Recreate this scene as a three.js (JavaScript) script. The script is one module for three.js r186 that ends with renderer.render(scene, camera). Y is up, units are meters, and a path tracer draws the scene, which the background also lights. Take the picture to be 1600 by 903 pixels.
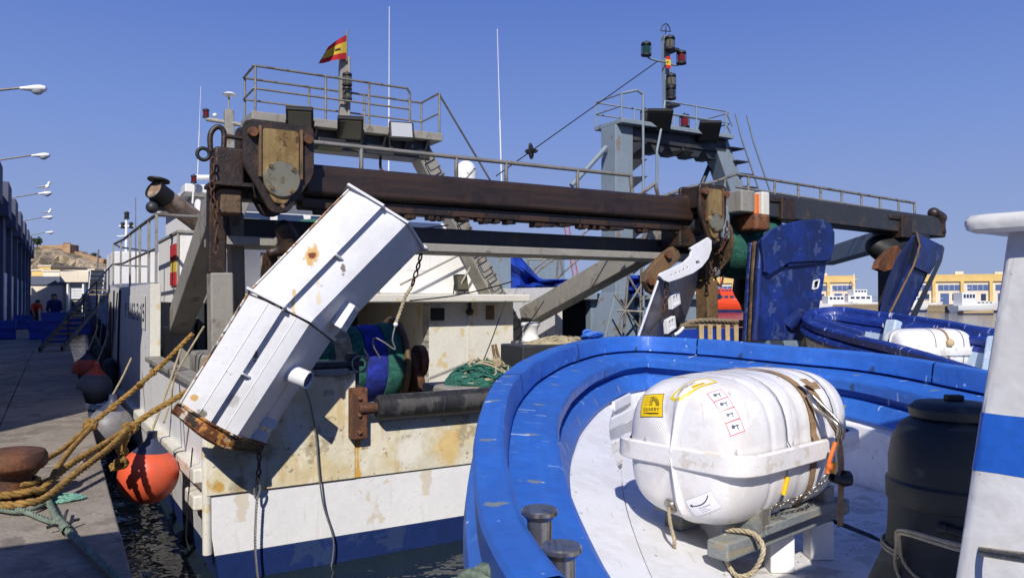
import * as THREE from 'three';
import { mergeGeometries, toCreasedNormals } from 'three/addons/utils/BufferGeometryUtils.js';
import { RoundedBoxGeometry } from 'three/addons/geometries/RoundedBoxGeometry.js';
import { MarchingCubes } from 'three/addons/objects/MarchingCubes.js';

// ------------------------------------------------------------------ camera, sky, sun, exposure
const scene = new THREE.Scene();
const FOCAL = 1200, EYE = 2.8;                       // focal length in photo pixels (1600 x 903), eye height above the water
const camera = new THREE.PerspectiveCamera(2 * Math.atan(451.5 / FOCAL) * 180 / Math.PI, 1600 / 903, 0.05, 3000);
const PITCH = Math.atan(13.5 / FOCAL);
camera.position.set(0, EYE, 0);
camera.rotation.set(PITCH, 0, 0);
scene.add(camera);
const renderer = new THREE.WebGLRenderer({ antialias: true });
renderer.toneMapping = THREE.LinearToneMapping;
renderer.toneMappingExposure = 1.0;
renderer.shadowMap.enabled = true;

const lin = c => { c /= 255; return c <= 0.04045 ? c / 12.92 : Math.pow((c + 0.055) / 1.055, 2.4); };
{
  // clear sky: colour by elevation only
  const stops = [[-90, 120, 128, 150], [-2, 140, 150, 184], [0, 156, 172, 206], [4, 146, 166, 210], [12, 121, 149, 212], [22, 90, 121, 198], [40, 66, 98, 176], [90, 44, 70, 142]];
  const w = 64, h = 512, data = new Float32Array(w * h * 4);
  for (let j = 0; j < h; j++) {
    const el = ((j + 0.5) / h - 0.5) * 180;
    let k = 0; while (k < stops.length - 2 && el > stops[k + 1][0]) k++;
    const a = stops[k], b = stops[k + 1], t = Math.min(1, Math.max(0, (el - a[0]) / (b[0] - a[0])));
    for (let i = 0; i < w; i++) {
      const o = (j * w + i) * 4;
      for (let c = 0; c < 3; c++) data[o + c] = lin(a[c + 1]) * (1 - t) + lin(b[c + 1]) * t;
      data[o + 3] = 1;
    }
  }
  const tex = new THREE.DataTexture(data, w, h, THREE.RGBAFormat, THREE.FloatType);
  tex.mapping = THREE.EquirectangularReflectionMapping; tex.magFilter = tex.minFilter = THREE.LinearFilter; tex.needsUpdate = true;
  scene.background = tex; scene.environment = tex; scene.environmentIntensity = 1;
}
// harbour frame: x across the moored boats (away from the quay), y up, z astern (towards the photographer); origin at the white trawler's stern corner
const TH = Math.atan(712 / FOCAL), CT = Math.cos(TH), ST = Math.sin(TH);
const O = new THREE.Vector3(-2.99, 0, -7.5);
const toWorld = p => new THREE.Vector3(O.x + p[0] * CT + p[2] * ST, p[1], O.z - p[0] * ST + p[2] * CT);
const toHarbour = w => [(w[0] - O.x) * CT - (w[2] - O.z) * ST, w[1], (w[0] - O.x) * ST + (w[2] - O.z) * CT];
const SUN = new THREE.Vector3(-0.576 * CT + 0.8 * ST, 0.95, 0.576 * ST + 0.8 * CT).normalize();
const sun = new THREE.DirectionalLight(new THREE.Color(1, 0.955, 0.885), 5.0);
sun.position.copy(SUN).multiplyScalar(60); sun.target.position.set(0, 0, -8); 
sun.castShadow = true; sun.shadow.mapSize.set(4096, 4096);
Object.assign(sun.shadow.camera, { left: -40, right: 40, top: 40, bottom: -40, near: 1, far: 160 });
sun.shadow.camera.updateProjectionMatrix();
scene.add(sun, sun.target);

// ------------------------------------------------------------------ random, noise, textures
let seed = 20177;
const rnd = () => { seed = (seed * 1664525 + 1013904223) >>> 0; return seed / 4294967296; };
const rr = (a, b) => a + (b - a) * rnd();
const NS = 512;
function noiseTile(px, py, oct, gain = 0.5) {                       // tileable value noise, 0..1
  const out = new Float32Array(NS * NS);
  let amp = 1, tot = 0;
  for (let o = 0; o < oct; o++) {
    const gx = Math.min(NS, px << o), gy = Math.min(NS, py << o), g = new Float32Array(gx * gy);
    for (let i = 0; i < g.length; i++) g[i] = rnd();
    for (let y = 0; y < NS; y++) {
      const fy = y / NS * gy, y0 = fy | 0, ty = fy - y0, sy = ty * ty * (3 - 2 * ty), y1 = (y0 + 1) % gy;
      for (let x = 0; x < NS; x++) {
        const fx = x / NS * gx, x0 = fx | 0, tx = fx - x0, sx = tx * tx * (3 - 2 * tx), x1 = (x0 + 1) % gx;
        const a = g[y0 * gx + x0], b = g[y0 * gx + x1], c = g[y1 * gx + x0], d = g[y1 * gx + x1];
        out[y * NS + x] += amp * ((a + (b - a) * sx) * (1 - sy) + (c + (d - c) * sx) * sy);
      }
    }
    tot += amp; amp *= gain;
  }
  let lo = 1e9, hi = -1e9;
  for (const v of out) { if (v < lo) lo = v; if (v > hi) hi = v; }
  for (let i = 0; i < out.length; i++) out[i] = (out[i] - lo) / (hi - lo);
  return out;
}
const N = {
  big: noiseTile(3, 3, 6, 0.55), mid: noiseTile(8, 8, 5, 0.55), fine: noiseTile(48, 48, 4, 0.7),
  rough: noiseTile(5, 5, 7, 0.68), vert: noiseTile(40, 3, 4, 0.55), horiz: noiseTile(3, 40, 4, 0.55), vfine: noiseTile(128, 6, 3, 0.6), blot: noiseTile(5, 5, 4, 0.5),
};
const samp = (a, x, y) => a[((y & 511) << 9) | (x & 511)];
const sstep = (a, b, x) => { const t = Math.min(1, Math.max(0, (x - a) / (b - a))); return t * t * (3 - 2 * t); };
// a paint or surface texture: base colour with layers of matter (stains, rust, chips, scuffs), each cut from one noise
function surf({ base, layers = [], grain = 0.05, metres = 2, spots = [], size = 512 }) {
  const NS = size, mpp = metres / size, d = new Uint8Array(NS * NS * 4);
  const ls = layers.map(l => ({ amt: 1, soft: 0.08, ox: (rnd() * 512) | 0, oy: (rnd() * 512) | 0, k: 1, ...l }));
  for (let y = 0; y < NS; y++) {
   const near = spots.filter(([, sy, sr, , , run = 0]) => { let dy = y * mpp - sy; dy -= Math.round(dy / metres) * metres; return dy < sr * 1.6 && dy > -sr * 1.6 - run; });
   for (let x = 0; x < NS; x++) {
    let r = base[0], g = base[1], b = base[2];
    const n = 1 + grain * 2 * (samp(N.fine, x, y) - 0.5) + grain * 1.6 * (samp(N.big, x, y) - 0.5);
    r *= n; g *= n; b *= n;
    for (const l of ls) {
      let v = samp(N[l.n], x * l.k + l.ox, y * l.k + l.oy);
      if (l.mask) v *= 0.5 + 0.5 * sstep(l.maskAt - 0.1, l.maskAt + 0.1, samp(N[l.mask], x + l.oy, y + l.ox)) - 0.0;
      const a = l.amt * sstep(l.at - l.soft, l.at + l.soft, v);
      if (a > 0) { r += (l.c[0] - r) * a; g += (l.c[1] - g) * a; b += (l.c[2] - b) * a; }
    }
    // single stains at known places: [x, y, radius, colour, strength, run-down length]
    for (const [sx, sy, sr, sc, sa, run = 0] of near) {
      let dx = x * mpp - sx, dy = y * mpp - sy; dx -= Math.round(dx / metres) * metres; dy -= Math.round(dy / metres) * metres;
      if (run && dy < 0) dy = Math.min(0, dy + run) * 1;
      if (Math.abs(dx) > sr * 1.6) continue; const q = Math.hypot(dx, dy) / sr; if (q > 1.6) continue;
      const a = sa * sstep(0.42, 0.62, (1.25 - q) * 0.6 + 0.75 * (samp(N.rough, x * 2 + (sx * 97 | 0), y * 2) - 0.5) + (run ? 0.25 * (samp(N.vert, x * 2, y) - 0.5) : 0));
      if (a > 0) { r += (sc[0] - r) * a; g += (sc[1] - g) * a; b += (sc[2] - b) * a; }
    }
    const o = (y * NS + x) * 4;
    d[o] = Math.max(0, Math.min(255, r)); d[o + 1] = Math.max(0, Math.min(255, g)); d[o + 2] = Math.max(0, Math.min(255, b)); d[o + 3] = 255;
   }
  }
  const t = new THREE.DataTexture(d, NS, NS); t.colorSpace = THREE.SRGBColorSpace;
  t.wrapS = t.wrapT = THREE.RepeatWrapping; t.magFilter = THREE.LinearFilter; t.minFilter = THREE.LinearMipmapLinearFilter; t.generateMipmaps = true;
  t.repeat.set(1 / metres, 1 / metres); t.needsUpdate = true;
  return t;
}
function bumpTex(kind, metres) {
  const d = new Uint8Array(NS * NS * 4);
  for (let i = 0; i < NS * NS; i++) { const v = N[kind][i] * 255; d[i * 4] = d[i * 4 + 1] = d[i * 4 + 2] = v; d[i * 4 + 3] = 255; }
  const t = new THREE.DataTexture(d, NS, NS); t.wrapS = t.wrapT = THREE.RepeatWrapping; t.magFilter = THREE.LinearFilter; t.minFilter = THREE.LinearMipmapLinearFilter; t.generateMipmaps = true;
  t.repeat.set(1 / metres, 1 / metres); t.needsUpdate = true; return t;
}
const B = { mid: bumpTex('mid', 1.2), fine: bumpTex('fine', 0.9), big: bumpTex('big', 3), wave: bumpTex('mid', 5) };
const mat = (o, extra = {}) => {
  const m = new THREE.MeshStandardMaterial({ roughness: 0.6, ...extra });
  if (Array.isArray(o)) m.color.setRGB(lin(o[0]), lin(o[1]), lin(o[2])); else { m.map = o; }
  m.side = THREE.DoubleSide; return m;
};
// ------------------------------------------------------------------ materials (albedo, given as sRGB)
const RUST = [134, 78, 34], DIRT = [120, 108, 88], DARK = [48, 44, 40];
const DOORSPOTS = () => [[0.8, 3.24, 0.15, [206, 158, 84], 0.85, 0.08], [0.8, 3.2, 0.055, [112, 56, 20], 1, 0.02], [0.62, 2.86, 0.03, [204, 168, 100], 0.7, 0.22], [0.86, 3.0, 0.05, [224, 196, 140], 0.5, 0.25], [-0.14, 1.76, 0.12, [84, 78, 66], 0.7], [-0.2, 1.9, 0.05, [196, 150, 70], 0.8], [0.12, 1.86, 0.13, [150, 146, 140], 0.5], [-0.3, 1.9, 0.06, [180, 120, 50], 0.8], [-0.24, 1.78, 0.05, [190, 140, 60], 0.8]];
// gull droppings: small pale splashes with runs
const DROPPINGS = (n, tile, span) => Array.from({ length: n }, () => [rr(0, tile), rr(0.02, span), 0.006 + 0.03 * Math.pow(rnd(), 3), [224, 227, 230], rr(0.6, 0.95), rnd() < 0.6 ? rr(0.03, 0.16) : 0]);
const M = {
  hullWhite: mat(surf({ base: [226, 225, 224], grain: 0.025, metres: 4, size: 1024, layers: [{ n: 'vert', at: 0.8, soft: 0.08, c: [196, 188, 172], amt: 0.35 }, { n: 'rough', at: 0.74, soft: 0.03, c: [198, 180, 146], amt: 0.5 }, { n: 'rough', at: 0.82, soft: 0.02, c: [140, 104, 68], amt: 0.7, k: 2 }, { n: 'fine', at: 0.9, soft: 0.03, c: [150, 144, 138], amt: 0.6 }] }), { roughness: 0.45, bumpMap: B.big, bumpScale: 0.012 }),
  hullCream: mat(surf({ base: [216, 208, 184], grain: 0.05, metres: 7, size: 1024, layers: [{ n: 'rough', at: 0.52, soft: 0.12, c: [204, 176, 112], amt: 0.45 }, { n: 'rough', at: 0.62, soft: 0.05, c: [228, 224, 212], amt: 0.6, k: 2 }, { n: 'vert', at: 0.74, soft: 0.1, c: [186, 148, 84], amt: 0.35 }, { n: 'rough', at: 0.68, soft: 0.03, c: [122, 106, 76], amt: 0.4, k: 2 }, { n: 'fine', at: 0.8, soft: 0.04, c: [92, 80, 60], amt: 0.55 }, { n: 'fine', at: 0.84, soft: 0.03, c: [70, 60, 48], amt: 0.6, k: 2 }], spots: [[1.52, 1.42, 0.11, [206, 142, 40], 0.85, 0.55], [1.5, 1.55, 0.12, [122, 62, 24], 0.8, 0.1], [2.6, 1.2, 0.45, [214, 170, 84], 0.55], [3.3, 1.1, 0.4, [206, 158, 72], 0.5], [2.1, 1.12, 0.3, [232, 230, 222], 0.6], [0.12, 0.95, 0.16, [190, 142, 56], 0.8], [0.3, 1.0, 0.35, [104, 92, 66], 0.45], [0.9, 1.5, 0.4, [226, 222, 206], 0.6], [0.55, 1.2, 0.25, [110, 98, 72], 0.4], [4.2, 1.2, 0.5, [210, 164, 80], 0.5]] }), { roughness: 0.6, bumpMap: B.mid, bumpScale: 0.006 }),
  hullBlue: mat(surf({ base: [27, 46, 96], grain: 0.1, metres: 2.6, layers: [{ n: 'rough', at: 0.66, soft: 0.03, c: [62, 74, 100], amt: 0.45 }, { n: 'rough', at: 0.8, soft: 0.02, c: [150, 156, 166], amt: 0.6, k: 2 }, { n: 'big', at: 0.62, c: [14, 22, 42], amt: 0.5 }] }), { roughness: 0.42 }),
  trim: mat(surf({ base: [212, 208, 196], grain: 0.04, metres: 1.4, layers: [{ n: 'mid', at: 0.74, soft: 0.06, c: [198, 164, 96], amt: 0.5 }, { n: 'fine', at: 0.82, soft: 0.05, c: [120, 100, 78], amt: 0.5 }] }), { roughness: 0.5 }),
  steelGrey: mat(surf({ base: [142, 138, 129], grain: 0.06, metres: 2.2, layers: [{ n: 'vert', at: 0.76, soft: 0.1, c: [112, 98, 78], amt: 0.4 }, { n: 'rough', at: 0.68, soft: 0.04, c: [98, 84, 66], amt: 0.55, k: 2 }, { n: 'rough', at: 0.62, soft: 0.05, c: [160, 158, 150], amt: 0.4 }] }), { roughness: 0.55, metalness: 0.0 }),
  steelBlue: mat(surf({ base: [126, 139, 150], grain: 0.05, metres: 1.8, layers: [{ n: 'vert', at: 0.74, c: [112, 118, 122], amt: 0.5 }, { n: 'mid', at: 0.82, soft: 0.04, c: [120, 96, 70], amt: 0.6 }] }), { roughness: 0.5 }),
  beamBrown: mat(surf({ base: [48, 36, 29], grain: 0.14, metres: 1.9, layers: [{ n: 'horiz', at: 0.6, soft: 0.15, c: [66, 46, 33], amt: 0.6 }, { n: 'rough', at: 0.6, soft: 0.06, c: [32, 25, 21], amt: 0.6 }, { n: 'fine', at: 0.88, soft: 0.03, c: [96, 76, 56], amt: 0.4 }] }), { roughness: 0.45, bumpMap: B.fine, bumpScale: 0.0015 }),
  grease: mat(surf({ base: [46, 36, 30], grain: 0.2, metres: 0.9, layers: [{ n: 'rough', at: 0.55, soft: 0.1, c: [74, 52, 36], amt: 0.7 }, { n: 'rough', at: 0.68, soft: 0.03, c: [28, 23, 20], amt: 0.8, k: 2 }, { n: 'fine', at: 0.84, soft: 0.04, c: [104, 80, 56], amt: 0.5 }] }), { roughness: 0.45, bumpMap: B.fine, bumpScale: 0.0035 }),
  darkSteel: mat(surf({ base: [52, 54, 58], grain: 0.12, metres: 1.4, layers: [{ n: 'mid', at: 0.72, soft: 0.05, c: [78, 66, 54], amt: 0.6 }, { n: 'fine', at: 0.84, soft: 0.04, c: [110, 108, 104], amt: 0.5 }] }), { roughness: 0.5 }),
  brass: mat(surf({ base: [150, 126, 80], grain: 0.08, metres: 0.8, layers: [{ n: 'rough', at: 0.55, soft: 0.1, c: [118, 90, 50], amt: 0.6 }, { n: 'rough', at: 0.7, soft: 0.03, c: [62, 48, 32], amt: 0.7, k: 2 }, { n: 'vert', at: 0.7, soft: 0.1, c: [172, 152, 106], amt: 0.4 }] }), { roughness: 0.45, metalness: 0.3 }),
  disc: mat(surf({ base: [186, 172, 134], grain: 0.04, metres: 0.4, layers: [{ n: 'rough', at: 0.66, soft: 0.05, c: [150, 120, 76], amt: 0.5 }] }), { roughness: 0.32, metalness: 0.85 }),
  rust: mat(surf({ base: [112, 70, 44], grain: 0.2, metres: 0.7, layers: [{ n: 'rough', at: 0.5, soft: 0.1, c: [72, 48, 36], amt: 0.8 }, { n: 'fine', at: 0.78, soft: 0.06, c: [150, 98, 54], amt: 0.6 }] }), { roughness: 0.8, bumpMap: B.fine, bumpScale: 0.002 }),
  rustBrown: mat(surf({ base: [98, 78, 56], grain: 0.16, metres: 1.2, layers: [{ n: 'rough', at: 0.5, soft: 0.1, c: [124, 94, 58], amt: 0.6 }, { n: 'rough', at: 0.62, soft: 0.05, c: [58, 46, 36], amt: 0.75, k: 2 }, { n: 'fine', at: 0.8, soft: 0.05, c: [140, 118, 88], amt: 0.4 }] }), { roughness: 0.7, bumpMap: B.fine, bumpScale: 0.003 }),
  doorWhite: mat(surf({ base: [224, 224, 226], grain: 0.02, metres: 3.2, size: 1024, layers: [{ n: 'vert', at: 0.86, soft: 0.05, c: [212, 186, 130], amt: 0.35 }, { n: 'rough', at: 0.8, soft: 0.012, c: [104, 84, 66], amt: 0.8, k: 2 }, { n: 'fine', at: 0.9, soft: 0.02, c: [130, 122, 116], amt: 0.5 }, { n: 'rough', at: 0.6, soft: 0.08, c: [208, 206, 202], amt: 0.4 }], spots: DOORSPOTS() }), { roughness: 0.42, bumpMap: B.big, bumpScale: 0.012 }),
  doorEdge: mat(surf({ base: [214, 210, 202], grain: 0.05, metres: 0.9, layers: [{ n: 'rough', at: 0.56, soft: 0.03, c: [150, 96, 48], amt: 0.85 }, { n: 'rough', at: 0.66, soft: 0.02, c: [70, 44, 30], amt: 0.9 }] }), { roughness: 0.6 }),
  doorRust: mat(surf({ base: [196, 186, 172], grain: 0.1, metres: 0.9, layers: [{ n: 'rough', at: 0.4, soft: 0.05, c: [176, 112, 42], amt: 0.9 }, { n: 'rough', at: 0.46, soft: 0.04, c: [92, 52, 26], amt: 0.9, k: 2 }, { n: 'rough', at: 0.52, soft: 0.04, c: [34, 27, 24], amt: 0.9 }] }), { roughness: 0.7, bumpMap: B.fine, bumpScale: 0.004 }),
  doorBlue: mat(surf({ base: [22, 44, 110], grain: 0.14, metres: 1.7, layers: [{ n: 'rough', at: 0.5, soft: 0.12, c: [18, 30, 70], amt: 0.7 }, { n: 'rough', at: 0.66, soft: 0.05, c: [92, 100, 126], amt: 0.6, k: 2 }, { n: 'vert', at: 0.8, soft: 0.06, c: [84, 92, 130], amt: 0.4 }, { n: 'fine', at: 0.84, soft: 0.04, c: [120, 84, 62], amt: 0.45 }] }), { roughness: 0.45 }),
  boatBlue: mat(surf({ base: [46, 104, 192], grain: 0.07, metres: 4.7, size: 1024, layers: [{ n: 'horiz', at: 0.62, soft: 0.1, c: [58, 112, 192], amt: 0.35, k: 2 }, { n: 'rough', at: 0.52, soft: 0.12, c: [50, 94, 172], amt: 0.5 }, { n: 'rough', at: 0.72, soft: 0.03, c: [100, 134, 190], amt: 0.45, k: 2 }, { n: 'rough', at: 0.83, soft: 0.012, c: [142, 136, 124], amt: 0.8, k: 3 }, { n: 'rough', at: 0.88, soft: 0.01, c: [44, 54, 70], amt: 0.6, k: 2 }], spots: DROPPINGS(42, 4.7, 0.5) }), { roughness: 0.52, bumpMap: B.mid, bumpScale: 0.005 }),
  boatNavy: mat(surf({ base: [28, 54, 134], grain: 0.07, metres: 3.3, size: 1024, layers: [{ n: 'rough', at: 0.55, c: [20, 40, 100], amt: 0.6 }, { n: 'rough', at: 0.8, soft: 0.02, c: [150, 166, 200], amt: 0.6, k: 3 }], spots: DROPPINGS(45, 3.3, 0.36) }), { roughness: 0.45, bumpMap: B.mid, bumpScale: 0.006 }),
  boatWhite: mat(surf({ base: [228, 228, 228], grain: 0.02, metres: 1.8, size: 1024, layers: [{ n: 'rough', at: 0.56, soft: 0.1, c: [212, 209, 204], amt: 0.5 }, { n: 'vert', at: 0.82, soft: 0.04, c: [182, 172, 156], amt: 0.3 }, { n: 'rough', at: 0.86, soft: 0.012, c: [140, 130, 118], amt: 0.6, k: 3 }, { n: 'fine', at: 0.9, soft: 0.03, c: [160, 154, 146], amt: 0.5 }] }), { roughness: 0.5, bumpMap: B.big, bumpScale: 0.008 }),
  boatFloor: mat(surf({ base: [214, 211, 208], grain: 0.06, metres: 1.1, layers: [{ n: 'mid', at: 0.62, soft: 0.12, c: [166, 158, 150], amt: 0.6 }, { n: 'fine', at: 0.76, soft: 0.05, c: [118, 108, 98], amt: 0.7 }] }), { roughness: 0.8, bumpMap: B.fine, bumpScale: 0.003 }),
  boatPale: mat(surf({ base: [178, 196, 212], grain: 0.04, metres: 1, layers: [{ n: 'mid', at: 0.75, soft: 0.05, c: [214, 220, 226], amt: 0.7 }] }), { roughness: 0.5 }),
  doorShaded: mat(surf({ base: [122, 124, 138], grain: 0.05, metres: 1.4, layers: [{ n: 'vert', at: 0.66, soft: 0.1, c: [96, 98, 112], amt: 0.6 }, { n: 'rough', at: 0.7, soft: 0.03, c: [150, 152, 160], amt: 0.6, k: 2 }] }), { roughness: 0.35, metalness: 0.3 }),  // hollow side of a white door, its shade put into the grey
  raft: mat(surf({ base: [224, 222, 220], grain: 0.02, metres: 1.3, size: 1024, layers: [{ n: 'rough', at: 0.55, soft: 0.08, c: [206, 200, 194], amt: 0.45 }, { n: 'vert', at: 0.78, soft: 0.06, c: [196, 184, 168], amt: 0.4 }, { n: 'rough', at: 0.87, soft: 0.012, c: [150, 140, 130], amt: 0.6, k: 2 }, { n: 'big', at: 0.66, soft: 0.14, c: [214, 208, 202], amt: 0.5 }, { n: 'fine', at: 0.92, soft: 0.02, c: [150, 142, 136], amt: 0.5 }] }), { roughness: 0.38 }),
  raftFlange: mat(surf({ base: [224, 221, 218], grain: 0.03, metres: 0.5, layers: [{ n: 'mid', at: 0.7, soft: 0.08, c: [190, 178, 160], amt: 0.55 }, { n: 'fine', at: 0.85, soft: 0.03, c: [140, 120, 96], amt: 0.5 }] }), { roughness: 0.5 }),
  greyWood: mat(surf({ base: [126, 130, 128], grain: 0.1, metres: 0.8, layers: [{ n: 'horiz', at: 0.64, soft: 0.06, c: [148, 136, 112], amt: 0.7 }, { n: 'mid', at: 0.78, soft: 0.05, c: [88, 82, 74], amt: 0.7 }] }), { roughness: 0.8, bumpMap: B.fine, bumpScale: 0.003 }),
  postPaint: mat(surf({ base: [212, 211, 208], grain: 0.025, metres: 0.9, layers: [{ n: 'rough', at: 0.58, soft: 0.08, c: [194, 192, 188], amt: 0.5 }, { n: 'vert', at: 0.84, soft: 0.03, c: [176, 166, 150], amt: 0.35 }, { n: 'rough', at: 0.82, soft: 0.012, c: [140, 128, 112], amt: 0.7, k: 2 }, { n: 'fine', at: 0.9, soft: 0.02, c: [226, 226, 226], amt: 0.6 }, { n: 'mid', at: 0.92, soft: 0.01, c: [150, 146, 140], amt: 0.6 }] }), { roughness: 0.5, bumpMap: B.mid, bumpScale: 0.006 }),
  postBlue: mat(surf({ base: [34, 92, 184], grain: 0.06, metres: 0.6, layers: [{ n: 'fine', at: 0.92, soft: 0.01, c: [150, 180, 220], amt: 0.8 }] }), { roughness: 0.45, bumpMap: B.mid, bumpScale: 0.004 }),
  bin: mat(surf({ base: [26, 33, 35], grain: 0.06, metres: 0.9, layers: [{ n: 'mid', at: 0.8, soft: 0.06, c: [74, 82, 84], amt: 0.5 }, { n: 'fine', at: 0.9, soft: 0.02, c: [120, 124, 124], amt: 0.6 }] }), { roughness: 0.55 }),
  stainless: mat(surf({ base: [170, 164, 154], grain: 0.05, metres: 0.3, layers: [{ n: 'vert', at: 0.62, soft: 0.1, c: [132, 122, 108], amt: 0.6 }, { n: 'mid', at: 0.78, soft: 0.05, c: [104, 84, 62], amt: 0.5 }] }), { roughness: 0.3, metalness: 0.9 }),
  railGrey: mat(surf({ base: [136, 132, 124], grain: 0.12, metres: 0.8, layers: [{ n: 'mid', at: 0.7, soft: 0.06, c: [92, 80, 66], amt: 0.7 }] }), { roughness: 0.45, metalness: 0.35 }),
  rubber: mat(surf({ base: [38, 38, 40], grain: 0.15, metres: 0.8, layers: [{ n: 'vfine', at: 0.66, soft: 0.06, c: [84, 82, 80], amt: 0.6 }, { n: 'big', at: 0.68, soft: 0.08, c: [112, 108, 98], amt: 0.45 }] }), { roughness: 0.55 }),
  black: mat([26, 26, 28], { roughness: 0.6 }),
  blackGloss: mat([22, 22, 24], { roughness: 0.3 }),
  white: mat([224, 224, 222], { roughness: 0.45 }),
  ropeYellow: mat(surf({ base: [150, 116, 58], grain: 0.25, metres: 0.3, layers: [{ n: 'mid', at: 0.64, soft: 0.1, c: [104, 78, 38], amt: 0.7 }, { n: 'fine', at: 0.72, soft: 0.08, c: [186, 152, 92], amt: 0.6 }] }), { roughness: 0.95 }),
  ropeGreen: mat(surf({ base: [112, 124, 108], grain: 0.2, metres: 0.3, layers: [{ n: 'mid', at: 0.64, soft: 0.1, c: [80, 96, 84], amt: 0.7 }, { n: 'fine', at: 0.76, soft: 0.06, c: [150, 158, 142], amt: 0.6 }] }), { roughness: 0.95 }),
  ropeTan: mat(surf({ base: [168, 156, 128], grain: 0.2, metres: 0.3, layers: [{ n: 'fine', at: 0.7, soft: 0.08, c: [122, 110, 86], amt: 0.6 }] }), { roughness: 0.95 }),
  wire: mat([150, 148, 142], { roughness: 0.4, metalness: 0.6 }),
  netGreen: mat(surf({ base: [40, 98, 84], grain: 0.25, metres: 0.4, layers: [{ n: 'mid', at: 0.6, soft: 0.1, c: [30, 72, 66], amt: 0.7 }, { n: 'vert', at: 0.76, soft: 0.05, c: [120, 150, 132], amt: 0.5 }] }), { roughness: 0.95, bumpMap: B.fine, bumpScale: 0.006 }),
  netBlue: mat(surf({ base: [34, 50, 150], grain: 0.25, metres: 0.4, layers: [{ n: 'mid', at: 0.6, soft: 0.1, c: [24, 36, 104], amt: 0.7 }] }), { roughness: 0.95, bumpMap: B.fine, bumpScale: 0.006 }),
  netTan: mat(surf({ base: [168, 152, 122], grain: 0.2, metres: 0.4, layers: [{ n: 'mid', at: 0.66, soft: 0.08, c: [128, 112, 86], amt: 0.7 }] }), { roughness: 0.95, bumpMap: B.fine, bumpScale: 0.006 }),
  tarp: mat(surf({ base: [26, 60, 158], grain: 0.08, metres: 1.2 }), { roughness: 0.5 }),
  crate: mat(surf({ base: [32, 66, 160], grain: 0.08, metres: 0.8 }), { roughness: 0.5 }),
  concrete: mat(surf({ base: [146, 136, 122], grain: 0.1, metres: 6.3, size: 1024, spots: [[0.7, 1.1, 0.4, [70, 62, 54], 0.6], [2.2, 3.9, 0.5, [86, 76, 64], 0.6], [5.4, 2.2, 0.3, [60, 54, 48], 0.6], [4.4, 5.0, 0.2, [150, 92, 62], 0.5], [5.1, 0.6, 0.5, [150, 140, 126], 0.6], [3.4, 1.4, 0.35, [98, 74, 58], 0.5], [1.2, 5.6, 0.6, [84, 78, 70], 0.6]], layers: [{ n: 'rough', at: 0.52, soft: 0.12, c: [106, 97, 86], amt: 0.6 }, { n: 'rough', at: 0.66, soft: 0.05, c: [92, 84, 74], amt: 0.5, k: 2 }, { n: 'fine', at: 0.85, soft: 0.03, c: [186, 182, 174], amt: 0.6 }, { n: 'fine', at: 0.82, soft: 0.05, c: [72, 66, 58], amt: 0.5, k: 2 }, { n: 'rough', at: 0.82, soft: 0.01, c: [206, 204, 198], amt: 0.6, k: 2 }] }), { roughness: 0.9, bumpMap: B.fine, bumpScale: 0.006 }),
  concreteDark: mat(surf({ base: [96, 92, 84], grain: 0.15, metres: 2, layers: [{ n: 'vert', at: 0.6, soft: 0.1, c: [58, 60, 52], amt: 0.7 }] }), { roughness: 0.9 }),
  shedGrey: mat(surf({ base: [84, 88, 106], grain: 0.06, metres: 3, layers: [{ n: 'vert', at: 0.72, c: [70, 72, 84], amt: 0.5 }] }), { roughness: 0.8 }),
  shedWhite: mat(surf({ base: [212, 214, 218], grain: 0.04, metres: 3, layers: [{ n: 'vert', at: 0.74, c: [176, 172, 166], amt: 0.5 }] }), { roughness: 0.8 }),
  plasterYellow: mat(surf({ base: [212, 182, 116], grain: 0.05, metres: 4, layers: [{ n: 'vert', at: 0.72, c: [204, 166, 92], amt: 0.5 }] }), { roughness: 0.85 }),
  plasterCream: mat(surf({ base: [222, 210, 190], grain: 0.04, metres: 4, layers: [{ n: 'vert', at: 0.74, c: [196, 182, 160], amt: 0.5 }] }), { roughness: 0.85 }),
  plasterWhite: mat(surf({ base: [226, 224, 220], grain: 0.03, metres: 4 }), { roughness: 0.85 }),
  hill: mat(surf({ base: [158, 140, 114], grain: 0.2, metres: 46, layers: [{ n: 'rough', at: 0.5, soft: 0.05, c: [104, 94, 70], amt: 0.8 }, { n: 'rough', at: 0.6, soft: 0.04, c: [186, 164, 134], amt: 0.7, k: 2 }, { n: 'fine', at: 0.66, soft: 0.06, c: [78, 78, 56], amt: 0.8 }] }), { roughness: 0.95 }),
  castle: mat(surf({ base: [166, 136, 106], grain: 0.1, metres: 12, layers: [{ n: 'mid', at: 0.66, c: [146, 104, 70], amt: 0.6 }] }), { roughness: 0.95 }),
  roofGrey: mat([92, 98, 114], { roughness: 0.9 }),
  glassDark: mat([48, 62, 92], { roughness: 0.15 }),
  glassBlue: mat([84, 104, 148], { roughness: 0.2 }),
  red: mat([176, 34, 30], { roughness: 0.5 }),
  rescue: mat([226, 74, 34], { roughness: 0.5 }),
  yellow: mat([232, 186, 30], { roughness: 0.5 }),
  flagRed: mat([178, 34, 40], { roughness: 0.9 }),
  flagYellow: mat([206, 176, 58], { roughness: 0.9 }),
  lens: mat([96, 92, 74], { roughness: 0.2 }),
  lensRed: mat([110, 20, 24], { roughness: 0.2 }),
  lensGreen: mat([20, 60, 50], { roughness: 0.2 }),
  lampGlass: mat([170, 172, 176], { roughness: 0.12 }),
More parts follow.
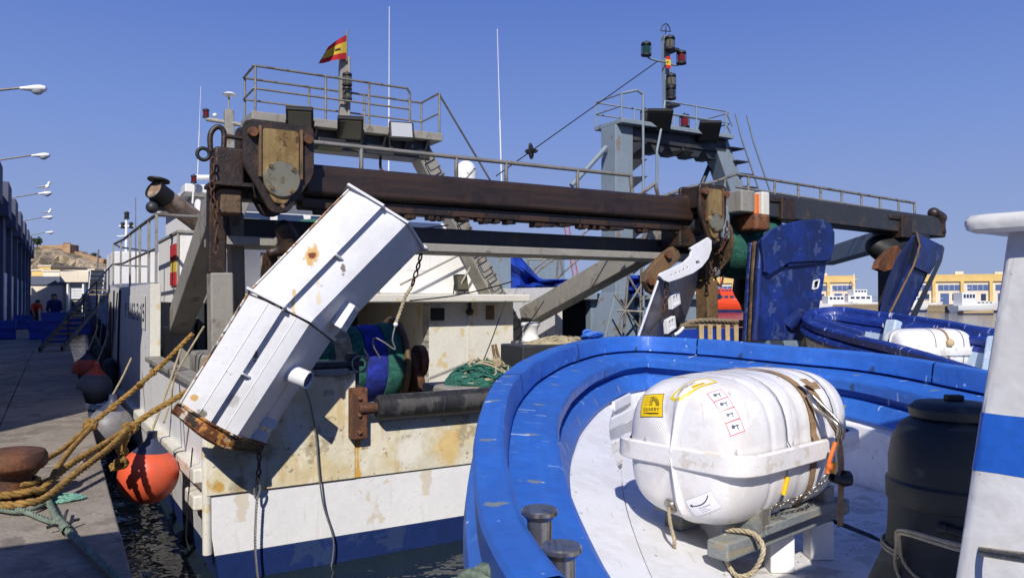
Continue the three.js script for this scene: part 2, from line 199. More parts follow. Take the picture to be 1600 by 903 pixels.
  fenderOrange: mat(surf({ base: [212, 88, 58], grain: 0.04, metres: 0.8, layers: [{ n: 'rough', at: 0.64, soft: 0.05, c: [186, 92, 68], amt: 0.5 }, { n: 'fine', at: 0.9, soft: 0.02, c: [150, 70, 50], amt: 0.6 }] }), { roughness: 0.42 }),
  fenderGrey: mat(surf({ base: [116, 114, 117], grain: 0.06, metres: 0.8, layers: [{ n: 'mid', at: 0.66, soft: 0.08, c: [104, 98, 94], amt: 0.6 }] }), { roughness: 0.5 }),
  fenderNavy: mat([52, 58, 84], { roughness: 0.5 }),
  strap: mat(surf({ base: [150, 122, 90], grain: 0.12, metres: 0.1, layers: [{ n: 'horiz', at: 0.6, c: [108, 84, 58], amt: 0.5 }] }), { roughness: 0.9 }),
  orange: mat([224, 112, 40], { roughness: 0.6 }),
  wood: mat(surf({ base: [196, 172, 130], grain: 0.12, metres: 0.8, layers: [{ n: 'vert', at: 0.64, soft: 0.08, c: [160, 130, 90], amt: 0.6 }] }), { roughness: 0.85 }),
  woodGrey: mat(surf({ base: [146, 130, 106], grain: 0.15, metres: 0.8, layers: [{ n: 'horiz', at: 0.62, c: [104, 90, 70], amt: 0.6 }] }), { roughness: 0.9 }),
  leaf: mat([56, 72, 40], { roughness: 0.9 }),
  craneRed: mat([190, 96, 84], { roughness: 0.7 }),
};
// ------------------------------------------------------------------ geometry helpers
const V = (a, b, c) => Array.isArray(a) ? new THREE.Vector3(a[0], a[1], a[2]) : new THREE.Vector3(a, b, c);
const lerp = (a, b, t) => a + (b - a) * t;
// a photo pixel as a ray from the photographer's eye; used to read off where things stand
function ray(px, py) {
  const d = new THREE.Vector3((px - 800) / FOCAL, -(py - 451.5) / FOCAL, -1).applyAxisAngle(new THREE.Vector3(1, 0, 0), PITCH);
  return d.divideScalar(-d.z);
}
const W = (px, py, D) => { const d = ray(px, py); return [d.x * D, EYE + d.y * D, -D]; };
const WY = (px, py, y) => { const d = ray(px, py), t = (y - EYE) / d.y; return [d.x * t, y, -t]; };
const EH = toHarbour([0, EYE, 0]);
function H(px, py, axis, val) {                                     // where that ray meets a plane of the harbour frame
  const d = ray(px, py), h = [d.x * CT - d.z * ST, d.y, d.x * ST + d.z * CT], k = { x: 0, y: 1, z: 2 }[axis];
  const t = (val - EH[k]) / h[k];
  return [EH[0] + h[0] * t, EH[1] + h[1] * t, EH[2] + h[2] * t];
}
const HD = (px, py, D) => toHarbour(W(px, py, D));
function prep(g) {
  if (g.index) g = g.toNonIndexed();
  for (const k of Object.keys(g.attributes)) if (!['position', 'normal', 'uv', 'color'].includes(k)) g.deleteAttribute(k);
  if (!g.attributes.normal) g.computeVertexNormals();
  return g;
}
function boxUV(g) {                                                 // uv in metres, by the way each face points
  const p = g.attributes.position, n = g.attributes.normal, uv = new Float32Array(p.count * 2);
  for (let i = 0; i < p.count; i++) {
    const f = i - i % 3;
    const ax = Math.abs(n.getX(f) + n.getX(f + 1) + n.getX(f + 2)), ay = Math.abs(n.getY(f) + n.getY(f + 1) + n.getY(f + 2)), az = Math.abs(n.getZ(f) + n.getZ(f + 1) + n.getZ(f + 2));
    if (ay >= ax && ay >= az) { uv[i * 2] = p.getX(i); uv[i * 2 + 1] = p.getZ(i); }
    else if (ax >= az) { uv[i * 2] = p.getZ(i); uv[i * 2 + 1] = p.getY(i); }
    else { uv[i * 2] = p.getX(i); uv[i * 2 + 1] = p.getY(i); }
  }
  g.setAttribute('uv', new THREE.BufferAttribute(uv, 2));
  return g;
}
const basis = (ex, ey, ez, o) => new THREE.Matrix4().makeBasis(ex, ey, ez).setPosition(o);
function box(x0, x1, y0, y1, z0, z1, r = 0.012) {
  const w = Math.abs(x1 - x0), h = Math.abs(y1 - y0), d = Math.abs(z1 - z0), rad = Math.min(r, w * 0.3, h * 0.3, d * 0.3);
  const g = rad > 0.002 ? new RoundedBoxGeometry(w, h, d, 1, rad) : new THREE.BoxGeometry(w, h, d);
  return prep(g.translate((x0 + x1) / 2, (y0 + y1) / 2, (z0 + z1) / 2));
}
function beam(p, q, w, h, up = [0, 1, 0], r = 0.012) {              // box of section w x h from p to q, h along 'up'
  p = V(p); q = V(q); const ez = q.clone().sub(p), L = ez.length(); ez.normalize();
  const ex = V(up).cross(ez).normalize(), ey = ez.clone().cross(ex);
  const rad = Math.min(r, w * 0.3, h * 0.3);
  const g = rad > 0.002 ? new RoundedBoxGeometry(w, h, L, 1, rad) : new THREE.BoxGeometry(w, h, L);
  return prep(g.applyMatrix4(basis(ex, ey, ez, p.add(q).multiplyScalar(0.5))));
}
function bar(p, q, r, r2 = r, seg = 10) {
  p = V(p); q = V(q); const d = q.clone().sub(p), L = d.length();
  const g = new THREE.CylinderGeometry(r2, r, L, seg, 1);
  g.applyQuaternion(new THREE.Quaternion().setFromUnitVectors(new THREE.Vector3(0, 1, 0), d.normalize()));
  return prep(g.translate((p.x + q.x) / 2, (p.y + q.y) / 2, (p.z + q.z) / 2));
}
const ball = (p, r, ws = 12, hs = 8) => prep(new THREE.SphereGeometry(r, ws, hs).translate(p[0], p[1], p[2]));
function pipe(pts, r, seg = 8) {                                    // straight lengths with round joints
  const out = [];
  for (let i = 0; i + 1 < pts.length; i++) { out.push(bar(pts[i], pts[i + 1], r, r, seg)); if (i) out.push(ball(pts[i], r * 1.02, seg, 6)); }
  return mergeGeometries(out);
}
function tube(pts, r, seg = 0, rad = 8, closed = false, tension = 0.5) {
  const c = new THREE.CatmullRomCurve3(pts.map(p => V(p)), closed, 'catmullrom', tension);
  return prep(new THREE.TubeGeometry(c, seg || pts.length * 8, r, rad, closed));
}
function laidRope(pts, r, strands = 3, pitch = 7, closed = false) { // twisted strands
  const c = new THREE.CatmullRomCurve3(pts.map(p => V(p)), closed, 'catmullrom', 0.5);
  const L = c.getLength(), n = Math.max(8, Math.ceil(L / (r * pitch) * 7)), fr = c.computeFrenetFrames(n, closed), out = [];
  const P = c.getSpacedPoints(n);
  for (let s = 0; s < strands; s++) {
    const q = [];
    for (let i = 0; i <= n; i++) {
      const a = s / strands * Math.PI * 2 + (L * i / n) / (r * pitch) * Math.PI * 2;
      q.push(P[i].clone().addScaledVector(fr.normals[i], Math.cos(a) * r * 0.5).addScaledVector(fr.binormals[i], Math.sin(a) * r * 0.5));
    }
    out.push(prep(new THREE.TubeGeometry(new THREE.CatmullRomCurve3(q), n, r * 0.56, 5, false)));
  }
  return mergeGeometries(out);
}
function lathe(profile, at = [0, 0, 0], axis = [0, 1, 0], seg = 24) {
  const g = new THREE.LatheGeometry(profile.map(p => new THREE.Vector2(p[0], p[1])), seg);
  g.applyQuaternion(new THREE.Quaternion().setFromUnitVectors(new THREE.Vector3(0, 1, 0), V(axis).normalize()));
  return creased(prep(g.translate(at[0], at[1], at[2])), 40);
}
const creased = (g, deg = 35) => prep(toCreasedNormals(g, deg * Math.PI / 180));
// a plate of outline pts (2-D), thickness t, laid at origin o along ex (outline x) and ey (outline y)
function plate(pts, t, o, ex, ey, holes = [], bevel = 0.006) {
  const s = new THREE.Shape(pts.map(p => new THREE.Vector2(p[0], p[1])));
  for (const h of holes) s.holes.push(new THREE.Path(h.map(p => new THREE.Vector2(p[0], p[1]))));
  const g = new THREE.ExtrudeGeometry(s, { depth: t - bevel * 2, bevelEnabled: bevel > 0, bevelThickness: bevel, bevelSize: bevel, bevelOffset: -bevel, bevelSegments: 1, curveSegments: 8 });
  g.translate(0, 0, bevel);
  ex = V(ex).normalize(); ey = V(ey).normalize(); const ez = ex.clone().cross(ey).normalize(); ey = ez.clone().cross(ex);
  return prep(g.applyMatrix4(basis(ex, ey, ez, V(o))));
}
function rounded(pts, r, n = 4) {                                   // rounds the corners of an outline
  const out = [];
  for (let i = 0; i < pts.length; i++) {
    const a = new THREE.Vector2(...pts[(i + pts.length - 1) % pts.length]), b = new THREE.Vector2(...pts[i]), c = new THREE.Vector2(...pts[(i + 1) % pts.length]);
    const d1 = a.clone().sub(b), d2 = c.clone().sub(b), k = Math.min(r, d1.length() * 0.45, d2.length() * 0.45);
    const p = b.clone().addScaledVector(d1.normalize(), k), q = b.clone().addScaledVector(d2.normalize(), k);
    for (let j = 0; j <= n; j++) { const t = j / n; out.push([lerp(lerp(p.x, b.x, t), lerp(b.x, q.x, t), t), lerp(lerp(p.y, b.y, t), lerp(b.y, q.y, t), t)]); }
  }
  return out;
}
function grid(rows, crease = 40, flip = false) {                    // rows of points to a skin
  const pos = [], n = rows.length, m = rows[0].length;
  const quad = (a, b, c, d) => pos.push(...a, ...b, ...c, ...a, ...c, ...d);
  for (let i = 0; i + 1 < n; i++) for (let j = 0; j + 1 < m; j++) {
    const a = rows[i][j], b = rows[i][j + 1], c = rows[i + 1][j + 1], d = rows[i + 1][j];
    flip ? quad(a, d, c, b) : quad(a, b, c, d);
  }
  const g = new THREE.BufferGeometry(); g.setAttribute('position', new THREE.Float32BufferAttribute(pos, 3)); g.computeVertexNormals();
  g.setAttribute('uv', new THREE.Float32BufferAttribute(new Float32Array(pos.length / 3 * 2), 2));
  return creased(g, crease);
}
// ------------------------------------------------------------------ things and parts
const used = {};
const numbered = n => { if (used[n] === undefined) { used[n] = 0; return n; } used[n]++; return n + '_' + String(used[n]).padStart(3, '0'); };
function thing(name, label, category, opt = {}) {
  const o = new THREE.Group(); o.name = numbered(name);
  if (opt.harbour !== false) { o.position.copy(O); o.rotation.y = TH; }
  o.userData = { label, category };
  if (opt.group) o.userData.group = opt.group;
  scene.add(o); return o;
}
function structure(name) { const o = new THREE.Group(); o.name = numbered(name); o.userData = { kind: 'structure' }; scene.add(o); return o; }
function part(parent, name, geoms, m, label) {
  const list = (Array.isArray(geoms) ? geoms : [geoms]).map(g => { g = prep(g); if (!g.attributes.uv) boxUV(g); return g; });
  const g = list.length > 1 ? mergeGeometries(list.map(x => { x = x.clone(); if (x.attributes.color) x.deleteAttribute('color'); return x; })) : list[0];
  if (!g.userData.keepUV) boxUV(g);
  const mesh = new THREE.Mesh(g, m); mesh.name = name; mesh.castShadow = mesh.receiveShadow = true;
  if (label) mesh.userData.label = label;
  parent.add(mesh); return mesh;
}
const keepUV = g => { g.userData.keepUV = true; return g; };
// sets every group's origin at the foot of its thing
function settle() {
  scene.updateMatrixWorld(true);
  for (const o of scene.children) {
    if (!o.isGroup || o.userData.settled) continue;
    const inv = o.matrixWorld.clone().invert(), bb = new THREE.Box3();
    o.traverse(c => { if (c.isMesh) { c.geometry.computeBoundingBox(); bb.union(c.geometry.boundingBox.clone().applyMatrix4(inv.clone().multiply(c.matrixWorld))); } });
    if (bb.isEmpty()) continue;
    const c = new THREE.Vector3((bb.min.x + bb.max.x) / 2, bb.min.y, (bb.min.z + bb.max.z) / 2);
    for (const k of o.children) k.position.sub(c);
    o.position.add(c.clone().applyQuaternion(o.quaternion).multiply(o.scale));
    o.userData.settled = true; delete o.userData.settled;
  }
}
function chainLinks(parent, pts, size, m, name = 'link') {          // a row of oval links along a path
  const c = new THREE.CatmullRomCurve3(pts.map(p => V(p))), L = c.getLength(), n = Math.max(2, Math.round(L / (size * 1.55)));
  const proto = new THREE.TorusGeometry(size * 0.62, size * 0.2, 5, 10); proto.scale(0.72, 1.25, 1);
  const g = boxUV(prep(proto));
  for (let i = 0; i < n; i++) {
    const t = (i + 0.5) / n, p = c.getPointAt(t), d = c.getTangentAt(t);
    const e = new THREE.Mesh(g, m); e.name = name; e.castShadow = e.receiveShadow = true; e.position.copy(p);
    e.quaternion.setFromUnitVectors(new THREE.Vector3(0, 1, 0), d); e.rotateY(i % 2 ? Math.PI / 2 + 0.2 : 0.3);
    parent.add(e);
  }
}
// ------------------------------------------------------------------ the setting: water, quay, land
{
  const water = new THREE.MeshPhysicalMaterial({ color: new THREE.Color().setRGB(0.012, 0.02, 0.026), roughness: 0.07, ior: 1.33, bumpMap: B.wave, bumpScale: 0.05 });
  const g = new THREE.PlaneGeometry(1600, 1600, 1, 1); g.rotateX(-Math.PI / 2); prep(g);
  const o = structure('water'); part(o, 'water_surface', g.translate(0, 0, -500), water);
}
const QX = -0.87, QY = 1.2;                                         // quay edge and quay top, harbour frame
{
  const q = structure('quay'); q.position.copy(O); q.rotation.y = TH;
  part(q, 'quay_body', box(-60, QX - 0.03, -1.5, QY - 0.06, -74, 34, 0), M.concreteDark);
  let k = 0;
  for (let z = 33; z > -72; z -= 4.2) {                             // coping slabs along the edge, with open joints
    const dy = rr(-0.006, 0.006);
    part(q, 'slab', box(-1.866, QX, QY - 0.3, QY + dy, z - 4.193, z, 0.02), M.concrete);
    part(q, 'slab', box(-6.2, -1.872, QY - 0.3, QY + rr(-0.005, 0.005), z - 4.19 + 1.3, z + 1.3, 0.012), M.concrete);
    k++;
  }
  const land = structure('land'); land.position.copy(O); land.rotation.y = TH;
  part(land, 'yard', box(-160, 46, -1.5, QY - 0.02, -420, -74, 0), M.concrete);
}
// the warehouse along the quay
{
  const t = thing('warehouse', 'long grey-blue quayside warehouse with white doors and stepped pilasters', 'building');
  const X = -3.27, Z0 = -0.9, Z1 = -66;
  part(t, 'wall', box(-16, X, QY - 0.05, 6.6, Z1, Z0, 0.02), M.shedGrey);
  part(t, 'roof_slab', box(-16.2, X + 0.12, 6.6, 6.85, Z1 - 0.1, Z0 + 0.1, 0.02), M.shedGrey);
  for (let i = 0; i < 11; i++) {
    const z = -4.3 - i * 6;
    part(t, 'pilaster', box(X - 0.05, X + 0.2, QY, 6.0, z - 0.35, z + 0.35, 0.02), M.shedGrey);
    part(t, 'parapet_block', box(X - 0.4, X + 0.4, 5.95, 7.26, z - 1.1, z + 1.1, 0.03), M.shedGrey);
    const d = part(t, 'roller_door', box(X - 0.05, X + 0.05, QY + 0.01, 3.85, z - 5.4, z - 0.6, 0.01), M.shedWhite);
    for (let s = 0; s < 5; s++) part(d, 'slat', box(X + 0.045, X + 0.062, QY + 0.1 + s * 0.53, QY + 0.56 + s * 0.53, z - 5.3, z - 0.7, 0.004), M.shedWhite);
  }
}
{
  const t = thing('added_kiosk', 'grey kiosk added out of view on the quay for its shadow', 'kiosk');  // added out of view, sized to throw a shadow across the near quay
  part(t, 'body', box(-3.7, -1.95, QY, 3.7, 4.75, 6.6, 0.02), M.shedGrey);
  part(t, 'roof', box(-3.8, -1.9, 3.7, 3.8, 4.65, 6.7, 0.02), M.roofGrey);
  part(t, 'door', box(-1.95, -1.93, QY + 0.1, 3.2, 5.2, 6.1, 0.005), M.shedWhite);
}
// street lamps on the warehouse roof
const lampSpots = [22.7, 33.2, 45, 58, 71];
const lampWhich = ['nearest and highest of the row', 'second nearest of the row', 'third, under a gull', 'fourth, under a gull', 'farthest and smallest of the row'];
const lampTop = [];
lampSpots.forEach((D, i) => {
  const z = -(D - 7.5 + 1.9 * ST) / CT, x = -1.9, y = 9.0 - i * 0.04;
  const t = thing('street_lamp', 'white lamp on a long arm over the quay, ' + lampWhich[i], 'street lamp', { group: 'lamps over the quay' });
  part(t, 'arm', [bar([x - 2.6, y - 0.62, z], [x - 0.3, y - 0.02, z], 0.035), bar([x - 2.6, 6.84, z], [x - 2.6, y - 0.6, z], 0.05)], M.railGrey);
  const head = lathe([[0.001, -0.36], [0.06, -0.34], [0.09, -0.2], [0.15, 0.05], [0.16, 0.2], [0.12, 0.32], [0.001, 0.37]], [0, 0, 0], [1, 0.18, 0], 16); head.scale(1, 0.7, 0.95).translate(x, y, z);
  part(t, 'lamp_head', head, M.white);
  const bowl = lathe([[0.001, -0.13], [0.08, -0.1], [0.13, -0.03], [0.14, 0.03]], [0, 0, 0], [0, 1, 0], 14); bowl.scale(1.3, 1, 0.95).translate(x + 0.1, y - 0.05, z);
  part(t, 'lamp_bowl', bowl, M.lampGlass);
  lampTop.push([x, y + 0.11, z]);
});
// bodies grown from tapered bones: one continuous skin with colours by bone
function grown(bones, res, pad = 0.1, blend = 0.06) {
  const bb = new THREE.Box3();
  for (const b of bones) { bb.expandByPoint(V(b[0]).addScalar(b[2] + pad)); bb.expandByPoint(V(b[0]).addScalar(-b[2] - pad)); bb.expandByPoint(V(b[1]).addScalar(b[3] + pad)); bb.expandByPoint(V(b[1]).addScalar(-b[3] - pad)); }
  const c = bb.getCenter(new THREE.Vector3()), s = bb.getSize(new THREE.Vector3()), h = Math.max(s.x, s.y, s.z) / 2;
  const mc = new MarchingCubes(res, new THREE.MeshStandardMaterial(), false, false, 60000); mc.isolation = 0;
  const P = new THREE.Vector3(), A = new THREE.Vector3(), BB = new THREE.Vector3(), Q = new THREE.Vector3();
  const dist = (b, p) => { A.set(...b[0]); BB.set(...b[1]).sub(A); Q.copy(p).sub(A); const t = Math.max(0, Math.min(1, Q.dot(BB) / Math.max(1e-9, BB.lengthSq()))); return Q.addScaledVector(BB, -t).length() - lerp(b[2], b[3], t); };
  const half = res / 2;
  for (let k = 0; k < res; k++) for (let j = 0; j < res; j++) for (let i = 0; i < res; i++) {
    P.set(c.x + (i - half) / half * h, c.y + (j - half) / half * h, c.z + (k - half) / half * h);
    let d = 1e9;
    for (const b of bones) { const e = dist(b, P), m = Math.max(0, blend - Math.abs(d - e)) / blend; d = Math.min(d, e) - m * m * blend * 0.25; }
    mc.field[i + j * res + k * res * res] = -d;
  }
  mc.update();
  const n = mc.count, g = new THREE.BufferGeometry(), pos = new Float32Array(n * 3), col = new Float32Array(n * 3);
  for (let i = 0; i < n; i++) {
    P.set(mc.positionArray[i * 3], mc.positionArray[i * 3 + 1], mc.positionArray[i * 3 + 2]).multiplyScalar(h).add(c);
    pos.set([P.x, P.y, P.z], i * 3);
    let best = 1e9, cc = bones[0][4];
    for (const b of bones) { const e = dist(b, P); if (e < best) { best = e; cc = b[4]; } }
    col.set([lin(cc[0]), lin(cc[1]), lin(cc[2])], i * 3);
  }
  g.setAttribute('position', new THREE.BufferAttribute(pos, 3)); g.setAttribute('color', new THREE.BufferAttribute(col, 3)); g.computeVertexNormals();
  return creased(g, 80);
}
const figureMat = new THREE.MeshStandardMaterial({ vertexColors: true, roughness: 0.9 });
for (const i of [2, 3]) {                                           // gulls on two of the lamps
  const [x, y, z] = lampTop[i], k = i === 2 ? 1 : 0.95, Wt = [232, 232, 230], Gr = [140, 146, 156];
  const t = thing('seagull', i === 2 ? 'white gull with grey wings on the third lamp head' : 'white gull with grey wings on the fourth lamp head', 'seagull', { group: 'gulls on the lamps' });
  const b = (a, c, r1, r2, cl) => [[x + a[0] * k, y + a[1] * k, z + a[2] * k], [x + c[0] * k, y + c[1] * k, z + c[2] * k], r1 * k, r2 * k, cl];
  part(t, 'body', grown([b([-0.16, 0.22, 0], [0.12, 0.3, 0], 0.07, 0.11, Wt), b([-0.46, 0.2, 0], [-0.05, 0.29, 0.07], 0.02, 0.06, Gr), b([-0.46, 0.2, 0], [-0.05, 0.29, -0.07], 0.02, 0.06, Gr), b([0.14, 0.34, 0], [0.2, 0.5, 0], 0.075, 0.055, Wt), b([0.2, 0.52, 0], [0.22, 0.54, 0], 0.07, 0.06, Wt), b([0.26, 0.53, 0], [0.36, 0.51, 0], 0.025, 0.012, [220, 180, 40]), b([0.0, 0.0, 0.04], [0.0, 0.22, 0.04], 0.014, 0.02, [210, 170, 90]), b([0.0, 0.0, -0.04], [0.0, 0.22, -0.04], 0.014, 0.02, [210, 170, 90])], 40, 0.06, 0.03), figureMat);
}
// fish-crate stacks and people at work in the shade
function crate(t, x, y, z, w, h, d) {
  part(t, 'crate_bottom', box(x - w / 2, x + w / 2, y, y + 0.03, z - d / 2, z + d / 2, 0), M.crate);
  for (const s of [-1, 1]) {
    part(t, 'crate_side', [box(x + s * (w / 2 - 0.02), x + s * w / 2, y, y + h, z - d / 2, z + d / 2, 0), box(x + s * w / 2, x + s * (w / 2 + 0.025), y + h - 0.06, y + h, z - d / 2, z + d / 2, 0)], M.crate);
    part(t, 'crate_side', [box(x - w / 2, x + w / 2, y, y + h, z + s * (d / 2 - 0.02), z + s * d / 2, 0), box(x - w / 2, x + w / 2, y + h - 0.06, y + h, z + s * d / 2, z + s * (d / 2 + 0.025), 0)], M.crate);
  }
}
const crateStacks = [
  [4, 530, 2, 'blue crate stack standing against the warehouse doors at the picture edge'], [36, 514, 2, 'blue crate stack at the warehouse wall, left of the bending worker'],
  [63, 530, 2, 'blue crate stack in front of the bending worker in orange'], [83, 535, 3, 'tall blue crate stack in front of the seated worker in navy'], [126, 522, 2, 'blue crate stack beside the gangway by the quay edge'],
];
crateStacks.forEach(([px, py, n, label]) => {
  const p = H(px, py, 'y', QY), t = thing('crate_stack', label, 'crates', { group: 'blue fish crates on the quay' });
  for (let k = 0; k < n; k++) crate(t, p[0] + rr(-0.04, 0.04), QY + k * 0.36 + 0.005, p[2] + rr(-0.04, 0.04), 0.8, 0.35, 0.62);
});
function person(p, turn, build, label) {
  const t = thing('person', label, 'person');
  const R = (q) => { const c = Math.cos(turn), s = Math.sin(turn); return [p[0] + q[0] * c + q[2] * s, QY + q[1], p[2] - q[0] * s + q[2] * c]; };
  part(t, 'figure', grown(build.map(b => [R(b[0]), R(b[1]), b[2], b[3], b[4]]), 56, 0.05, 0.05), figureMat);
}
{
  const sk = [168, 118, 92], hr = [30, 24, 22], tr = [44, 44, 54], tp = [206, 70, 40];
  // bending worker, arms reaching down and forward
  person(H(53, 513, 'y', QY), 0.3, [
    [[-0.1, 0.06, 0.1], [-0.1, 0.05, -0.08], 0.045, 0.055, hr], [[0.1, 0.06, 0.1], [0.1, 0.05, -0.08], 0.045, 0.055, hr],
    [[-0.1, 0.08, -0.06], [-0.1, 0.48, 0.0], 0.055, 0.075, tr], [[-0.1, 0.48, 0.0], [-0.09, 0.9, -0.12], 0.075, 0.1, tr],
    [[0.1, 0.08, -0.06], [0.1, 0.48, 0.0], 0.055, 0.075, tr], [[0.1, 0.48, 0.0], [0.09, 0.9, -0.12], 0.075, 0.1, tr],
    [[-0.07, 0.92, -0.12], [0.07, 0.92, -0.12], 0.12, 0.12, tr], [[0, 0.98, -0.05], [0, 1.2, 0.3], 0.15, 0.17, tp], [[-0.15, 1.2, 0.3], [0.15, 1.2, 0.3], 0.09, 0.09, tp],
    [[-0.2, 1.18, 0.3], [-0.22, 0.92, 0.38], 0.06, 0.05, tp], [[-0.22, 0.92, 0.38], [-0.16, 0.72, 0.5], 0.045, 0.035, sk], [[-0.16, 0.7, 0.51], [-0.15, 0.62, 0.54], 0.035, 0.03, sk],
    [[0.2, 1.18, 0.3], [0.22, 0.92, 0.38], 0.06, 0.05, tp], [[0.22, 0.92, 0.38], [0.16, 0.72, 0.5], 0.045, 0.035, sk], [[0.16, 0.7, 0.51], [0.15, 0.62, 0.54], 0.035, 0.03, sk],
    [[0, 1.25, 0.36], [0, 1.32, 0.44], 0.055, 0.055, sk], [[0, 1.36, 0.48], [0, 1.3, 0.54], 0.1, 0.085, sk], [[0, 1.4, 0.46], [0, 1.37, 0.52], 0.1, 0.09, hr], [[0, 1.31, 0.6], [0, 1.3, 0.64], 0.02, 0.015, sk],
  ], 'worker in an orange top bending forward over blue crates on the shaded quay');
  const nv = [30, 40, 92];
  person(H(84, 521, 'y', QY), -0.2, [
    [[-0.1, 0.06, 0.1], [-0.1, 0.05, -0.06], 0.045, 0.055, hr], [[0.1, 0.06, 0.1], [0.1, 0.05, -0.06], 0.045, 0.055, hr],
    [[-0.1, 0.08, -0.04], [-0.1, 0.46, 0.02], 0.055, 0.075, tr], [[-0.1, 0.46, 0.02], [-0.09, 0.88, -0.04], 0.075, 0.1, tr],
    [[0.1, 0.08, -0.04], [0.1, 0.46, 0.02], 0.055, 0.075, tr], [[0.1, 0.46, 0.02], [0.09, 0.88, -0.04], 0.075, 0.1, tr],
    [[-0.07, 0.9, -0.04], [0.07, 0.9, -0.04], 0.13, 0.13, nv], [[0, 0.98, -0.02], [0, 1.36, 0.04], 0.17, 0.19, nv], [[-0.17, 1.4, 0.04], [0.17, 1.4, 0.04], 0.09, 0.09, nv],
    [[-0.23, 1.38, 0.05], [-0.27, 1.08, 0.08], 0.065, 0.055, nv], [[-0.27, 1.08, 0.08], [-0.18, 0.94, 0.26], 0.05, 0.04, nv], [[-0.18, 0.93, 0.27], [-0.13, 0.9, 0.33], 0.035, 0.03, sk],
    [[0.23, 1.38, 0.05], [0.27, 1.08, 0.08], 0.065, 0.055, nv], [[0.27, 1.08, 0.08], [0.18, 0.94, 0.26], 0.05, 0.04, nv], [[0.18, 0.93, 0.27], [0.13, 0.9, 0.33], 0.035, 0.03, sk],
    [[0, 1.46, 0.06], [0, 1.54, 0.1], 0.055, 0.055, sk], [[0, 1.64, 0.13], [0, 1.58, 0.18], 0.1, 0.085, sk], [[0, 1.68, 0.11], [0, 1.62, 0.07], 0.11, 0.1, hr],
  ], 'worker in a navy jacket with dark hair standing behind a tall blue crate stack');
}
{
  const p = H(100, 512, 'y', QY), t = thing('sack', 'dark lumpy sack lying beside the worker in navy', 'sack');
  part(t, 'bag', grown([[[p[0] - 0.2, QY + 0.3, p[2]], [p[0] + 0.2, QY + 0.34, p[2]], 0.3, 0.26, [40, 36, 44]], [[p[0] + 0.1, QY + 0.55, p[2]], [p[0] + 0.2, QY + 0.7, p[2] + 0.05], 0.14, 0.07, [46, 40, 46]]], 28, 0.05, 0.1), figureMat);
}
// buildings closing the quay, town and hill behind them
function block(name, label, px0, px1, pyTop, D, depth, m, base = QY, opts = {}) {
  const a = W(px0, pyTop, D), b = W(px1, pyTop, D), t = thing(name, label, opts.cat || 'building', { harbour: false, group: opts.group });
  part(t, 'wall', box(a[0], b[0], base - 0.02, a[1], -D - depth, -D, 0), m);
  const rt = opts.roof || M.plasterCream;
  part(t, 'roof_edge', box(a[0] - 0.15, b[0] + 0.15, a[1], a[1] + 0.2 * (opts.rk || 1), -D - depth - 0.15, -D + 0.15, 0), rt);
  for (const [u, v, w, h] of opts.windows || []) {
    const cx = lerp(a[0], b[0], u), cy = lerp(base, a[1], v);
    const f = part(t, 'window', box(cx - w / 2, cx + w / 2, cy - h / 2, cy + h / 2, -D - 0.05, -D + 0.03, 0), M.glassDark);
    part(f, 'window_sill', box(cx - w / 2 - 0.08, cx + w / 2 + 0.08, cy - h / 2 - 0.08, cy - h / 2, -D - 0.05, -D + 0.08, 0), m);
  }
  return t;
}
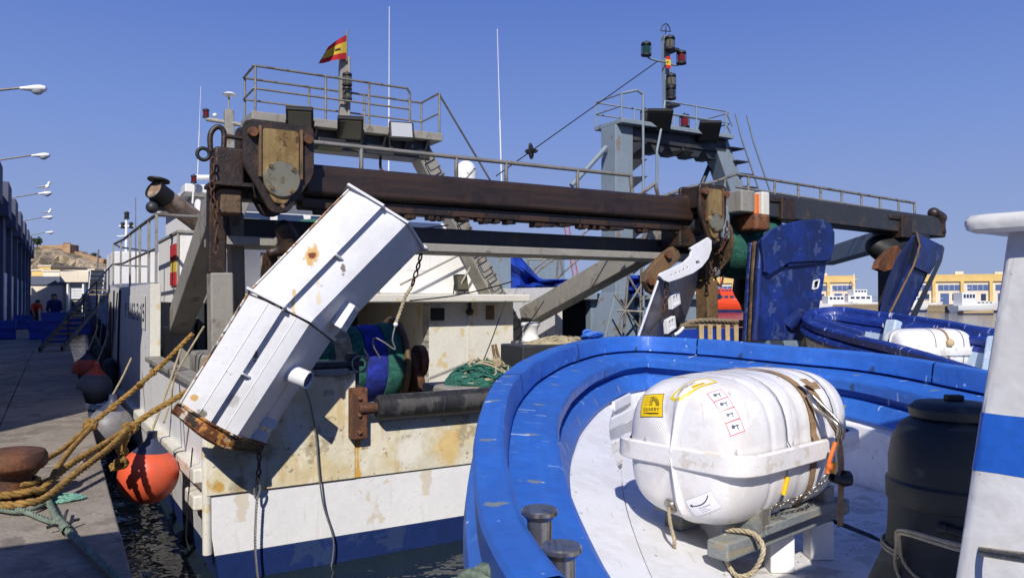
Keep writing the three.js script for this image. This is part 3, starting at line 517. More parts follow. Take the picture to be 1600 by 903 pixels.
{
  const g1 = block('quay_shed', 'low pale shed with a flat grey roof closing the end of the quay', 40, 97, 445, 66, 10, M.plasterCream, QY, { roof: M.roofGrey, rk: 3 });
  const a = W(99, 500, 64), t = thing('garage', 'pale garage with a slatted shutter between white posts', 'building', { harbour: false });
  part(t, 'wall', box(a[0] - 0.5, a[0] + 1.9, 4.1, 5.0, -72, -64.2, 0), M.plasterCream);
  part(t, 'back_wall', box(a[0], a[0] + 1.4, QY, 4.1, -72, -65, 0), M.plasterCream);
  for (let k = 0; k < 6; k++) part(t, 'shutter_slat', box(a[0] + 0.1, a[0] + 1.3, 2.7 + k * 0.23, 2.9 + k * 0.23, -65, -64.8, 0), M.shedWhite);
  for (let k = 0; k < 2; k++) part(t, 'post', box(a[0] - 0.06 + k * 1.32, a[0] + 0.1 + k * 1.32, QY, 4.1, -64.7, -64.4, 0), M.white);
  part(t, 'grille', box(a[0] + 0.1, a[0] + 1.3, QY + 0.2, 2.5, -65, -64.9, 0), M.darkSteel);
  block('grey_shed', 'grey flat-roofed shed behind the pale shed', 44, 118, 435, 78, 10, M.roofGrey, QY, { roof: M.roofGrey });
  const w3 = [[0.25, 0.75, 1, 1.2], [0.6, 0.75, 1, 1.2], [0.85, 0.75, 1, 1.2]];
  block('town_house', 'yellow flat-roofed house under the castle hill', 48, 66, 423, 120, 12, M.plasterYellow, QY, { windows: w3, group: 'town houses under the hill' });
  block('town_house', 'ochre house with a raised cube on its roof beside the yellow house', 60, 78, 416, 128, 12, M.plasterYellow, QY, { windows: w3, group: 'town houses under the hill' });
  block('town_house', 'cream house with a small white window in the middle of the town row', 66, 92, 424, 116, 12, M.plasterCream, QY, { windows: w3, group: 'town houses under the hill' });
  block('town_house', 'long white house right of the cream house', 94, 138, 424, 124, 14, M.plasterWhite, QY, { windows: w3, group: 'town houses under the hill' });
  block('town_house', 'white house with a roof cube above the long white house', 101, 109, 419, 134, 8, M.plasterWhite, QY, { windows: [[0.5, 0.8, 1, 1]], group: 'town houses under the hill' });
  block('town_house', 'white house with an arched bell gable at the right end of the town row', 138, 146, 422, 118, 10, M.plasterWhite, QY, { windows: [[0.5, 0.85, 1, 1.4]], group: 'town houses under the hill' });
  const c = W(138, 441, 100), y = thing('gabled_house', 'small yellow gabled house with white trim behind the gangway', 'building', { harbour: false });
  part(y, 'wall', box(c[0] - 0.7, c[0] + 0.75, QY, c[1] + 0.2, -108, -100, 0), M.plasterYellow);
  part(y, 'gable', plate([[-0.85, 0], [0.9, 0], [0.05, 0.8]], 8, [c[0], c[1] + 0.2, -108], [1, 0, 0], [0, 1, 0], [], 0.01), M.plasterWhite);
  block('red_container', 'red stack behind the gangway ladder', 150, 163, 433, 90, 6, M.red, QY, { cat: 'container', roof: M.red });
}
{
  // castle hill
  const t = structure('hill'), rows = [];
  const ridge = [[-20, 455], [20, 420], [40, 392], [60, 384], [85, 385], [100, 388], [112, 394], [130, 399], [150, 405], [175, 414], [220, 432], [300, 452], [380, 463]];
  const D0 = 400;
  for (let r = 0; r <= 14; r++) {
    const row = [], f = r / 14;
    for (let i = 0; i <= 90; i++) {
      const px = lerp(-20, 380, i / 90); let k = 0; while (k < ridge.length - 2 && px > ridge[k + 1][0]) k++;
      const tt = (px - ridge[k][0]) / (ridge[k + 1][0] - ridge[k][0]), py = lerp(ridge[k][1], ridge[k + 1][1], tt), p = W(px, py, D0);
      const up = f < 0.72 ? Math.pow(f / 0.72, 0.6) : 1, n = samp(N.mid, i * 11, r * 31) - 0.5, nn = samp(N.fine, i * 7, r * 17) - 0.5;
      row.push([p[0] * (1 + (f - 0.72) * 0.1), 0 + (p[1] - 0) * up + (f > 0.05 ? n * 5 + nn * 4 : 0) * (f < 0.72 ? Math.sin(f / 0.72 * Math.PI) + 0.25 : 0.2), -D0 + (0.72 - f) * 110 + n * 12]);
    }
    rows.push(row);
  }
  part(t, 'slope', grid(rows, 20), M.hill);
}
{
  const t = thing('castle', 'brown stone castle walls with a square tower on the hilltop', 'castle', { harbour: false });
  const wall = (px0, py0, px1, py1, h, name = 'wall') => { const a = W(px0, py0, 396), b = W(px1, py1, 396); part(t, name, beam([a[0], a[1] - h / 2, a[2]], [b[0], b[1] - h / 2, b[2]], 3, h, [0, 1, 0], 0), M.castle); };
  wall(62, 384, 100, 383, 6); wall(112, 392, 128, 395, 7); wall(128, 396, 162, 405, 5); wall(88, 390, 98, 391, 9);
  const a = W(100, 382, 393), b = W(112, 382, 393); part(t, 'tower', box(a[0], b[0], a[1] - 10, a[1], -399, -391, 0.2), M.castle);
  for (let k = 0; k < 4; k++) part(t, 'merlon', box(lerp(a[0], b[0], k / 4 + 0.03), lerp(a[0], b[0], k / 4 + 0.18), a[1], a[1] + 0.8, -392, -391, 0), M.castle);
}
function tree(px, py, D, r, label) {
  const c = W(px, py, D), t = thing('tree', label, 'tree', { harbour: false, group: 'trees on the hill' }), gs = [];
  part(t, 'trunk', [bar([c[0], c[1] - r * 2.2, c[2]], [c[0], c[1], c[2]], r * 0.14, r * 0.06), bar([c[0], c[1] - r * 0.8, c[2]], [c[0] + r * 0.5, c[1] + r * 0.2, c[2]], r * 0.07, r * 0.03)], M.rustBrown);
  for (let i = 0; i < 420; i++) {
    const a = rr(0, 6.283), b = Math.acos(rr(-1, 1)), q = r * Math.pow(rnd(), 0.45) * (0.8 + 0.3 * Math.sin(a * 3));
    const g = new THREE.TetrahedronGeometry(r * rr(0.1, 0.2)); g.rotateX(rr(0, 6)); g.rotateY(rr(0, 6)); g.scale(1, 0.6, 1);
    g.translate(c[0] + Math.sin(b) * Math.cos(a) * q * 1.15, c[1] + Math.cos(b) * q * 0.85, c[2] + Math.sin(b) * Math.sin(a) * q); gs.push(prep(g));
  }
  part(t, 'crown', gs, M.leaf);
}
tree(57, 377, 398, 3.0, 'round dark tree at the left end of the castle hill');
tree(146, 398, 400, 1.6, 'small dark tree on the right shoulder of the castle hill');
tree(154, 402, 400, 1.2, 'smallest dark tree at the right end of the castle hill');
// far side of the harbour, right
{
  const q = structure('far_quay'), a = W(1060, 480, 175), b = W(1760, 480, 140);
  const A = [a[0], 0.5, a[2]], Bq = [b[0], 0.5, b[2]];
  part(q, 'quay_wall', beam([A[0], -0.3, A[2] - 30], [Bq[0], -0.3, Bq[2] - 30], 60, 3.4, [0, 1, 0], 0.1), M.woodGrey);
  const dir = V(Bq).sub(V(A)).normalize(), nor = new THREE.Vector3(-dir.z, 0, dir.x).multiplyScalar(nz(dir));
  function nz(d) { return d.x > 0 ? 1 : -1; }
  const L = V(Bq).sub(V(A)).length(), bays = Math.floor(L / 5.2);
  const mk = (t, s0, s1, y0, y1, off0, off1, m, name, parent) => {
    const p = V(A).addScaledVector(dir, s0), r = V(A).addScaledVector(dir, s1), o = (off0 + off1) / 2;
    return part(parent || t, name, beam([p.x + nor.x * o, (y0 + y1) / 2, p.z + nor.z * o], [r.x + nor.x * o, (y0 + y1) / 2, r.z + nor.z * o], Math.abs(off1 - off0), y1 - y0, [0, 1, 0], 0), m);
  };
  for (const [i0, i1, label] of [[0, Math.floor(bays * 0.53), 'yellow-topped harbour building seen between the blue trawl doors'], [Math.floor(bays * 0.53) + 1, bays, 'yellow-topped harbour building right of the blue trawl doors']]) {
    const t = thing('harbour_building', label, 'building', { harbour: false, group: 'harbour buildings across the water' });
    const s0 = i0 * 5.2, s1 = i1 * 5.2;
    mk(t, s0, s1, 1.4, 6.2, -20, -12, M.plasterCream, 'wall'); mk(t, s0 - 0.3, s1 + 0.3, 6.2, 7.7, -20, -11.6, M.plasterYellow, 'parapet');
    for (let i = i0; i < i1; i++) {
      const s = i * 5.2;
      mk(t, s - 0.3, s + 0.3, 1.4, 6.2, -12, -11.5, M.plasterYellow, 'pillar');
      const w = mk(t, s + 0.8, s + 4.7, 4.3, 5.5, -12, -11.94, M.glassBlue, 'window');
      for (let k = 1; k < 4; k++) mk(t, s + 0.8 + k * 0.98, s + 0.86 + k * 0.98, 4.3, 5.5, -11.95, -11.88, M.plasterCream, 'mullion', w);
      const d = mk(t, s + (i % 2 ? 0.8 : 1.2), s + (i % 2 ? 2.3 : 2.8), 1.4, 3.7, -12, -11.93, M.glassBlue, 'door');
      mk(t, s + 3.4, s + 4.3, 2.2, 3.6, -12, -11.93, M.glassDark, 'window');
    }
    mk(t, s1 - 0.3, s1 + 0.3, 1.4, 6.2, -12, -11.5, M.plasterYellow, 'pillar');
    for (let k = 0; k < 4; k++) mk(t, lerp(s0, s1, 0.2 + k * 0.2), lerp(s0, s1, 0.2 + k * 0.2) + 1.6, 7.7, 8.2 + 0.2 * (k % 2), -17, -15, M.plasterCream, 'roof_unit');
  }
}
// boats moored across the water
function farBoat(name, label, px, py, len, turn, hullM, o = {}) {
  const b = WY(px, py, 0), t = thing(name, label, 'boat', { harbour: false, group: o.group });
  const half = o.beam || len * 0.15, fb = o.freeboard || 1.3, sec = [];
  for (let i = 0; i <= 12; i++) { const s = i / 12, w = half * (s > 0.6 ? Math.sqrt(Math.max(0, 1 - Math.pow((s - 0.6) / 0.4, 2))) : 0.92 + 0.08 * s), h = fb * (1 + 0.55 * s * s), x = (s - 0.5) * len; sec.push([[x * 0.96, -0.3, -w * 0.6], [x, h * 0.5, -w * 0.95], [x * 1.02, h, -w], [x * 1.02, h, w], [x, h * 0.5, w * 0.95], [x * 0.96, -0.3, w * 0.6]]); }
  const R = g => g.applyMatrix4(new THREE.Matrix4().makeRotationY(turn).setPosition(b[0], 0, b[2]));
  part(t, 'hull', R(mergeGeometries([grid(sec), grid([sec[0].slice(0, 3), sec[0].slice(3).reverse()])])), hullM);
  part(t, 'waterline_stripe', R(grid(sec.map(r => [[r[0][0], -0.1, r[0][2] * 1.5], [r[1][0], fb * 0.3, r[1][2] * 1.01]]).concat())), o.stripe || M.hullBlue);
  part(t, 'waterline_stripe', R(grid(sec.map(r => [[r[0][0], -0.1, -r[0][2] * 1.5], [r[1][0], fb * 0.3, -r[1][2] * 1.01]]))), o.stripe || M.hullBlue);
  for (const [x0, x1, y0, y1, hw, m] of o.cabins || []) {
    const c = part(t, 'cabin', R(box(x0 * len, x1 * len, fb * y0, fb * y1, -hw * half, hw * half, 0.08)), m || M.white);
    for (let k = 0; k < 4; k++) part(c, 'window', R(box(lerp(x0, x1, 0.1 + k * 0.22) * len, lerp(x0, x1, 0.26 + k * 0.22) * len, fb * lerp(y0, y1, 0.58), fb * lerp(y0, y1, 0.86), -hw * half - 0.03, hw * half + 0.03, 0)), M.glassDark);
  }
  if (o.mast) part(t, 'mast', R(mergeGeometries([bar([o.mast[0] * len, fb, 0], [o.mast[0] * len, fb * o.mast[1], 0], 0.09), bar([o.mast[0] * len - 0.8, fb * o.mast[1] * 0.85, 0], [o.mast[0] * len + 0.8, fb * o.mast[1] * 0.85, 0], 0.05), bar([o.mast[0] * len, fb * o.mast[1] * 0.6, 0], [(o.mast[0] + 0.3) * len, fb * 1.4, 0], 0.02)])), o.mastM || M.white);
  if (o.rail) part(t, 'rail', R(mergeGeometries([-1, 1].map(s => pipe(sec.filter((_, i) => i > 5).map(r => [r[2][0], r[2][1] + 0.7, r[2][2] * s * 0.97]), 0.03, 5)))), M.white);
  return t;
}
farBoat('rescue_boat', 'orange-red rescue boat with a yellow plate across the harbour', 1140, 487, 15, 0.12, M.rescue, { freeboard: 1.5, stripe: M.hullBlue, cabins: [[-0.22, 0.12, 1.1, 2.3, 0.7, M.rescue], [-0.15, 0.06, 2.3, 3.0, 0.5, M.rescue]], mast: [-0.12, 4.6], mastM: M.rescue, rail: true });
farBoat('fishing_boat', 'white fishing boat with tall mast between the blue trawl doors', 1330, 485, 16, 0.15, M.white, { cabins: [[-0.1, 0.25, 1.2, 2.5, 0.7], [0.0, 0.2, 2.5, 3.5, 0.5]], mast: [0.05, 6.2], rail: true, group: 'white boats across the water' });
farBoat('fishing_boat', 'white launch whose bow shows right of the leaning blue trawl door', 1428, 487, 11, -0.1, M.white, { cabins: [[-0.2, 0.1, 1.1, 2.3, 0.7]], rail: true, group: 'white boats across the water' });
farBoat('fishing_boat', 'white fishing boat with low wheelhouse near the white post', 1526, 488, 10, 0.2, M.white, { cabins: [[-0.4, -0.1, 1.0, 2.9, 0.75], [-0.1, 0.3, 1.0, 1.6, 0.7]], mast: [-0.2, 4.2], group: 'white boats across the water' });
farBoat('rowing_boat', 'small tan open boat floating before the white fishing boat', 1528, 491, 6, 0.1, M.wood, { freeboard: 0.5, group: 'white boats across the water' });
farBoat('fishing_boat', 'white boat half hidden behind the left blue trawl door', 1290, 486, 12, 0.1, M.white, { cabins: [[0.0, 0.3, 1.1, 2.4, 0.7]], mast: [0.1, 4], group: 'white boats across the water' });
{
  const t = thing('tower_crane', 'far red lattice crane jib seen under the brown beam', 'crane', { harbour: false }), a = W(885, 350, 260), b = W(908, 470, 260), gs = [];
  for (const o of [-0.8, 0.8]) for (const e of [-0.8, 0.8]) gs.push(bar([a[0] + o, a[1], a[2] + e], [b[0] + o, 0, b[2] + e], 0.14, 0.14, 5));
  for (let k = 0; k < 14; k++) { const u = k / 14, v = (k + 1) / 14; gs.push(bar([lerp(a[0], b[0], u) - 0.8, lerp(a[1], 0, u), a[2] + 0.8], [lerp(a[0], b[0], v) + 0.8, lerp(a[1], 0, v), a[2] + 0.8], 0.1, 0.1, 5)); }
  part(t, 'lattice', gs, M.craneRed);
}
{
  const t = structure('far_shore'), a = W(560, 470, 300), b = W(1080, 470, 300);
  part(t, 'breakwater', box(a[0], b[0], -1, 2.6, -320, -300, 0.3), M.woodGrey);
}
// ------------------------------------------------------------------ lettering and print, drawn on canvases
function print(w, h, draw) {
  const c = document.createElement('canvas'); c.width = w; c.height = h;
  const x = c.getContext('2d'); draw(x, w, h);
  const t = new THREE.CanvasTexture(c); t.colorSpace = THREE.SRGBColorSpace; t.magFilter = THREE.LinearFilter; return t;
}
const quadUV = (a, b, c, d) => { const g = new THREE.BufferGeometry(); g.setAttribute('position', new THREE.Float32BufferAttribute([...a, ...b, ...c, ...a, ...c, ...d], 3)); g.setAttribute('uv', new THREE.Float32BufferAttribute([0, 0, 1, 0, 1, 1, 0, 0, 1, 1, 0, 1], 2)); g.computeVertexNormals(); return keepUV(g); };
function group(parent, name) { const g = new THREE.Group(); g.name = name; parent.add(g); return g; }
function railing(parent, name, rails, posts, r, m) { for (const p of rails) part(parent, name, pipe(p, r), m); for (const [a, b] of posts) part(parent, 'rail_post', bar(a, b, r * 0.95), m); }
function floodlight(parent, c, w, h, tilt, yaw, glassM = M.lens) {
  const q = new THREE.Matrix4().makeRotationY(yaw).multiply(new THREE.Matrix4().makeRotationX(tilt)).setPosition(c[0], c[1], c[2]);
  const f = part(parent, 'floodlight', [new RoundedBoxGeometry(w, h, 0.09, 1, 0.02).applyMatrix4(q), ...[-1, 1].map(s => bar([s * w * 0.52, -h * 0.1, -0.02], [s * w * 0.45, -h * 0.75, -0.1], 0.012).applyMatrix4(q))], M.black);
  part(f, 'glass', new THREE.BoxGeometry(w * 0.84, h * 0.8, 0.01).translate(0, 0, 0.046).applyMatrix4(q), glassM);
  return f;
}
function navLight(parent, c, k, lensM) {
  const f = part(parent, 'navigation_light', [lathe([[0.001, 0], [0.1, 0], [0.1, 0.03], [0.07, 0.05]].map(p => [p[0] * k, p[1] * k]), c, [0, 1, 0], 14), lathe([[0.07, 0.2], [0.1, 0.21], [0.09, 0.25], [0.03, 0.27], [0.001, 0.3]].map(p => [p[0] * k, p[1] * k]), c, [0, 1, 0], 14), ...[0, 1, 2, 3].map(i => bar([c[0] + Math.cos(i * 1.57 + 0.7) * 0.09 * k, c[1] + 0.03 * k, c[2] + Math.sin(i * 1.57 + 0.7) * 0.09 * k], [c[0] + Math.cos(i * 1.57 + 0.7) * 0.09 * k, c[1] + 0.21 * k, c[2] + Math.sin(i * 1.57 + 0.7) * 0.09 * k], 0.008 * k, 0.008 * k, 5))], M.black);
  part(f, 'lens', lathe([[0.07, 0.04], [0.078, 0.12], [0.07, 0.21]].map(p => [p[0] * k, p[1] * k]), c, [0, 1, 0], 14), lensM);
}
function whip(parent, px0, py0, px1, py1, D, r) { part(parent, 'whip_antenna', [bar(HD(px0, py0, D), HD(lerp(px0, px1, 0.5), lerp(py0, py1, 0.5), D), r, r * 0.85, 7), bar(HD(lerp(px0, px1, 0.5), lerp(py0, py1, 0.5), D), HD(px1, py1, D), r * 0.6, r * 0.4, 6)], M.white); }
function flag(parent, a, b, c, d, waves, name = 'flag') {           // cloth in three bands between hoist a-b and fly d-c
  const rows = 12, cols = 16, P = (u, v) => { const x = V(a).lerp(V(b), v), y = V(d).lerp(V(c), v), p = x.lerp(y, u); p.z += Math.sin(u * 7 + v * 1.5) * waves * u; p.y += Math.sin(u * 5) * waves * 0.4 * u - 0.0; return p.toArray(); };
  const band = (v0, v1) => grid(Array.from({ length: 5 }, (_, i) => Array.from({ length: cols + 1 }, (_, j) => P(j / cols, lerp(v0, v1, i / 4)))), 60);
  const f = part(parent, name, band(0, 0.27), M.flagRed); part(f, 'yellow_band', band(0.27, 0.73), M.flagYellow); part(f, 'red_band', band(0.73, 1), M.flagRed);
  part(f, 'emblem', (() => { const g = []; for (let i = 0; i < 6; i++) { const u = 0.3 + i * 0.03; g.push(ball(P(u, 0.5), 0.018, 6, 4)); } return g; })(), M.rustBrown);
  return f;
}
// sheave block: cheek plate with a pointed foot, brass cover, round axle cover and bolts; front face looks along +z
function sheaveBlock(parent, cx, cy, cz, w, h, dpt) {
  const o = rounded([[-w / 2, h * 0.5], [w / 2, h * 0.5], [w / 2, -h * 0.05], [w * 0.36, -h * 0.22], [w * 0.12, -h * 0.5], [-w * 0.12, -h * 0.5], [-w * 0.34, -h * 0.2], [-w / 2, 0]], 0.07);
  const b = part(parent, 'sheave_block', [plate(o, 0.05, [cx, cy, cz + dpt / 2 - 0.05], [1, 0, 0], [0, 1, 0]), plate(o, 0.05, [cx, cy, cz - dpt / 2], [1, 0, 0], [0, 1, 0]), box(cx - w * 0.44, cx + w * 0.44, cy + h * 0.1, cy + h * 0.47, cz - dpt / 2 + 0.03, cz + dpt / 2 - 0.03, 0.02)], M.grease);
  const zf = cz + dpt / 2;
  part(b, 'cover_plate', [plate(rounded([[-w * 0.25, h * 0.42], [w * 0.27, h * 0.42], [w * 0.27, -h * 0.1], [w * 0.1, -h * 0.4], [-w * 0.08, -h * 0.4], [-w * 0.25, -h * 0.12]], 0.05), 0.03, [cx, cy, zf], [1, 0, 0], [0, 1, 0])], M.brass);
  part(b, 'cover_edge', [box(cx - w * 0.3, cx - w * 0.26, cy - h * 0.12, cy + h * 0.44, zf, zf + 0.05, 0.006), box(cx + w * 0.28, cx + w * 0.32, cy - h * 0.12, cy + h * 0.44, zf, zf + 0.05, 0.006)], M.rustBrown);
  part(b, 'axle_cover', lathe([[0.001, 0.03], [w * 0.245, 0.03], [w * 0.26, 0.02], [w * 0.26, 0]], [cx + w * 0.02, cy - h * 0.13, zf + 0.03], [0, 0, 1], 32), M.disc);
  for (const [bx, by] of [[-0.14, 0.0], [0.18, -0.02], [-0.12, -0.24], [0.16, -0.26], [0.02, -0.43]]) part(b, 'bolt', lathe([[0.001, 0.03], [0.02, 0.03], [0.024, 0]], [cx + w * bx, cy + h * by, zf + 0.055], [0, 0, 1], 8), M.rustBrown);
  for (const [bx, by] of [[-0.38, 0.36], [0.4, 0.34]]) part(b, 'pin', lathe([[0.001, 0.07], [0.045, 0.07], [0.05, 0.05], [0.05, 0]], [cx + w * bx, cy + h * by, zf], [0, 0, 1], 12), M.rust);
  part(b, 'sheave_wheel', lathe([[0.001, -0.1], [w * 0.3, -0.1], [w * 0.24, 0], [w * 0.3, 0.1], [0.001, 0.1]], [cx, cy - h * 0.14, cz], [0, 0, 1], 20), M.darkSteel);
  return b;
}
// ------------------------------------------------------------------ white trawler
const T1 = thing('fishing_trawler', 'white steel trawler with brown stern beam and railed gantry beside the quay', 'trawler');
{
  const BW = 7.0, side = (w) => { const bulge = 0.16 * Math.sin(Math.min(1, w / 10) * Math.PI / 2), t = Math.max(0, (w - 13) / 10); return -bulge + 3.5 * t * t; };
  const topY = w => w < 4.2 ? 1.9 : 3.0 + Math.max(0, w - 10) * 0.03;
  const sx = (w, y) => side(w) + (y < 0.9 ? (0.9 - y) * 0.14 : 0);
  const ws = [0, 1, 2, 3, 4.19]; const wf = [4.21, 6, 8, 10, 12, 14, 16, 18, 20, 22.4];
  const skin = (list, ys, mirror) => grid(list.map(w => ys(w).map(y => [mirror ? BW - sx(w, y) : sx(w, y), y, -w])), 40, mirror);
  for (const m of [false, true]) {
    part(T1, 'hull_side', [skin([...ws, ...wf], () => [0.27, 0.6, 0.9, 1.4, 1.9], m), skin(wf, w => [1.9, 2.4, topY(w)], m)], M.hullWhite);
    part(T1, 'boot_stripe', skin([...ws, ...wf], () => [-0.8, -0.2, 0.27], m), M.hullBlue);
    const f = x => m ? BW - x : x;
    for (const [y, n, off] of [[1.06, 6, 0.05], [0.8, 1, 0.3]]) for (let k = 0; k < n; k++) {          // rubbing strakes in lengths
      const w0 = k * 3 + (k ? 0 : 0.02), w1 = k * 3 + (n === 1 ? 0.5 : 2.985);
      part(T1, 'rubbing_strake', beam([f(side(w0) - 0.05), y - w0 * 0.015, -w0], [f(side(w1) - 0.05), y - w1 * 0.015, -w1], 0.12, 0.15, [0, 1, 0], 0.025), M.trim);
    }
    part(T1, 'bulwark_inside', grid([...ws].map(w => [[f(side(w) + 0.12), 1.1, -w], [f(side(w) + 0.1), 1.9, -w]]), 30), M.hullWhite);
    for (let k = 0; k < 3; k++) part(T1, 'bulwark_cap', beam([f(side(k * 1.4) + 0.04), 1.92, -k * 1.4 - 0.01], [f(side(k * 1.4 + 1.39) + 0.04), 1.92, -k * 1.4 - 1.39], 0.22, 0.07, [0, 1, 0], 0.015), M.steelGrey);
    part(T1, 'bulwark_end', box(f(side(4.2)), f(side(4.2) + 0.14), 1.88, 3.0, -4.26, -4.2, 0.01), M.trim);
  }
  part(T1, 'deck', grid([0, 4, 8, 12, 16, 20, 22].map(w => [[side(w) + 0.05, 1.1, -w], [BW - side(w) - 0.05, 1.1, -w]]), 30), M.steelGrey);
  part(T1, 'foredeck', grid([9, 12, 16, 20, 22].map(w => [[side(w) + 0.05, 2.75, -w], [BW - side(w) - 0.05, 2.75, -w]]), 30), M.steelGrey);
  // transom: blue foot, white belt, yellowed upper sheets standing proud, cut down in the middle for the stern roller
  part(T1, 'transom_foot', plate([[0.24, -0.8], [BW - 0.24, -0.8], [BW - 0.09, 0.27], [0.09, 0.27]], 0.06, [0, 0, -0.04], [1, 0, 0], [0, 1, 0]), M.hullBlue);
  part(T1, 'transom_belt', plate([[0.087, 0.272], [BW - 0.087, 0.272], [BW, 0.868], [0, 0.868]], 0.07, [0, 0, -0.05], [1, 0, 0], [0, 1, 0]), M.hullWhite);
  part(T1, 'transom_sheet', plate([[0.0, 0.872], [1.5, 0.872], [1.5, 2.02], [-0.01, 1.96]], 0.1, [0, 0, -0.05], [1, 0, 0], [0, 1, 0]), M.hullCream);
  part(T1, 'transom_sheet', plate([[1.505, 0.872], [5.5, 0.872], [5.5, 1.46], [1.505, 1.46]], 0.095, [0, 0, -0.05], [1, 0, 0], [0, 1, 0]), M.hullCream);
  part(T1, 'transom_sheet', plate([[5.505, 0.872], [BW, 0.872], [BW, 2.0], [5.505, 2.0]], 0.1, [0, 0, -0.05], [1, 0, 0], [0, 1, 0]), M.hullCream);
  part(T1, 'corner_post', bar([0.02, 0.3, 0.0], [0.0, 1.95, 0.0], 0.045), M.trim);
  part(T1, 'transom_cap', box(-0.05, 1.42, 1.985, 2.05, -0.16, 0.09, 0.015), M.steelGrey); part(T1, 'transom_cap', box(5.52, BW + 0.05, 1.985, 2.05, -0.16, 0.09, 0.015), M.steelGrey);
  const rol = part(T1, 'stern_roller', lathe([[0.001, 0], [0.1, 0], [0.135, 0.03], [0.135, 3.57], [0.1, 3.6], [0.001, 3.6]], [1.7, 1.62, 0.14], [1, 0, 0], 28), M.rubber);
  for (const x of [1.5, 5.4]) { const b = part(T1, 'roller_bracket', [box(x - 0.08, x + 0.1, 1.3, 1.84, -0.02, 0.16, 0.015), bar([x, 1.62, 0.14], [x + 0.25, 1.62, 0.14], 0.06)], M.rust); for (let k = 0; k < 3; k++) part(b, 'bolt', bar([x, 1.38 + k * 0.18, 0.16], [x, 1.38 + k * 0.18, 0.19], 0.02, 0.02, 6), M.rustBrown); }
  part(T1, 'roller_post', [box(1.44, 1.56, 1.46, 2.2, -0.14, 0.0, 0.01), box(0.7, 1.6, 2.06, 2.12, -0.2, 0.04, 0.01)], M.darkSteel);
  // registration letters on the raised side
  const reg = print(512, 160, (x, w, h) => { x.fillStyle = '#dedcd8'; x.fillRect(0, 0, w, h); x.fillStyle = '#22283a'; x.font = 'bold 118px sans-serif'; x.textAlign = 'center'; x.textBaseline = 'middle'; x.fillText('1ª AM2-3-15', w / 2, h / 2 + 4, w - 24); });
  const rm = new THREE.MeshStandardMaterial({ map: reg, roughness: 0.5 }); rm.side = THREE.DoubleSide;
  part(T1, 'registration_number', quadUV([sx(8.2, 2.3) - 0.012, 2.32, -8.2], [sx(4.7, 2.3) - 0.012, 2.32, -4.7], [sx(4.7, 2.3) - 0.012, 2.84, -4.7], [sx(8.2, 2.3) - 0.012, 2.84, -8.2]), rm);
  for (const [w0, w1] of [[12.2, 13.4], [16.2, 17]]) part(T1, 'side_door', [box(side(w0) - 0.02, side(w0) + 0.1, 1.3, 2.7, -w1, -w0, 0.01)], M.black);
  for (const w of [9.2, 11.0]) part(T1, 'hull_rib', beam([sx(w, 2.9) - 0.012, 2.95, -w], [sx(w + 0.6, 0.9) - 0.012, 0.95, -w - 0.6], 0.03, 0.05, [1, 0, 0], 0), M.darkSteel);
  // rail above the raised side
  const rail = []; for (const w of [4.4, 6, 8, 10, 13, 16, 19]) rail.push([side(w) + 0.1, topY(w) + 1.02, -w]);
  part(T1, 'side_rail', pipe(rail, 0.028), M.railGrey);
  part(T1, 'side_rail', pipe(rail.map(p => [p[0], p[1] - 0.5, p[2]]), 0.022), M.railGrey);
  for (const w of [4.4, 5.3, 6.6, 8.4, 10.8, 14, 18]) part(T1, 'rail_post', beam([side(w) + 0.1, topY(w), -w], [side(w) + 0.1, topY(w) + 1.02, -w], 0.035, 0.07, [0, 0, 1], 0.006), M.steelGrey);
  part(T1, 'side_rail', pipe([[side(4.4) + 0.1, 4.02, -4.4], [1.5, 4.02, -4.5]], 0.028), M.railGrey);
}
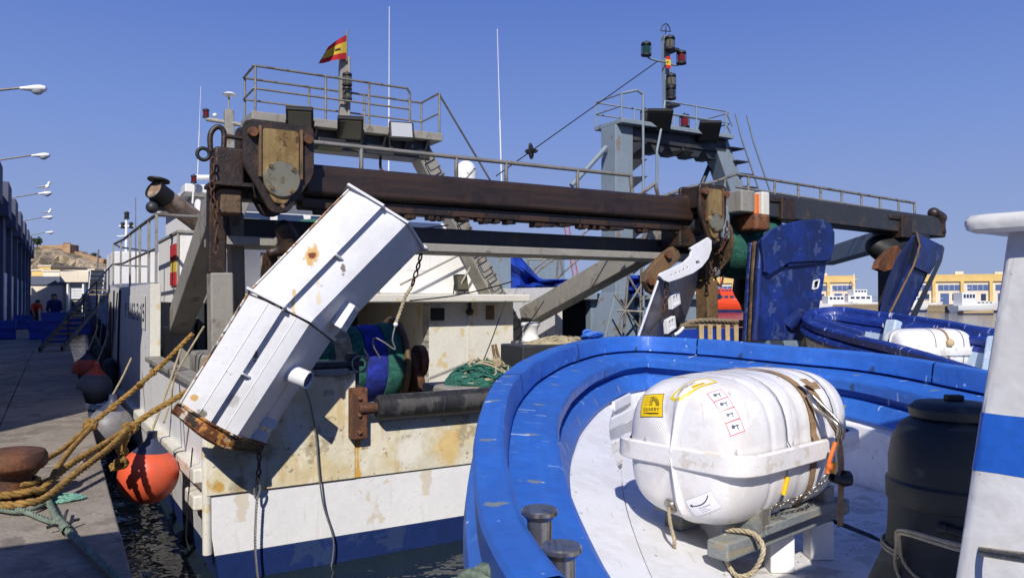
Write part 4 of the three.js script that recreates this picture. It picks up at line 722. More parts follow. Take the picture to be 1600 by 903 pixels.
{
  // left upper deckhouse with the painted flag panel, exhaust pipe
  const h = part(T1, 'side_house', box(0.42, 1.9, 2.7, 3.85, -8.2, -5.4, 0.03), M.plasterWhite);
  const fp = part(h, 'painted_panel', box(0.4, 0.425, 3.15, 3.68, -6.2, -5.5, 0), M.flagYellow);
  part(h, 'red_square', box(0.392, 0.42, 3.42, 3.68, -6.2, -5.5, 0), M.flagRed); part(h, 'red_square', box(0.392, 0.42, 3.0, 3.22, -6.2, -5.5, 0), M.flagRed);
  part(h, 'corner_trim', [bar([0.42, 2.75, -5.4], [0.42, 3.85, -5.4], 0.02), box(0.4, 1.95, 3.84, 3.89, -8.2, -5.36, 0.01)], M.steelGrey);
  const a = HD(306, 345, 13.2), b = HD(241, 297, 12.4), d = V(b).sub(V(a)).normalize(), e = V(b);
  const ex = part(T1, 'exhaust_pipe', [bar(a, b, 0.17, 0.155, 20), tube([a, V(a).addScaledVector(d, -0.25).add(V(0, -0.06, 0)).toArray(), [a[0] + 0.06, a[1] - 0.5, a[2]], [a[0] + 0.06, 2.8, a[2]]], 0.17, 24, 16)], mat(surf({ base: [158, 138, 122], grain: 0.08, metres: 0.8, layers: [{ n: 'mid', at: 0.6, soft: 0.12, c: [122, 92, 72], amt: 0.7 }, { n: 'big', at: 0.6, c: [92, 82, 78], amt: 0.6 }] }), { roughness: 0.7 }));
  part(ex, 'pipe_mouth', lathe([[0.14, -0.25], [0.165, -0.25], [0.168, 0.03], [0.15, 0.03], [0.14, -0.02], [0.12, -0.1], [0.001, -0.2]], b, d.toArray(), 20), M.black);
  const up = new THREE.Vector3(0, 1, 0).addScaledVector(d, -d.y).normalize(), c = e.clone().addScaledVector(d, 0.0).addScaledVector(up, 0.17);
  part(ex, 'rain_flap', lathe([[0.001, 0], [0.17, 0], [0.175, 0.015], [0.17, 0.03], [0.001, 0.05]], c.toArray(), up.clone().addScaledVector(d, 0.25).toArray(), 18), M.black);
  const s0 = HD(280, 325, 13.0), s1 = HD(237, 324, 12.4);
  part(T1, 'vent_pipe', [bar(s0, s1, 0.06, 0.06, 12), ball(s1, 0.1, 12, 8), bar([s1[0], s1[1], s1[2]], [s1[0] - 0.02, s1[1] + 0.16, s1[2]], 0.03)], M.darkSteel);
  // grey boxes stowed on the quarter
  const g1 = HD(279, 560, 9.6);
  part(T1, 'deck_locker', [box(0.25, 0.75, 1.12, 1.65, -2.6, -1.9, 0.02)], M.plasterWhite);
  part(T1, 'deck_locker', [box(0.22, 0.8, 1.72, 2.12, -2.7, -1.9, 0.05)], M.steelGrey);
}
{
  // stern gallows: leg, raking brace, brown round beam, lower girder, sheave blocks
  for (const [x, lx] of [[0.16, 0.24], [6.9, 6.66]]) {
    const left = x < 1;
    part(T1, 'gallows_leg', beam([x + 0.03, 1.1, -0.2], [x, 3.05, -0.2], 0.22, 0.24, [0, 0, 1], 0.02), left ? M.steelGrey : M.rustBrown);
    part(T1, 'gallows_leg', beam([x - 0.04, 3.05, -0.2], [x - 0.04, 3.95, -0.16], 0.17, 0.2, [0, 0, 1], 0.02), left ? M.grease : M.rustBrown);
    part(T1, 'gallows_brace', beam([lx, 3.86, -0.3], [left ? lx + 0.1 : lx - 0.12, 2.42, -4.6], 0.3, 0.36, [0, 1, 0], 0.02), M.steelGrey);
    if (left) part(T1, 'gallows_brace', beam([lx + 0.1, 3.7, -0.4], [lx + 0.3, 1.15, -1.1], 0.14, 0.22, [0, 0, 1], 0.015), M.steelGrey);
  }
  part(T1, 'stern_beam', prep(new RoundedBoxGeometry(5.4, 0.33, 0.34, 4, 0.06).translate(3.6, 4.01, 0.02)), M.beamBrown);
  const rack = []; rack.push(box(0.9, 6.2, 3.72, 3.84, -0.12, 0.1, 0.02)); for (let k = 0; k < 60; k++) { const a = rr(0.95, 6.1); rack.push(box(a, a + rr(0.03, 0.1), 3.69 - rr(0, 0.025), 3.72, rr(-0.1, 0), rr(0.05, 0.11), 0.004)); }
  part(T1, 'greased_rack', rack, M.grease);
  part(T1, 'lower_girder', box(0.1, 6.75, 3.43, 3.63, -0.75, -0.36, 0.015), M.darkSteel);
  part(T1, 'girder_flange', box(0.1, 6.75, 3.33, 3.425, -0.8, -0.1, 0.012), M.steelGrey);
  part(T1, 'beam_end', box(0.1, 0.95, 3.78, 4.15, -0.25, 0.1, 0.03), M.grease); part(T1, 'beam_end', box(6.1, 6.95, 3.5, 4.12, -0.3, 0.1, 0.03), M.grease);
  sheaveBlock(T1, 0.6, 4.06, 0.2, 0.68, 0.88, 0.42);
  sheaveBlock(T1, 6.42, 3.93, 0.2, 0.5, 0.82, 0.42);
  part(T1, 'beam_spindle', [bar([5.95, 4.14, 0.1], [6.25, 4.16, 0.1], 0.07), bar([5.6, 4.12, 0.1], [5.98, 4.14, 0.1], 0.05)], M.grease);
  // left end fittings
  const be = part(T1, 'end_bracket', [box(0.02, 0.3, 3.88, 4.24, 0.0, 0.3, 0.03), box(-0.02, 0.36, 3.86, 3.9, -0.05, 0.36, 0.008), tube([[0.0, 4.2, 0.2], [0.0, 4.36, 0.2], [0.06, 4.44, 0.2], [0.12, 4.4, 0.2], [0.12, 4.22, 0.2]], 0.026, 24, 8), bar([0.12, 4.36, 0.2], [0.36, 4.35, 0.2], 0.022)], M.grease);
  part(be, 'motor_box', box(0.07, 0.28, 3.6, 3.85, 0.04, 0.28, 0.03), M.rustBrown);
  part(be, 'lifting_eye', (() => { const g = new THREE.TorusGeometry(0.055, 0.018, 8, 18); g.translate(-0.07, 4.16, 0.24); return g; })(), M.black);
  part(T1, 'top_rail', pipe([[0.95, 4.5, -0.35], [5.6, 4.5, -0.35], [5.64, 4.2, -0.35]], 0.027), M.railGrey);
  for (const x of [1.7, 2.9, 3.6, 4.7, 5.62]) part(T1, 'rail_post', bar([x, 3.78, -0.36], [x, 4.5, -0.35], 0.024), M.railGrey);
  part(T1, 'top_rail', pipe([[5.7, 4.2, -0.35], [6.05, 4.42, -0.35], [6.12, 4.2, -0.35]], 0.027), M.railGrey);
  // warp wires run under the girder
  part(T1, 'warp_wire', pipe([H(352, 362, 'z', -0.9), H(1040, 398, 'z', -0.9)], 0.018, 6), M.black);
  part(T1, 'warp_wire', pipe([H(352, 348, 'z', -1.2), H(560, 355, 'z', -1.2)], 0.022, 6), M.black);
  part(T1, 'warp_wire', pipe([H(350, 370, 'z', -1.0), H(470, 372, 'z', -1.0)], 0.026, 6), M.grease);
  part(T1, 'guide_block', [grown([[[0.72, 3.5, 0.1], [0.8, 3.35, 0.05], 0.09, 0.12, DARK], [[0.78, 3.3, 0.05], [0.62, 3.26, 0.0], 0.07, 0.05, DARK]], 24, 0.04, 0.06), beam([0.64, 3.25, -0.1], [0.56, 2.3, -0.3], 0.09, 0.14), beam([0.85, 3.25, -0.1], [0.9, 2.5, -0.3], 0.08, 0.12)], M.grease);
  part(T1, 'shackle', [tube([[0.72, 2.9, 0.0], [0.67, 2.8, 0.0], [0.7, 2.66, 0.0], [0.74, 2.66, 0.0], [0.77, 2.8, 0.0], [0.72, 2.9, 0.0]], 0.022, 30, 8), ball([0.72, 2.93, 0], 0.055), bar([0.72, 2.9, 0], [0.72, 3.1, 0], 0.03)], M.stainless);
}
{
  // upper gantry
  const Z = -4.85, g = T1;
  part(g, 'gantry_platform', [box(1.36, 4.68, 5.6, 5.74, -5.3, -4.45, 0.015)], M.steelGrey);
  part(g, 'gantry_girder', [box(1.55, 4.5, 5.28, 5.6, -5.1, -4.62, 0.02)], M.darkSteel);
  for (let k = 0; k < 8; k++) part(g, 'gusset', plate([[0, 0], [0.16, 0.26], [0, 0.26]], 0.03, [1.62 + k * 0.4, 5.33, -4.62], [0, 0, 1], [0, 1, 0], [], 0.004), M.darkSteel);
  const legs = [[[1.72, 5.5, Z], [0.36, 2.25, Z]], [[4.36, 5.5, Z], [6.28, 2.3, Z]]];
  for (const [a, b] of legs) {
    part(g, 'gantry_leg', beam(a, b, 0.4, 0.3, [0.6, 0.8, 0], 0.02), M.steelGrey);
    part(g, 'gantry_leg', beam([b[0], b[1] + 0.1, Z], [b[0], 1.1, Z], 0.4, 0.4, [1, 0, 0], 0.02), M.steelGrey);
  }
  const [la, lb] = legs[1], dir = V(lb).sub(V(la)).normalize(), acr = new THREE.Vector3(-dir.y, dir.x, 0).multiplyScalar(-1);
  for (let k = 0; k < 9; k++) {
    const c = V(la).addScaledVector(dir, 0.3 + k * 0.42), z = Z + 0.2, P = (u, v, w) => [c.x + dir.x * u + acr.x * v, c.y + dir.y * u + acr.y * v, z + w];
    part(g, 'rung', tube([P(-0.12, -0.1, 0), P(-0.12, -0.1, 0.1), P(-0.12, 0.12, 0.1), P(0.14, 0.12, 0.1), P(0.14, -0.1, 0.1), P(0.14, -0.1, 0)], 0.012, 40, 5, false, 0.05), M.darkSteel);
  }
  const f = -4.48, b = -5.27;
  part(g, 'gantry_rail', pipe([[1.4, 6.46, b], [1.4, 6.46, f], [4.0, 6.46, f], [4.05, 6.38, f], [4.05, 5.74, f]], 0.021), M.railGrey);
  part(g, 'gantry_rail', pipe([[1.4, 6.1, b], [1.4, 6.1, f], [4.05, 6.1, f]], 0.018), M.railGrey);
  part(g, 'gantry_rail', pipe([[1.4, 6.46, b], [4.62, 6.46, b], [4.62, 6.46, f], [4.62, 5.74, f]], 0.021), M.railGrey);
  part(g, 'gantry_rail', pipe([[1.4, 6.1, b], [4.62, 6.1, b], [4.62, 6.1, f]], 0.018), M.railGrey);
  for (const [x, z] of [[1.42, f], [2.55, f], [3.3, f], [1.42, b], [2.5, b], [3.5, b], [4.62, b]]) part(g, 'rail_post', bar([x, 5.74, z], [x, 6.46, z], 0.019), M.railGrey);
  part(g, 'stair_rail', pipe([[4.62, 6.44, f], H(772, 292, 'z', -5.2)], 0.02), M.railGrey);
  part(g, 'stair_rail', pipe([H(742, 263, 'z', -5.2), H(722, 286, 'z', -5.2)], 0.018), M.railGrey);
  for (const [px, py, w, h, t, y, gm] of [[468, 186, 0.42, 0.46, 0.9, -0.3, M.lens], [547, 200, 0.42, 0.46, 0.9, -0.3, M.lens], [627, 205, 0.42, 0.34, -0.35, -0.25, M.lampGlass], [515, 226, 0.46, 0.3, 1.25, 0, M.lens]]) floodlight(g, H(px, py, 'z', -4.25), w, h, t, y, gm);
  part(g, 'hanging_hook', [tube([[3.65, 5.3, Z], [3.65, 5.1, Z], [3.7, 5.02, Z], [3.63, 4.98, Z]], 0.025, 16, 6), lathe([[0.001, 0], [0.12, 0.02], [0.13, 0.3], [0.06, 0.36], [0.001, 0.36]], [3.65, 4.6, Z], [0, 1, 0], 14)], M.rustBrown);
  // flagstaff with the flag and a double lantern
  const m0 = H(536, 188, 'z', -4.9), mt = H(536, 92, 'z', -4.9);
  part(g, 'flag_mast', [beam([m0[0], 5.7, -4.9], [mt[0], mt[1], -4.9], 0.14, 0.12, [0, 0, 1], 0.012), bar([m0[0] + 0.07, 5.7, -4.8], [mt[0] + 0.07, mt[1] + 0.02, -4.8], 0.022)], M.steelGrey);
  const st = H(541, 95, 'z', -4.8), st2 = H(542, 48, 'z', -4.8);
  part(g, 'flagstaff', bar(st, st2, 0.016), M.railGrey);
  flag(g, H(541, 92, 'z', -4.78), H(541, 54, 'z', -4.78), H(511, 72, 'z', -4.6), H(496, 98, 'z', -4.6), 0.05);
  const nl = H(542, 156, 'z', -4.7); navLight(g, nl, 0.85, M.lens); navLight(g, [nl[0], nl[1] + 0.24, nl[2]], 0.85, M.lens);
}
{
  // shelter deck, casing and lit bulkhead in the middle
  const zf = -4.2;
  const sh = part(T1, 'shelter_roof', box(0.9, 6.1, 2.72, 2.86, -9, -3.75, 0.03), M.trim);
  part(T1, 'bulkhead', box(4.3, 6.0, 1.1, 2.72, -4.5, zf, 0.015), M.trim);
  part(T1, 'bulkhead', box(4.3, 4.36, 1.1, 2.72, -8, zf - 0.002, 0.005), M.trim);
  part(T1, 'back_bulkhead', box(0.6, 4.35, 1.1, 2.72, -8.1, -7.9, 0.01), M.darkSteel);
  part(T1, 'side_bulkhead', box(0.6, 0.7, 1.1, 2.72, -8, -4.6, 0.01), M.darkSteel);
  part(T1, 'low_bulkhead', box(3.55, 4.29, 1.1, 1.72, -4.9, -4.75, 0.01), M.plasterWhite);
  part(T1, 'bulkhead_seam', box(5.05, 5.07, 1.12, 2.7, zf, zf + 0.012, 0), M.trim);
  const cas = part(T1, 'casing', [plate([[3.6, 2.86], [6.05, 2.86], [5.35, 3.98], [3.75, 3.98]], 1.6, [0, 0, -6.75], [1, 0, 0], [0, 1, 0], [], 0.03)], M.plasterWhite);
  part(cas, 'hatch', [plate(rounded([[4.25, 3.3], [4.75, 3.3], [4.75, 3.8], [4.25, 3.8]], 0.06), 0.02, [0, 0, -5.16], [1, 0, 0], [0, 1, 0])], M.plasterWhite);
  for (const x of [4.35, 4.58]) part(cas, 'hatch_knob', ball([x, 3.84, -5.13], 0.03, 8, 6), M.darkSteel);
  part(cas, 'hatch_knob', bar([4.35, 3.84, -5.13], [4.58, 3.84, -5.13], 0.008), M.darkSteel);
  floodlight(cas, H(720, 442, 'z', -4.95), 0.3, 0.32, -0.15, 0.3, M.lens);
  const cg = HD(648, 430, 14.5);
  part(T1, 'upper_cabin', box(1.3, 3.3, 2.86, 3.72, -8.5, -5.6, 0.03), M.hullCream);
  part(T1, 'upper_cabin', box(3.9, 6.0, 3.2, 4.35, -9, -6.6, 0.03), M.plasterWhite);
  const lv = H(705, 372, 'z', -6.55); for (let k = 0; k < 7; k++) part(T1, 'louvre', box(lv[0] - 0.35 + k * 0.11, lv[0] - 0.29 + k * 0.11, 3.9, 4.22, -6.6, -6.55, 0), M.tarp);
  part(T1, 'casing_stay', bar(H(625, 445, 'z', -4.9), H(738, 388, 'z', -4.9), 0.02), M.steelGrey); part(T1, 'casing_stay', bar(H(713, 456, 'z', -4.9), H(742, 405, 'z', -4.9), 0.02), M.steelGrey);
  part(T1, 'junction_box', box(4.32, 4.55, 2.4, 2.62, -4.2, -4.1, 0.01), M.black);
  part(T1, 'bulkhead_lamp', [ball([5.05, 2.55, -4.12], 0.07, 10, 8), bar([5.05, 2.72, -4.12], [5.05, 2.55, -4.12], 0.03)], M.black);
  part(T1, 'notice', box(5.42, 5.58, 2.4, 2.66, -4.2, -4.17, 0.004), M.rustBrown);
  part(T1, 'hose', [tube([[5.5, 1.95, -4.1], [5.56, 1.6, -4.08], [5.64, 1.3, -4.1], [5.7, 1.12, -4.05]], 0.025, 20, 6), tube([[5.56, 1.96, -4.1], [5.65, 1.6, -4.06], [5.76, 1.35, -4.1]], 0.022, 20, 6)], M.rustBrown);
  // net drum with coloured net wound on it
  const dc = [0, 1.92, -1.9];
  const drum = part(T1, 'net_drum', [lathe([[0.001, 0], [0.6, 0], [0.62, 0.03], [0.6, 0.06], [0.001, 0.06]], [2.66, dc[1], dc[2]], [1, 0, 0], 36), lathe([[0.001, 0], [0.6, 0], [0.62, 0.03], [0.6, 0.06], [0.001, 0.06]], [0.9, dc[1], dc[2]], [1, 0, 0], 36), bar([0.8, dc[1], dc[2]], [3.2, dc[1], dc[2]], 0.12)], M.rustBrown);
  const roll = (x0, x1, r, m) => part(drum, 'wound_net', lathe([[0.2, 0], [r * 0.97, 0], [r, (x1 - x0) * 0.3], [r * 1.01, (x1 - x0) * 0.6], [r * 0.98, x1 - x0], [0.2, x1 - x0]], [x0, dc[1], dc[2]], [1, 0, 0], 32), m);
  roll(0.96, 1.75, 0.5, M.netGreen); roll(1.755, 1.98, 0.51, M.netTan); roll(1.985, 2.16, 0.5, M.netGreen); roll(2.165, 2.44, 0.52, M.netBlue); roll(2.445, 2.655, 0.54, M.netGreen);
  part(T1, 'drum_stand', [beam([3.05, 1.1, -1.7], [3.0, 2.0, -1.9], 0.16, 0.2), beam([3.05, 1.1, -2.3], [3.0, 2.0, -1.9], 0.16, 0.2), lathe([[0.001, 0], [0.22, 0], [0.22, 0.1], [0.001, 0.1]], [3.05, dc[1], dc[2]], [1, 0, 0], 18)], M.rust);
  // wheelhouse far forward, with mast, dome and antennas
  const wh = part(T1, 'wheelhouse', [box(1.3, 5.6, 2.7, 5.05, -15, -10.2, 0.06), box(1.1, 5.8, 5.05, 5.17, -15.2, -9.9, 0.03)], M.plasterWhite);
  for (let k = 0; k < 5; k++) part(wh, 'window', box(1.6 + k * 0.78, 2.2 + k * 0.78, 4.1, 4.75, -10.21, -10.17, 0.01), M.glassDark);
  const r0 = HD(358, 232, 17), rt = HD(357, 172, 17);
  part(T1, 'radar_mast', [beam([r0[0], 5.1, r0[2]], rt, 0.2, 0.16, [0, 0, 1], 0.02), bar(HD(322, 186, 17), HD(382, 196, 17), 0.05), bar(rt, HD(357, 152, 17), 0.02)], M.steelGrey);
  part(T1, 'radar_dome', lathe([[0.001, 0.06], [0.08, 0.05], [0.16, 0.0], [0.08, -0.04], [0.001, -0.05]], HD(358, 148, 17), [0, 1, 0], 18), M.white);
  navLight(T1, HD(321, 184, 17), 0.75, M.lensRed);
  part(T1, 'antenna_dome', ball(HD(335, 180, 17), 0.05, 10, 6), M.white);
  const sd = HD(728, 268, 21);
  const dome = part(T1, 'satellite_dome', lathe([[0.001, 0.3], [0.1, 0.285], [0.2, 0.22], [0.27, 0.1], [0.29, -0.05], [0.28, -0.4], [0.2, -0.46], [0.001, -0.46]], sd, [0, 1, 0], 28), M.white);
  part(dome, 'pedestal', bar([sd[0], 5.1, sd[2]], [sd[0], sd[1] - 0.4, sd[2]], 0.08), M.white);
  const dt = print(256, 256, (x, w, h) => { x.fillStyle = '#e0e0de'; x.fillRect(0, 0, w, h); x.fillStyle = '#3a4250'; x.font = 'bold 70px sans-serif'; x.fillText('·sa', 120, 90); x.font = 'italic bold 62px serif'; x.fillText('dan', 10, 210); });
  const dm = new THREE.MeshStandardMaterial({ map: dt, roughness: 0.45 }); dm.side = THREE.DoubleSide;
  { const rows = [], uvs = []; const f = V(EH).sub(V(sd)); const a0 = Math.atan2(f.x, f.z); const pos = [], uv = [];
    const P = (i, j) => { const a = a0 - 0.8 + 1.6 * i / 10; return [sd[0] + Math.sin(a) * 0.293, sd[1] - 0.3 + 0.28 * j, sd[2] + Math.cos(a) * 0.293]; };
    for (let i = 0; i < 10; i++) { const q = [P(i, 0), P(i + 1, 0), P(i + 1, 1), P(i, 1)], t = [[i / 10, 0], [(i + 1) / 10, 0], [(i + 1) / 10, 1], [i / 10, 1]]; for (const k of [0, 1, 2, 0, 2, 3]) { pos.push(...q[k]); uv.push(...t[k]); } }
    const g = new THREE.BufferGeometry(); g.setAttribute('position', new THREE.Float32BufferAttribute(pos, 3)); g.setAttribute('uv', new THREE.Float32BufferAttribute(uv, 2)); g.computeVertexNormals(); part(dome, 'dome_lettering', keepUV(g), dm); }
  whip(T1, 607, 300, 608, 10, 18, 0.02); whip(T1, 785, 330, 777, 45, 18.5, 0.02); whip(T1, 308, 275, 313, 135, 17, 0.012);
  part(T1, 'bridge_gear', [bar(HD(300, 318, 15), HD(303, 280, 15), 0.02), box(...(() => { const p = HD(311, 296, 15.4); return [p[0] - 0.3, p[0] + 0.4, p[1] - 0.1, p[1] + 0.08, p[2] - 0.4, p[2] + 0.2]; })(), 0.03), bar(HD(311, 312, 15.4), HD(311, 330, 15.4), 0.1), bar(HD(305, 277, 15.4), HD(330, 277, 15.4), 0.05)], M.white);
  navLight(T1, HD(302, 286, 15), 0.6, M.lensRed);
  // stowed gear on the shelter roof: rails, bags, net bundle, extra lines
  const zr = -5.0, rl = (px, py) => H(px, py, 'z', zr);
  part(T1, 'roof_rail', pipe([rl(408, 432), rl(408, 396), rl(590, 408)], 0.02, 6), M.railGrey); part(T1, 'roof_rail', pipe([rl(408, 414), rl(590, 428)], 0.016, 6), M.railGrey);
  for (const px of [450, 500, 545, 588]) part(T1, 'rail_post', bar(rl(px, 398 + (px - 408) * 0.066), rl(px, 446), 0.016), M.railGrey);
  const nb = HD(498, 358, 13.5); part(T1, 'net_bundle', grown([[[nb[0] - 0.25, nb[1], nb[2]], [nb[0] + 0.25, nb[1] + 0.02, nb[2]], 0.16, 0.19, [40, 98, 84]], [[nb[0] + 0.2, nb[1] - 0.2, nb[2]], [nb[0] + 0.3, nb[1] - 0.6, nb[2]], 0.14, 0.1, [40, 98, 84]], [[nb[0] - 0.2, nb[1] - 0.2, nb[2]], [nb[0] - 0.2, nb[1] - 0.7, nb[2]], 0.14, 0.12, [40, 98, 84]]], 30, 0.05, 0.12), M.netGreen);
  const bg = HD(628, 440, 14.6); part(T1, 'stowed_bags', grown([[[bg[0] - 0.35, bg[1], bg[2]], [bg[0] + 0.3, bg[1] - 0.02, bg[2]], 0.14, 0.18, DARK], [[bg[0] - 0.1, bg[1] + 0.18, bg[2]], [bg[0] + 0.2, bg[1] + 0.16, bg[2]], 0.12, 0.1, DARK]], 26, 0.05, 0.1), M.plasterWhite);
  for (const [a, b, s, r] of [[[350, 366], [560, 362], 14, 0.016], [[360, 356], [700, 352], 22, 0.012], [[430, 372], [770, 372], 10, 0.014], [[700, 380], [1010, 402], 6, 0.016], [[640, 470], [800, 440], 10, 0.01], [[795, 545], [850, 470], 6, 0.008], [[740, 600], [790, 470], 8, 0.008]]) { const p = H(a[0], a[1], 'z', -1.6), q = H(b[0], b[1], 'z', -2.0); part(T1, 'rigging_line', tube([p, [lerp(p[0], q[0], 0.33), lerp(p[1], q[1], 0.33) - s * 0.004, lerp(p[2], q[2], 0.33)], [lerp(p[0], q[0], 0.66), lerp(p[1], q[1], 0.66) - s * 0.004, lerp(p[2], q[2], 0.66)], q], r, 24, 5), M.black); }
  // rails and tarpaulin on the far quarter
  const D = 17.5, R = (...p) => pipe(p.map(q => HD(q[0], q[1], D)), 0.022, 6);
  part(T1, 'boat_deck_rail', [R([825, 405], [1000, 403]), R([825, 405], [825, 460]), R([825, 437], [930, 350]), R([825, 430], [880, 380], [900, 370]), R([868, 455], [875, 372]), R([868, 437], [945, 368]), R([880, 430], [872, 378]), R([800, 377], [960, 382])], M.railGrey);
  const tp = []; for (let i = 0; i <= 10; i++) { const row = []; for (let j = 0; j <= 14; j++) { const u = j / 14, v = i / 10, p = HD(lerp(798, 900, u), lerp(lerp(384, 436, Math.min(1, u * 2.2)), lerp(452, 450, u), v), 17.2 + 0.25 * Math.sin(u * 19 + v * 3) + 0.15 * Math.sin(v * 11 + u * 5)); row.push(p); } tp.push(row); }
  part(T1, 'blue_tarpaulin', grid(tp, 25), M.tarp);
}
// ------------------------------------------------------------------ trawl doors
// a thick skin: front rows, a back offset by 'back', and closed edges
function thick(rows, back) {
  const bk = rows.map(r => r.map(p => [p[0] + back[0], p[1] + back[1], p[2] + back[2]])), n = rows.length, m = rows[0].length;
  return mergeGeometries([grid(rows, 25), grid(bk, 25, true), grid([rows[0], bk[0]], 25, true), grid([rows[n - 1], bk[n - 1]], 25), grid([rows.map(r => r[0]), bk.map(r => r[0])], 25), grid([rows.map(r => r[m - 1]), bk.map(r => r[m - 1])], 25, true)]);
}
{
  const t = thing('trawl_door', 'large bent white steel trawl door hanging across the white trawler stern', 'trawl door');
  const L = [H(272, 645, 'z', 0.58), H(390, 455, 'z', 0.82), H(549, 292, 'z', 0.72)], R = [H(402, 706, 'z', 0.14), H(518, 530, 'z', 0.36), H(660, 386, 'z', 0.26)];
  const nrm = [0, 1, 2].map(i => { const a = V(L[Math.min(2, i + 1)]).sub(V(L[Math.max(0, i - 1)])), b = V(R[i]).sub(V(L[i])); return b.cross(a).normalize(); });
  const out = new THREE.Vector3(-0.12, 0.05, 1).normalize(), S = (i, f, n) => V(L[i]).lerp(V(R[i]), f).addScaledVector(out, n).toArray();
  const Sg = (s, f, n) => { const i = s < 1 ? 0 : 1, u = s - i; return V(S(i, f, n)).lerp(V(S(i + 1, f, n)), u).toArray(); };
  const panel = (f0, n0, f1, n1, s0, s1, name) => { const rows = []; for (let k = 0; k <= 4; k++) { const s = lerp(s0, s1, k / 4); rows.push([0, 0.5, 1].map(u => Sg(s, lerp(f0, f1, u), lerp(n0, n1, u) + 0.015 * Math.sin(u * Math.PI)))); } return part(t, name, thick(rows, nrm[1].clone().multiplyScalar(-0.02).toArray()), M.doorWhite); };
  for (const [s0, s1] of [[0.02, 0.985], [1.015, 1.99]]) {
    panel(0, 0, 0.34, 0.24, s0, s1, 'face_panel'); panel(0.33, 0.165, 0.64, 0.35, s0, s1, 'face_panel'); panel(0.64, 0.35, 1, 0, s0, s1, 'side_panel');
    panel(0.338, 0.16, 0.342, 0.24, s0, s1, 'panel_lip');
  }
  const rib = (s, out, inn, w, name, m) => {
    const prof = [[0, 0], [0.34, 0.24], [0.36, 0.19], [0.64, 0.35], [1, 0]], ax = V(Sg(Math.min(2, s + 0.1), 0.5, 0)).sub(V(Sg(Math.max(0, s - 0.1), 0.5, 0))).normalize().multiplyScalar(w);
    const rows = [prof.map(([f, n]) => Sg(s, f < 0.01 ? -0.02 : f > 0.99 ? 1.02 : f, n - inn)), prof.map(([f, n]) => Sg(s, f < 0.01 ? -0.05 : f > 0.99 ? 1.04 : f, n + out))];
    return part(t, name, thick(rows, ax.toArray()), m);
  };
  rib(1.985, 0.03, 0.3, 0.025, 'end_plate', M.doorWhite); rib(1.0, 0.04, 0.05, 0.022, 'middle_rib', M.doorWhite);
  {
    const pf = f => f < 0.34 ? f / 0.34 * 0.24 : f < 0.64 ? lerp(0.24, 0.35, (f - 0.34) / 0.3) : lerp(0.35, 0, (f - 0.64) / 0.36), fs = Array.from({ length: 21 }, (_, i) => -0.03 + i / 20 * 1.06), bow = f => 0.055 * Math.sin(Math.max(0, Math.min(1, f)) * Math.PI);
    const row = (s, k, n) => fs.map(f => Sg(s - k * bow(f), f, pf(Math.max(0, Math.min(1, f))) + n));
    part(t, 'shoe', thick([row(0.07, 0.4, 0.02), row(0.03, 0.7, 0.035), row(0.0, 1, 0.03), row(-0.012, 1, 0.0)], [0, 0, -0.05]), M.doorRust);
    part(t, 'shoe_plate', thick([row(-0.004, 1, 0.02), fs.map(f => Sg(-0.004 - bow(f), f, -0.12))], [0, 0.02, 0]), M.doorRust);
    for (const s of [0.075, 0.01]) part(t, 'shoe_rim', tube(fs.map(f => Sg(s - bow(f) * (s > 0.05 ? 0.4 : 1), f, pf(Math.max(0, Math.min(1, f))) + 0.035)), 0.014, 60, 6), M.doorRust);
  }
  part(t, 'edge_rust', pipe([0, 0.2, 0.4, 0.6, 0.8, 1.0, 1.3, 1.6, 1.98].map(s => Sg(s, -0.004, 0.0)), 0.011, 6), M.doorEdge);
  for (const s of [0.46, 1.5]) part(t, 'strip_tab', beam(Sg(s, 0.335, 0.225), Sg(s, 0.42, 0.225), 0.02, 0.05, [0, 0, 1], 0.004), M.doorWhite);
  for (const f of [0.2, 0.5, 0.82]) part(t, 'weld_bead', tube([0.02, 0.3, 0.6, 0.98].map(s => Sg(s, f, f < 0.34 ? f / 0.34 * 0.24 + 0.012 : f < 0.64 ? lerp(0.165, 0.35, (f - 0.33) / 0.31) + 0.012 : lerp(0.35, 0, (f - 0.64) / 0.36) + 0.012)), 0.006, 20, 5), M.doorWhite);
  // towing bracket, stub pipe and fins
  const c = Sg(1.2, 0.83, 0.17), ax = V(Sg(1.4, 0.84, 0.1)).sub(V(c)).normalize(), wd = V(S(1, 1, 0)).sub(V(S(1, 0.64, 0.35))).normalize();
  const br = part(t, 'towing_bracket', [plate([[-0.085, -0.16], [0.085, -0.16], [0.085, 0.1], [-0.085, 0.1]], 0.12, c, wd.toArray(), ax.toArray(), [[[-0.05, -0.11], [-0.012, -0.11], [-0.012, 0.06], [-0.05, 0.06]], [[0.012, -0.11], [0.05, -0.11], [0.05, 0.06], [0.012, 0.06]]])], M.doorWhite);
  const nn = nrm[0].clone().lerp(V(1, -0.2, 0.2), 0.45).normalize(), pc = V(Sg(0.62, 0.76, 0.2));
  const end = pc.clone().addScaledVector(nn, 0.34);
  part(t, 'stub_pipe', [lathe([[0.07, 0], [0.085, 0], [0.085, 0.22], [0.075, 0.22], [0.07, 0.19]], pc.toArray(), nn.toArray(), 20)], M.doorWhite);
  part(t, 'stub_cap', lathe([[0.001, 0.2], [0.074, 0.2], [0.074, 0.19]], pc.toArray(), nn.toArray(), 20), M.doorBlue);
  for (const s of [0.16, 0.27]) { const q = V(Sg(s, 0.82, 0.17)); part(t, 'fin', plate(rounded([[-0.02, -0.02], [0.16, -0.02], [0.16, 0.02], [-0.02, 0.02]], 0.015), 0.1, q.toArray(), wd.clone().lerp(nn, 0.3).toArray(), nn.toArray(), [], 0.004), M.doorWhite); }
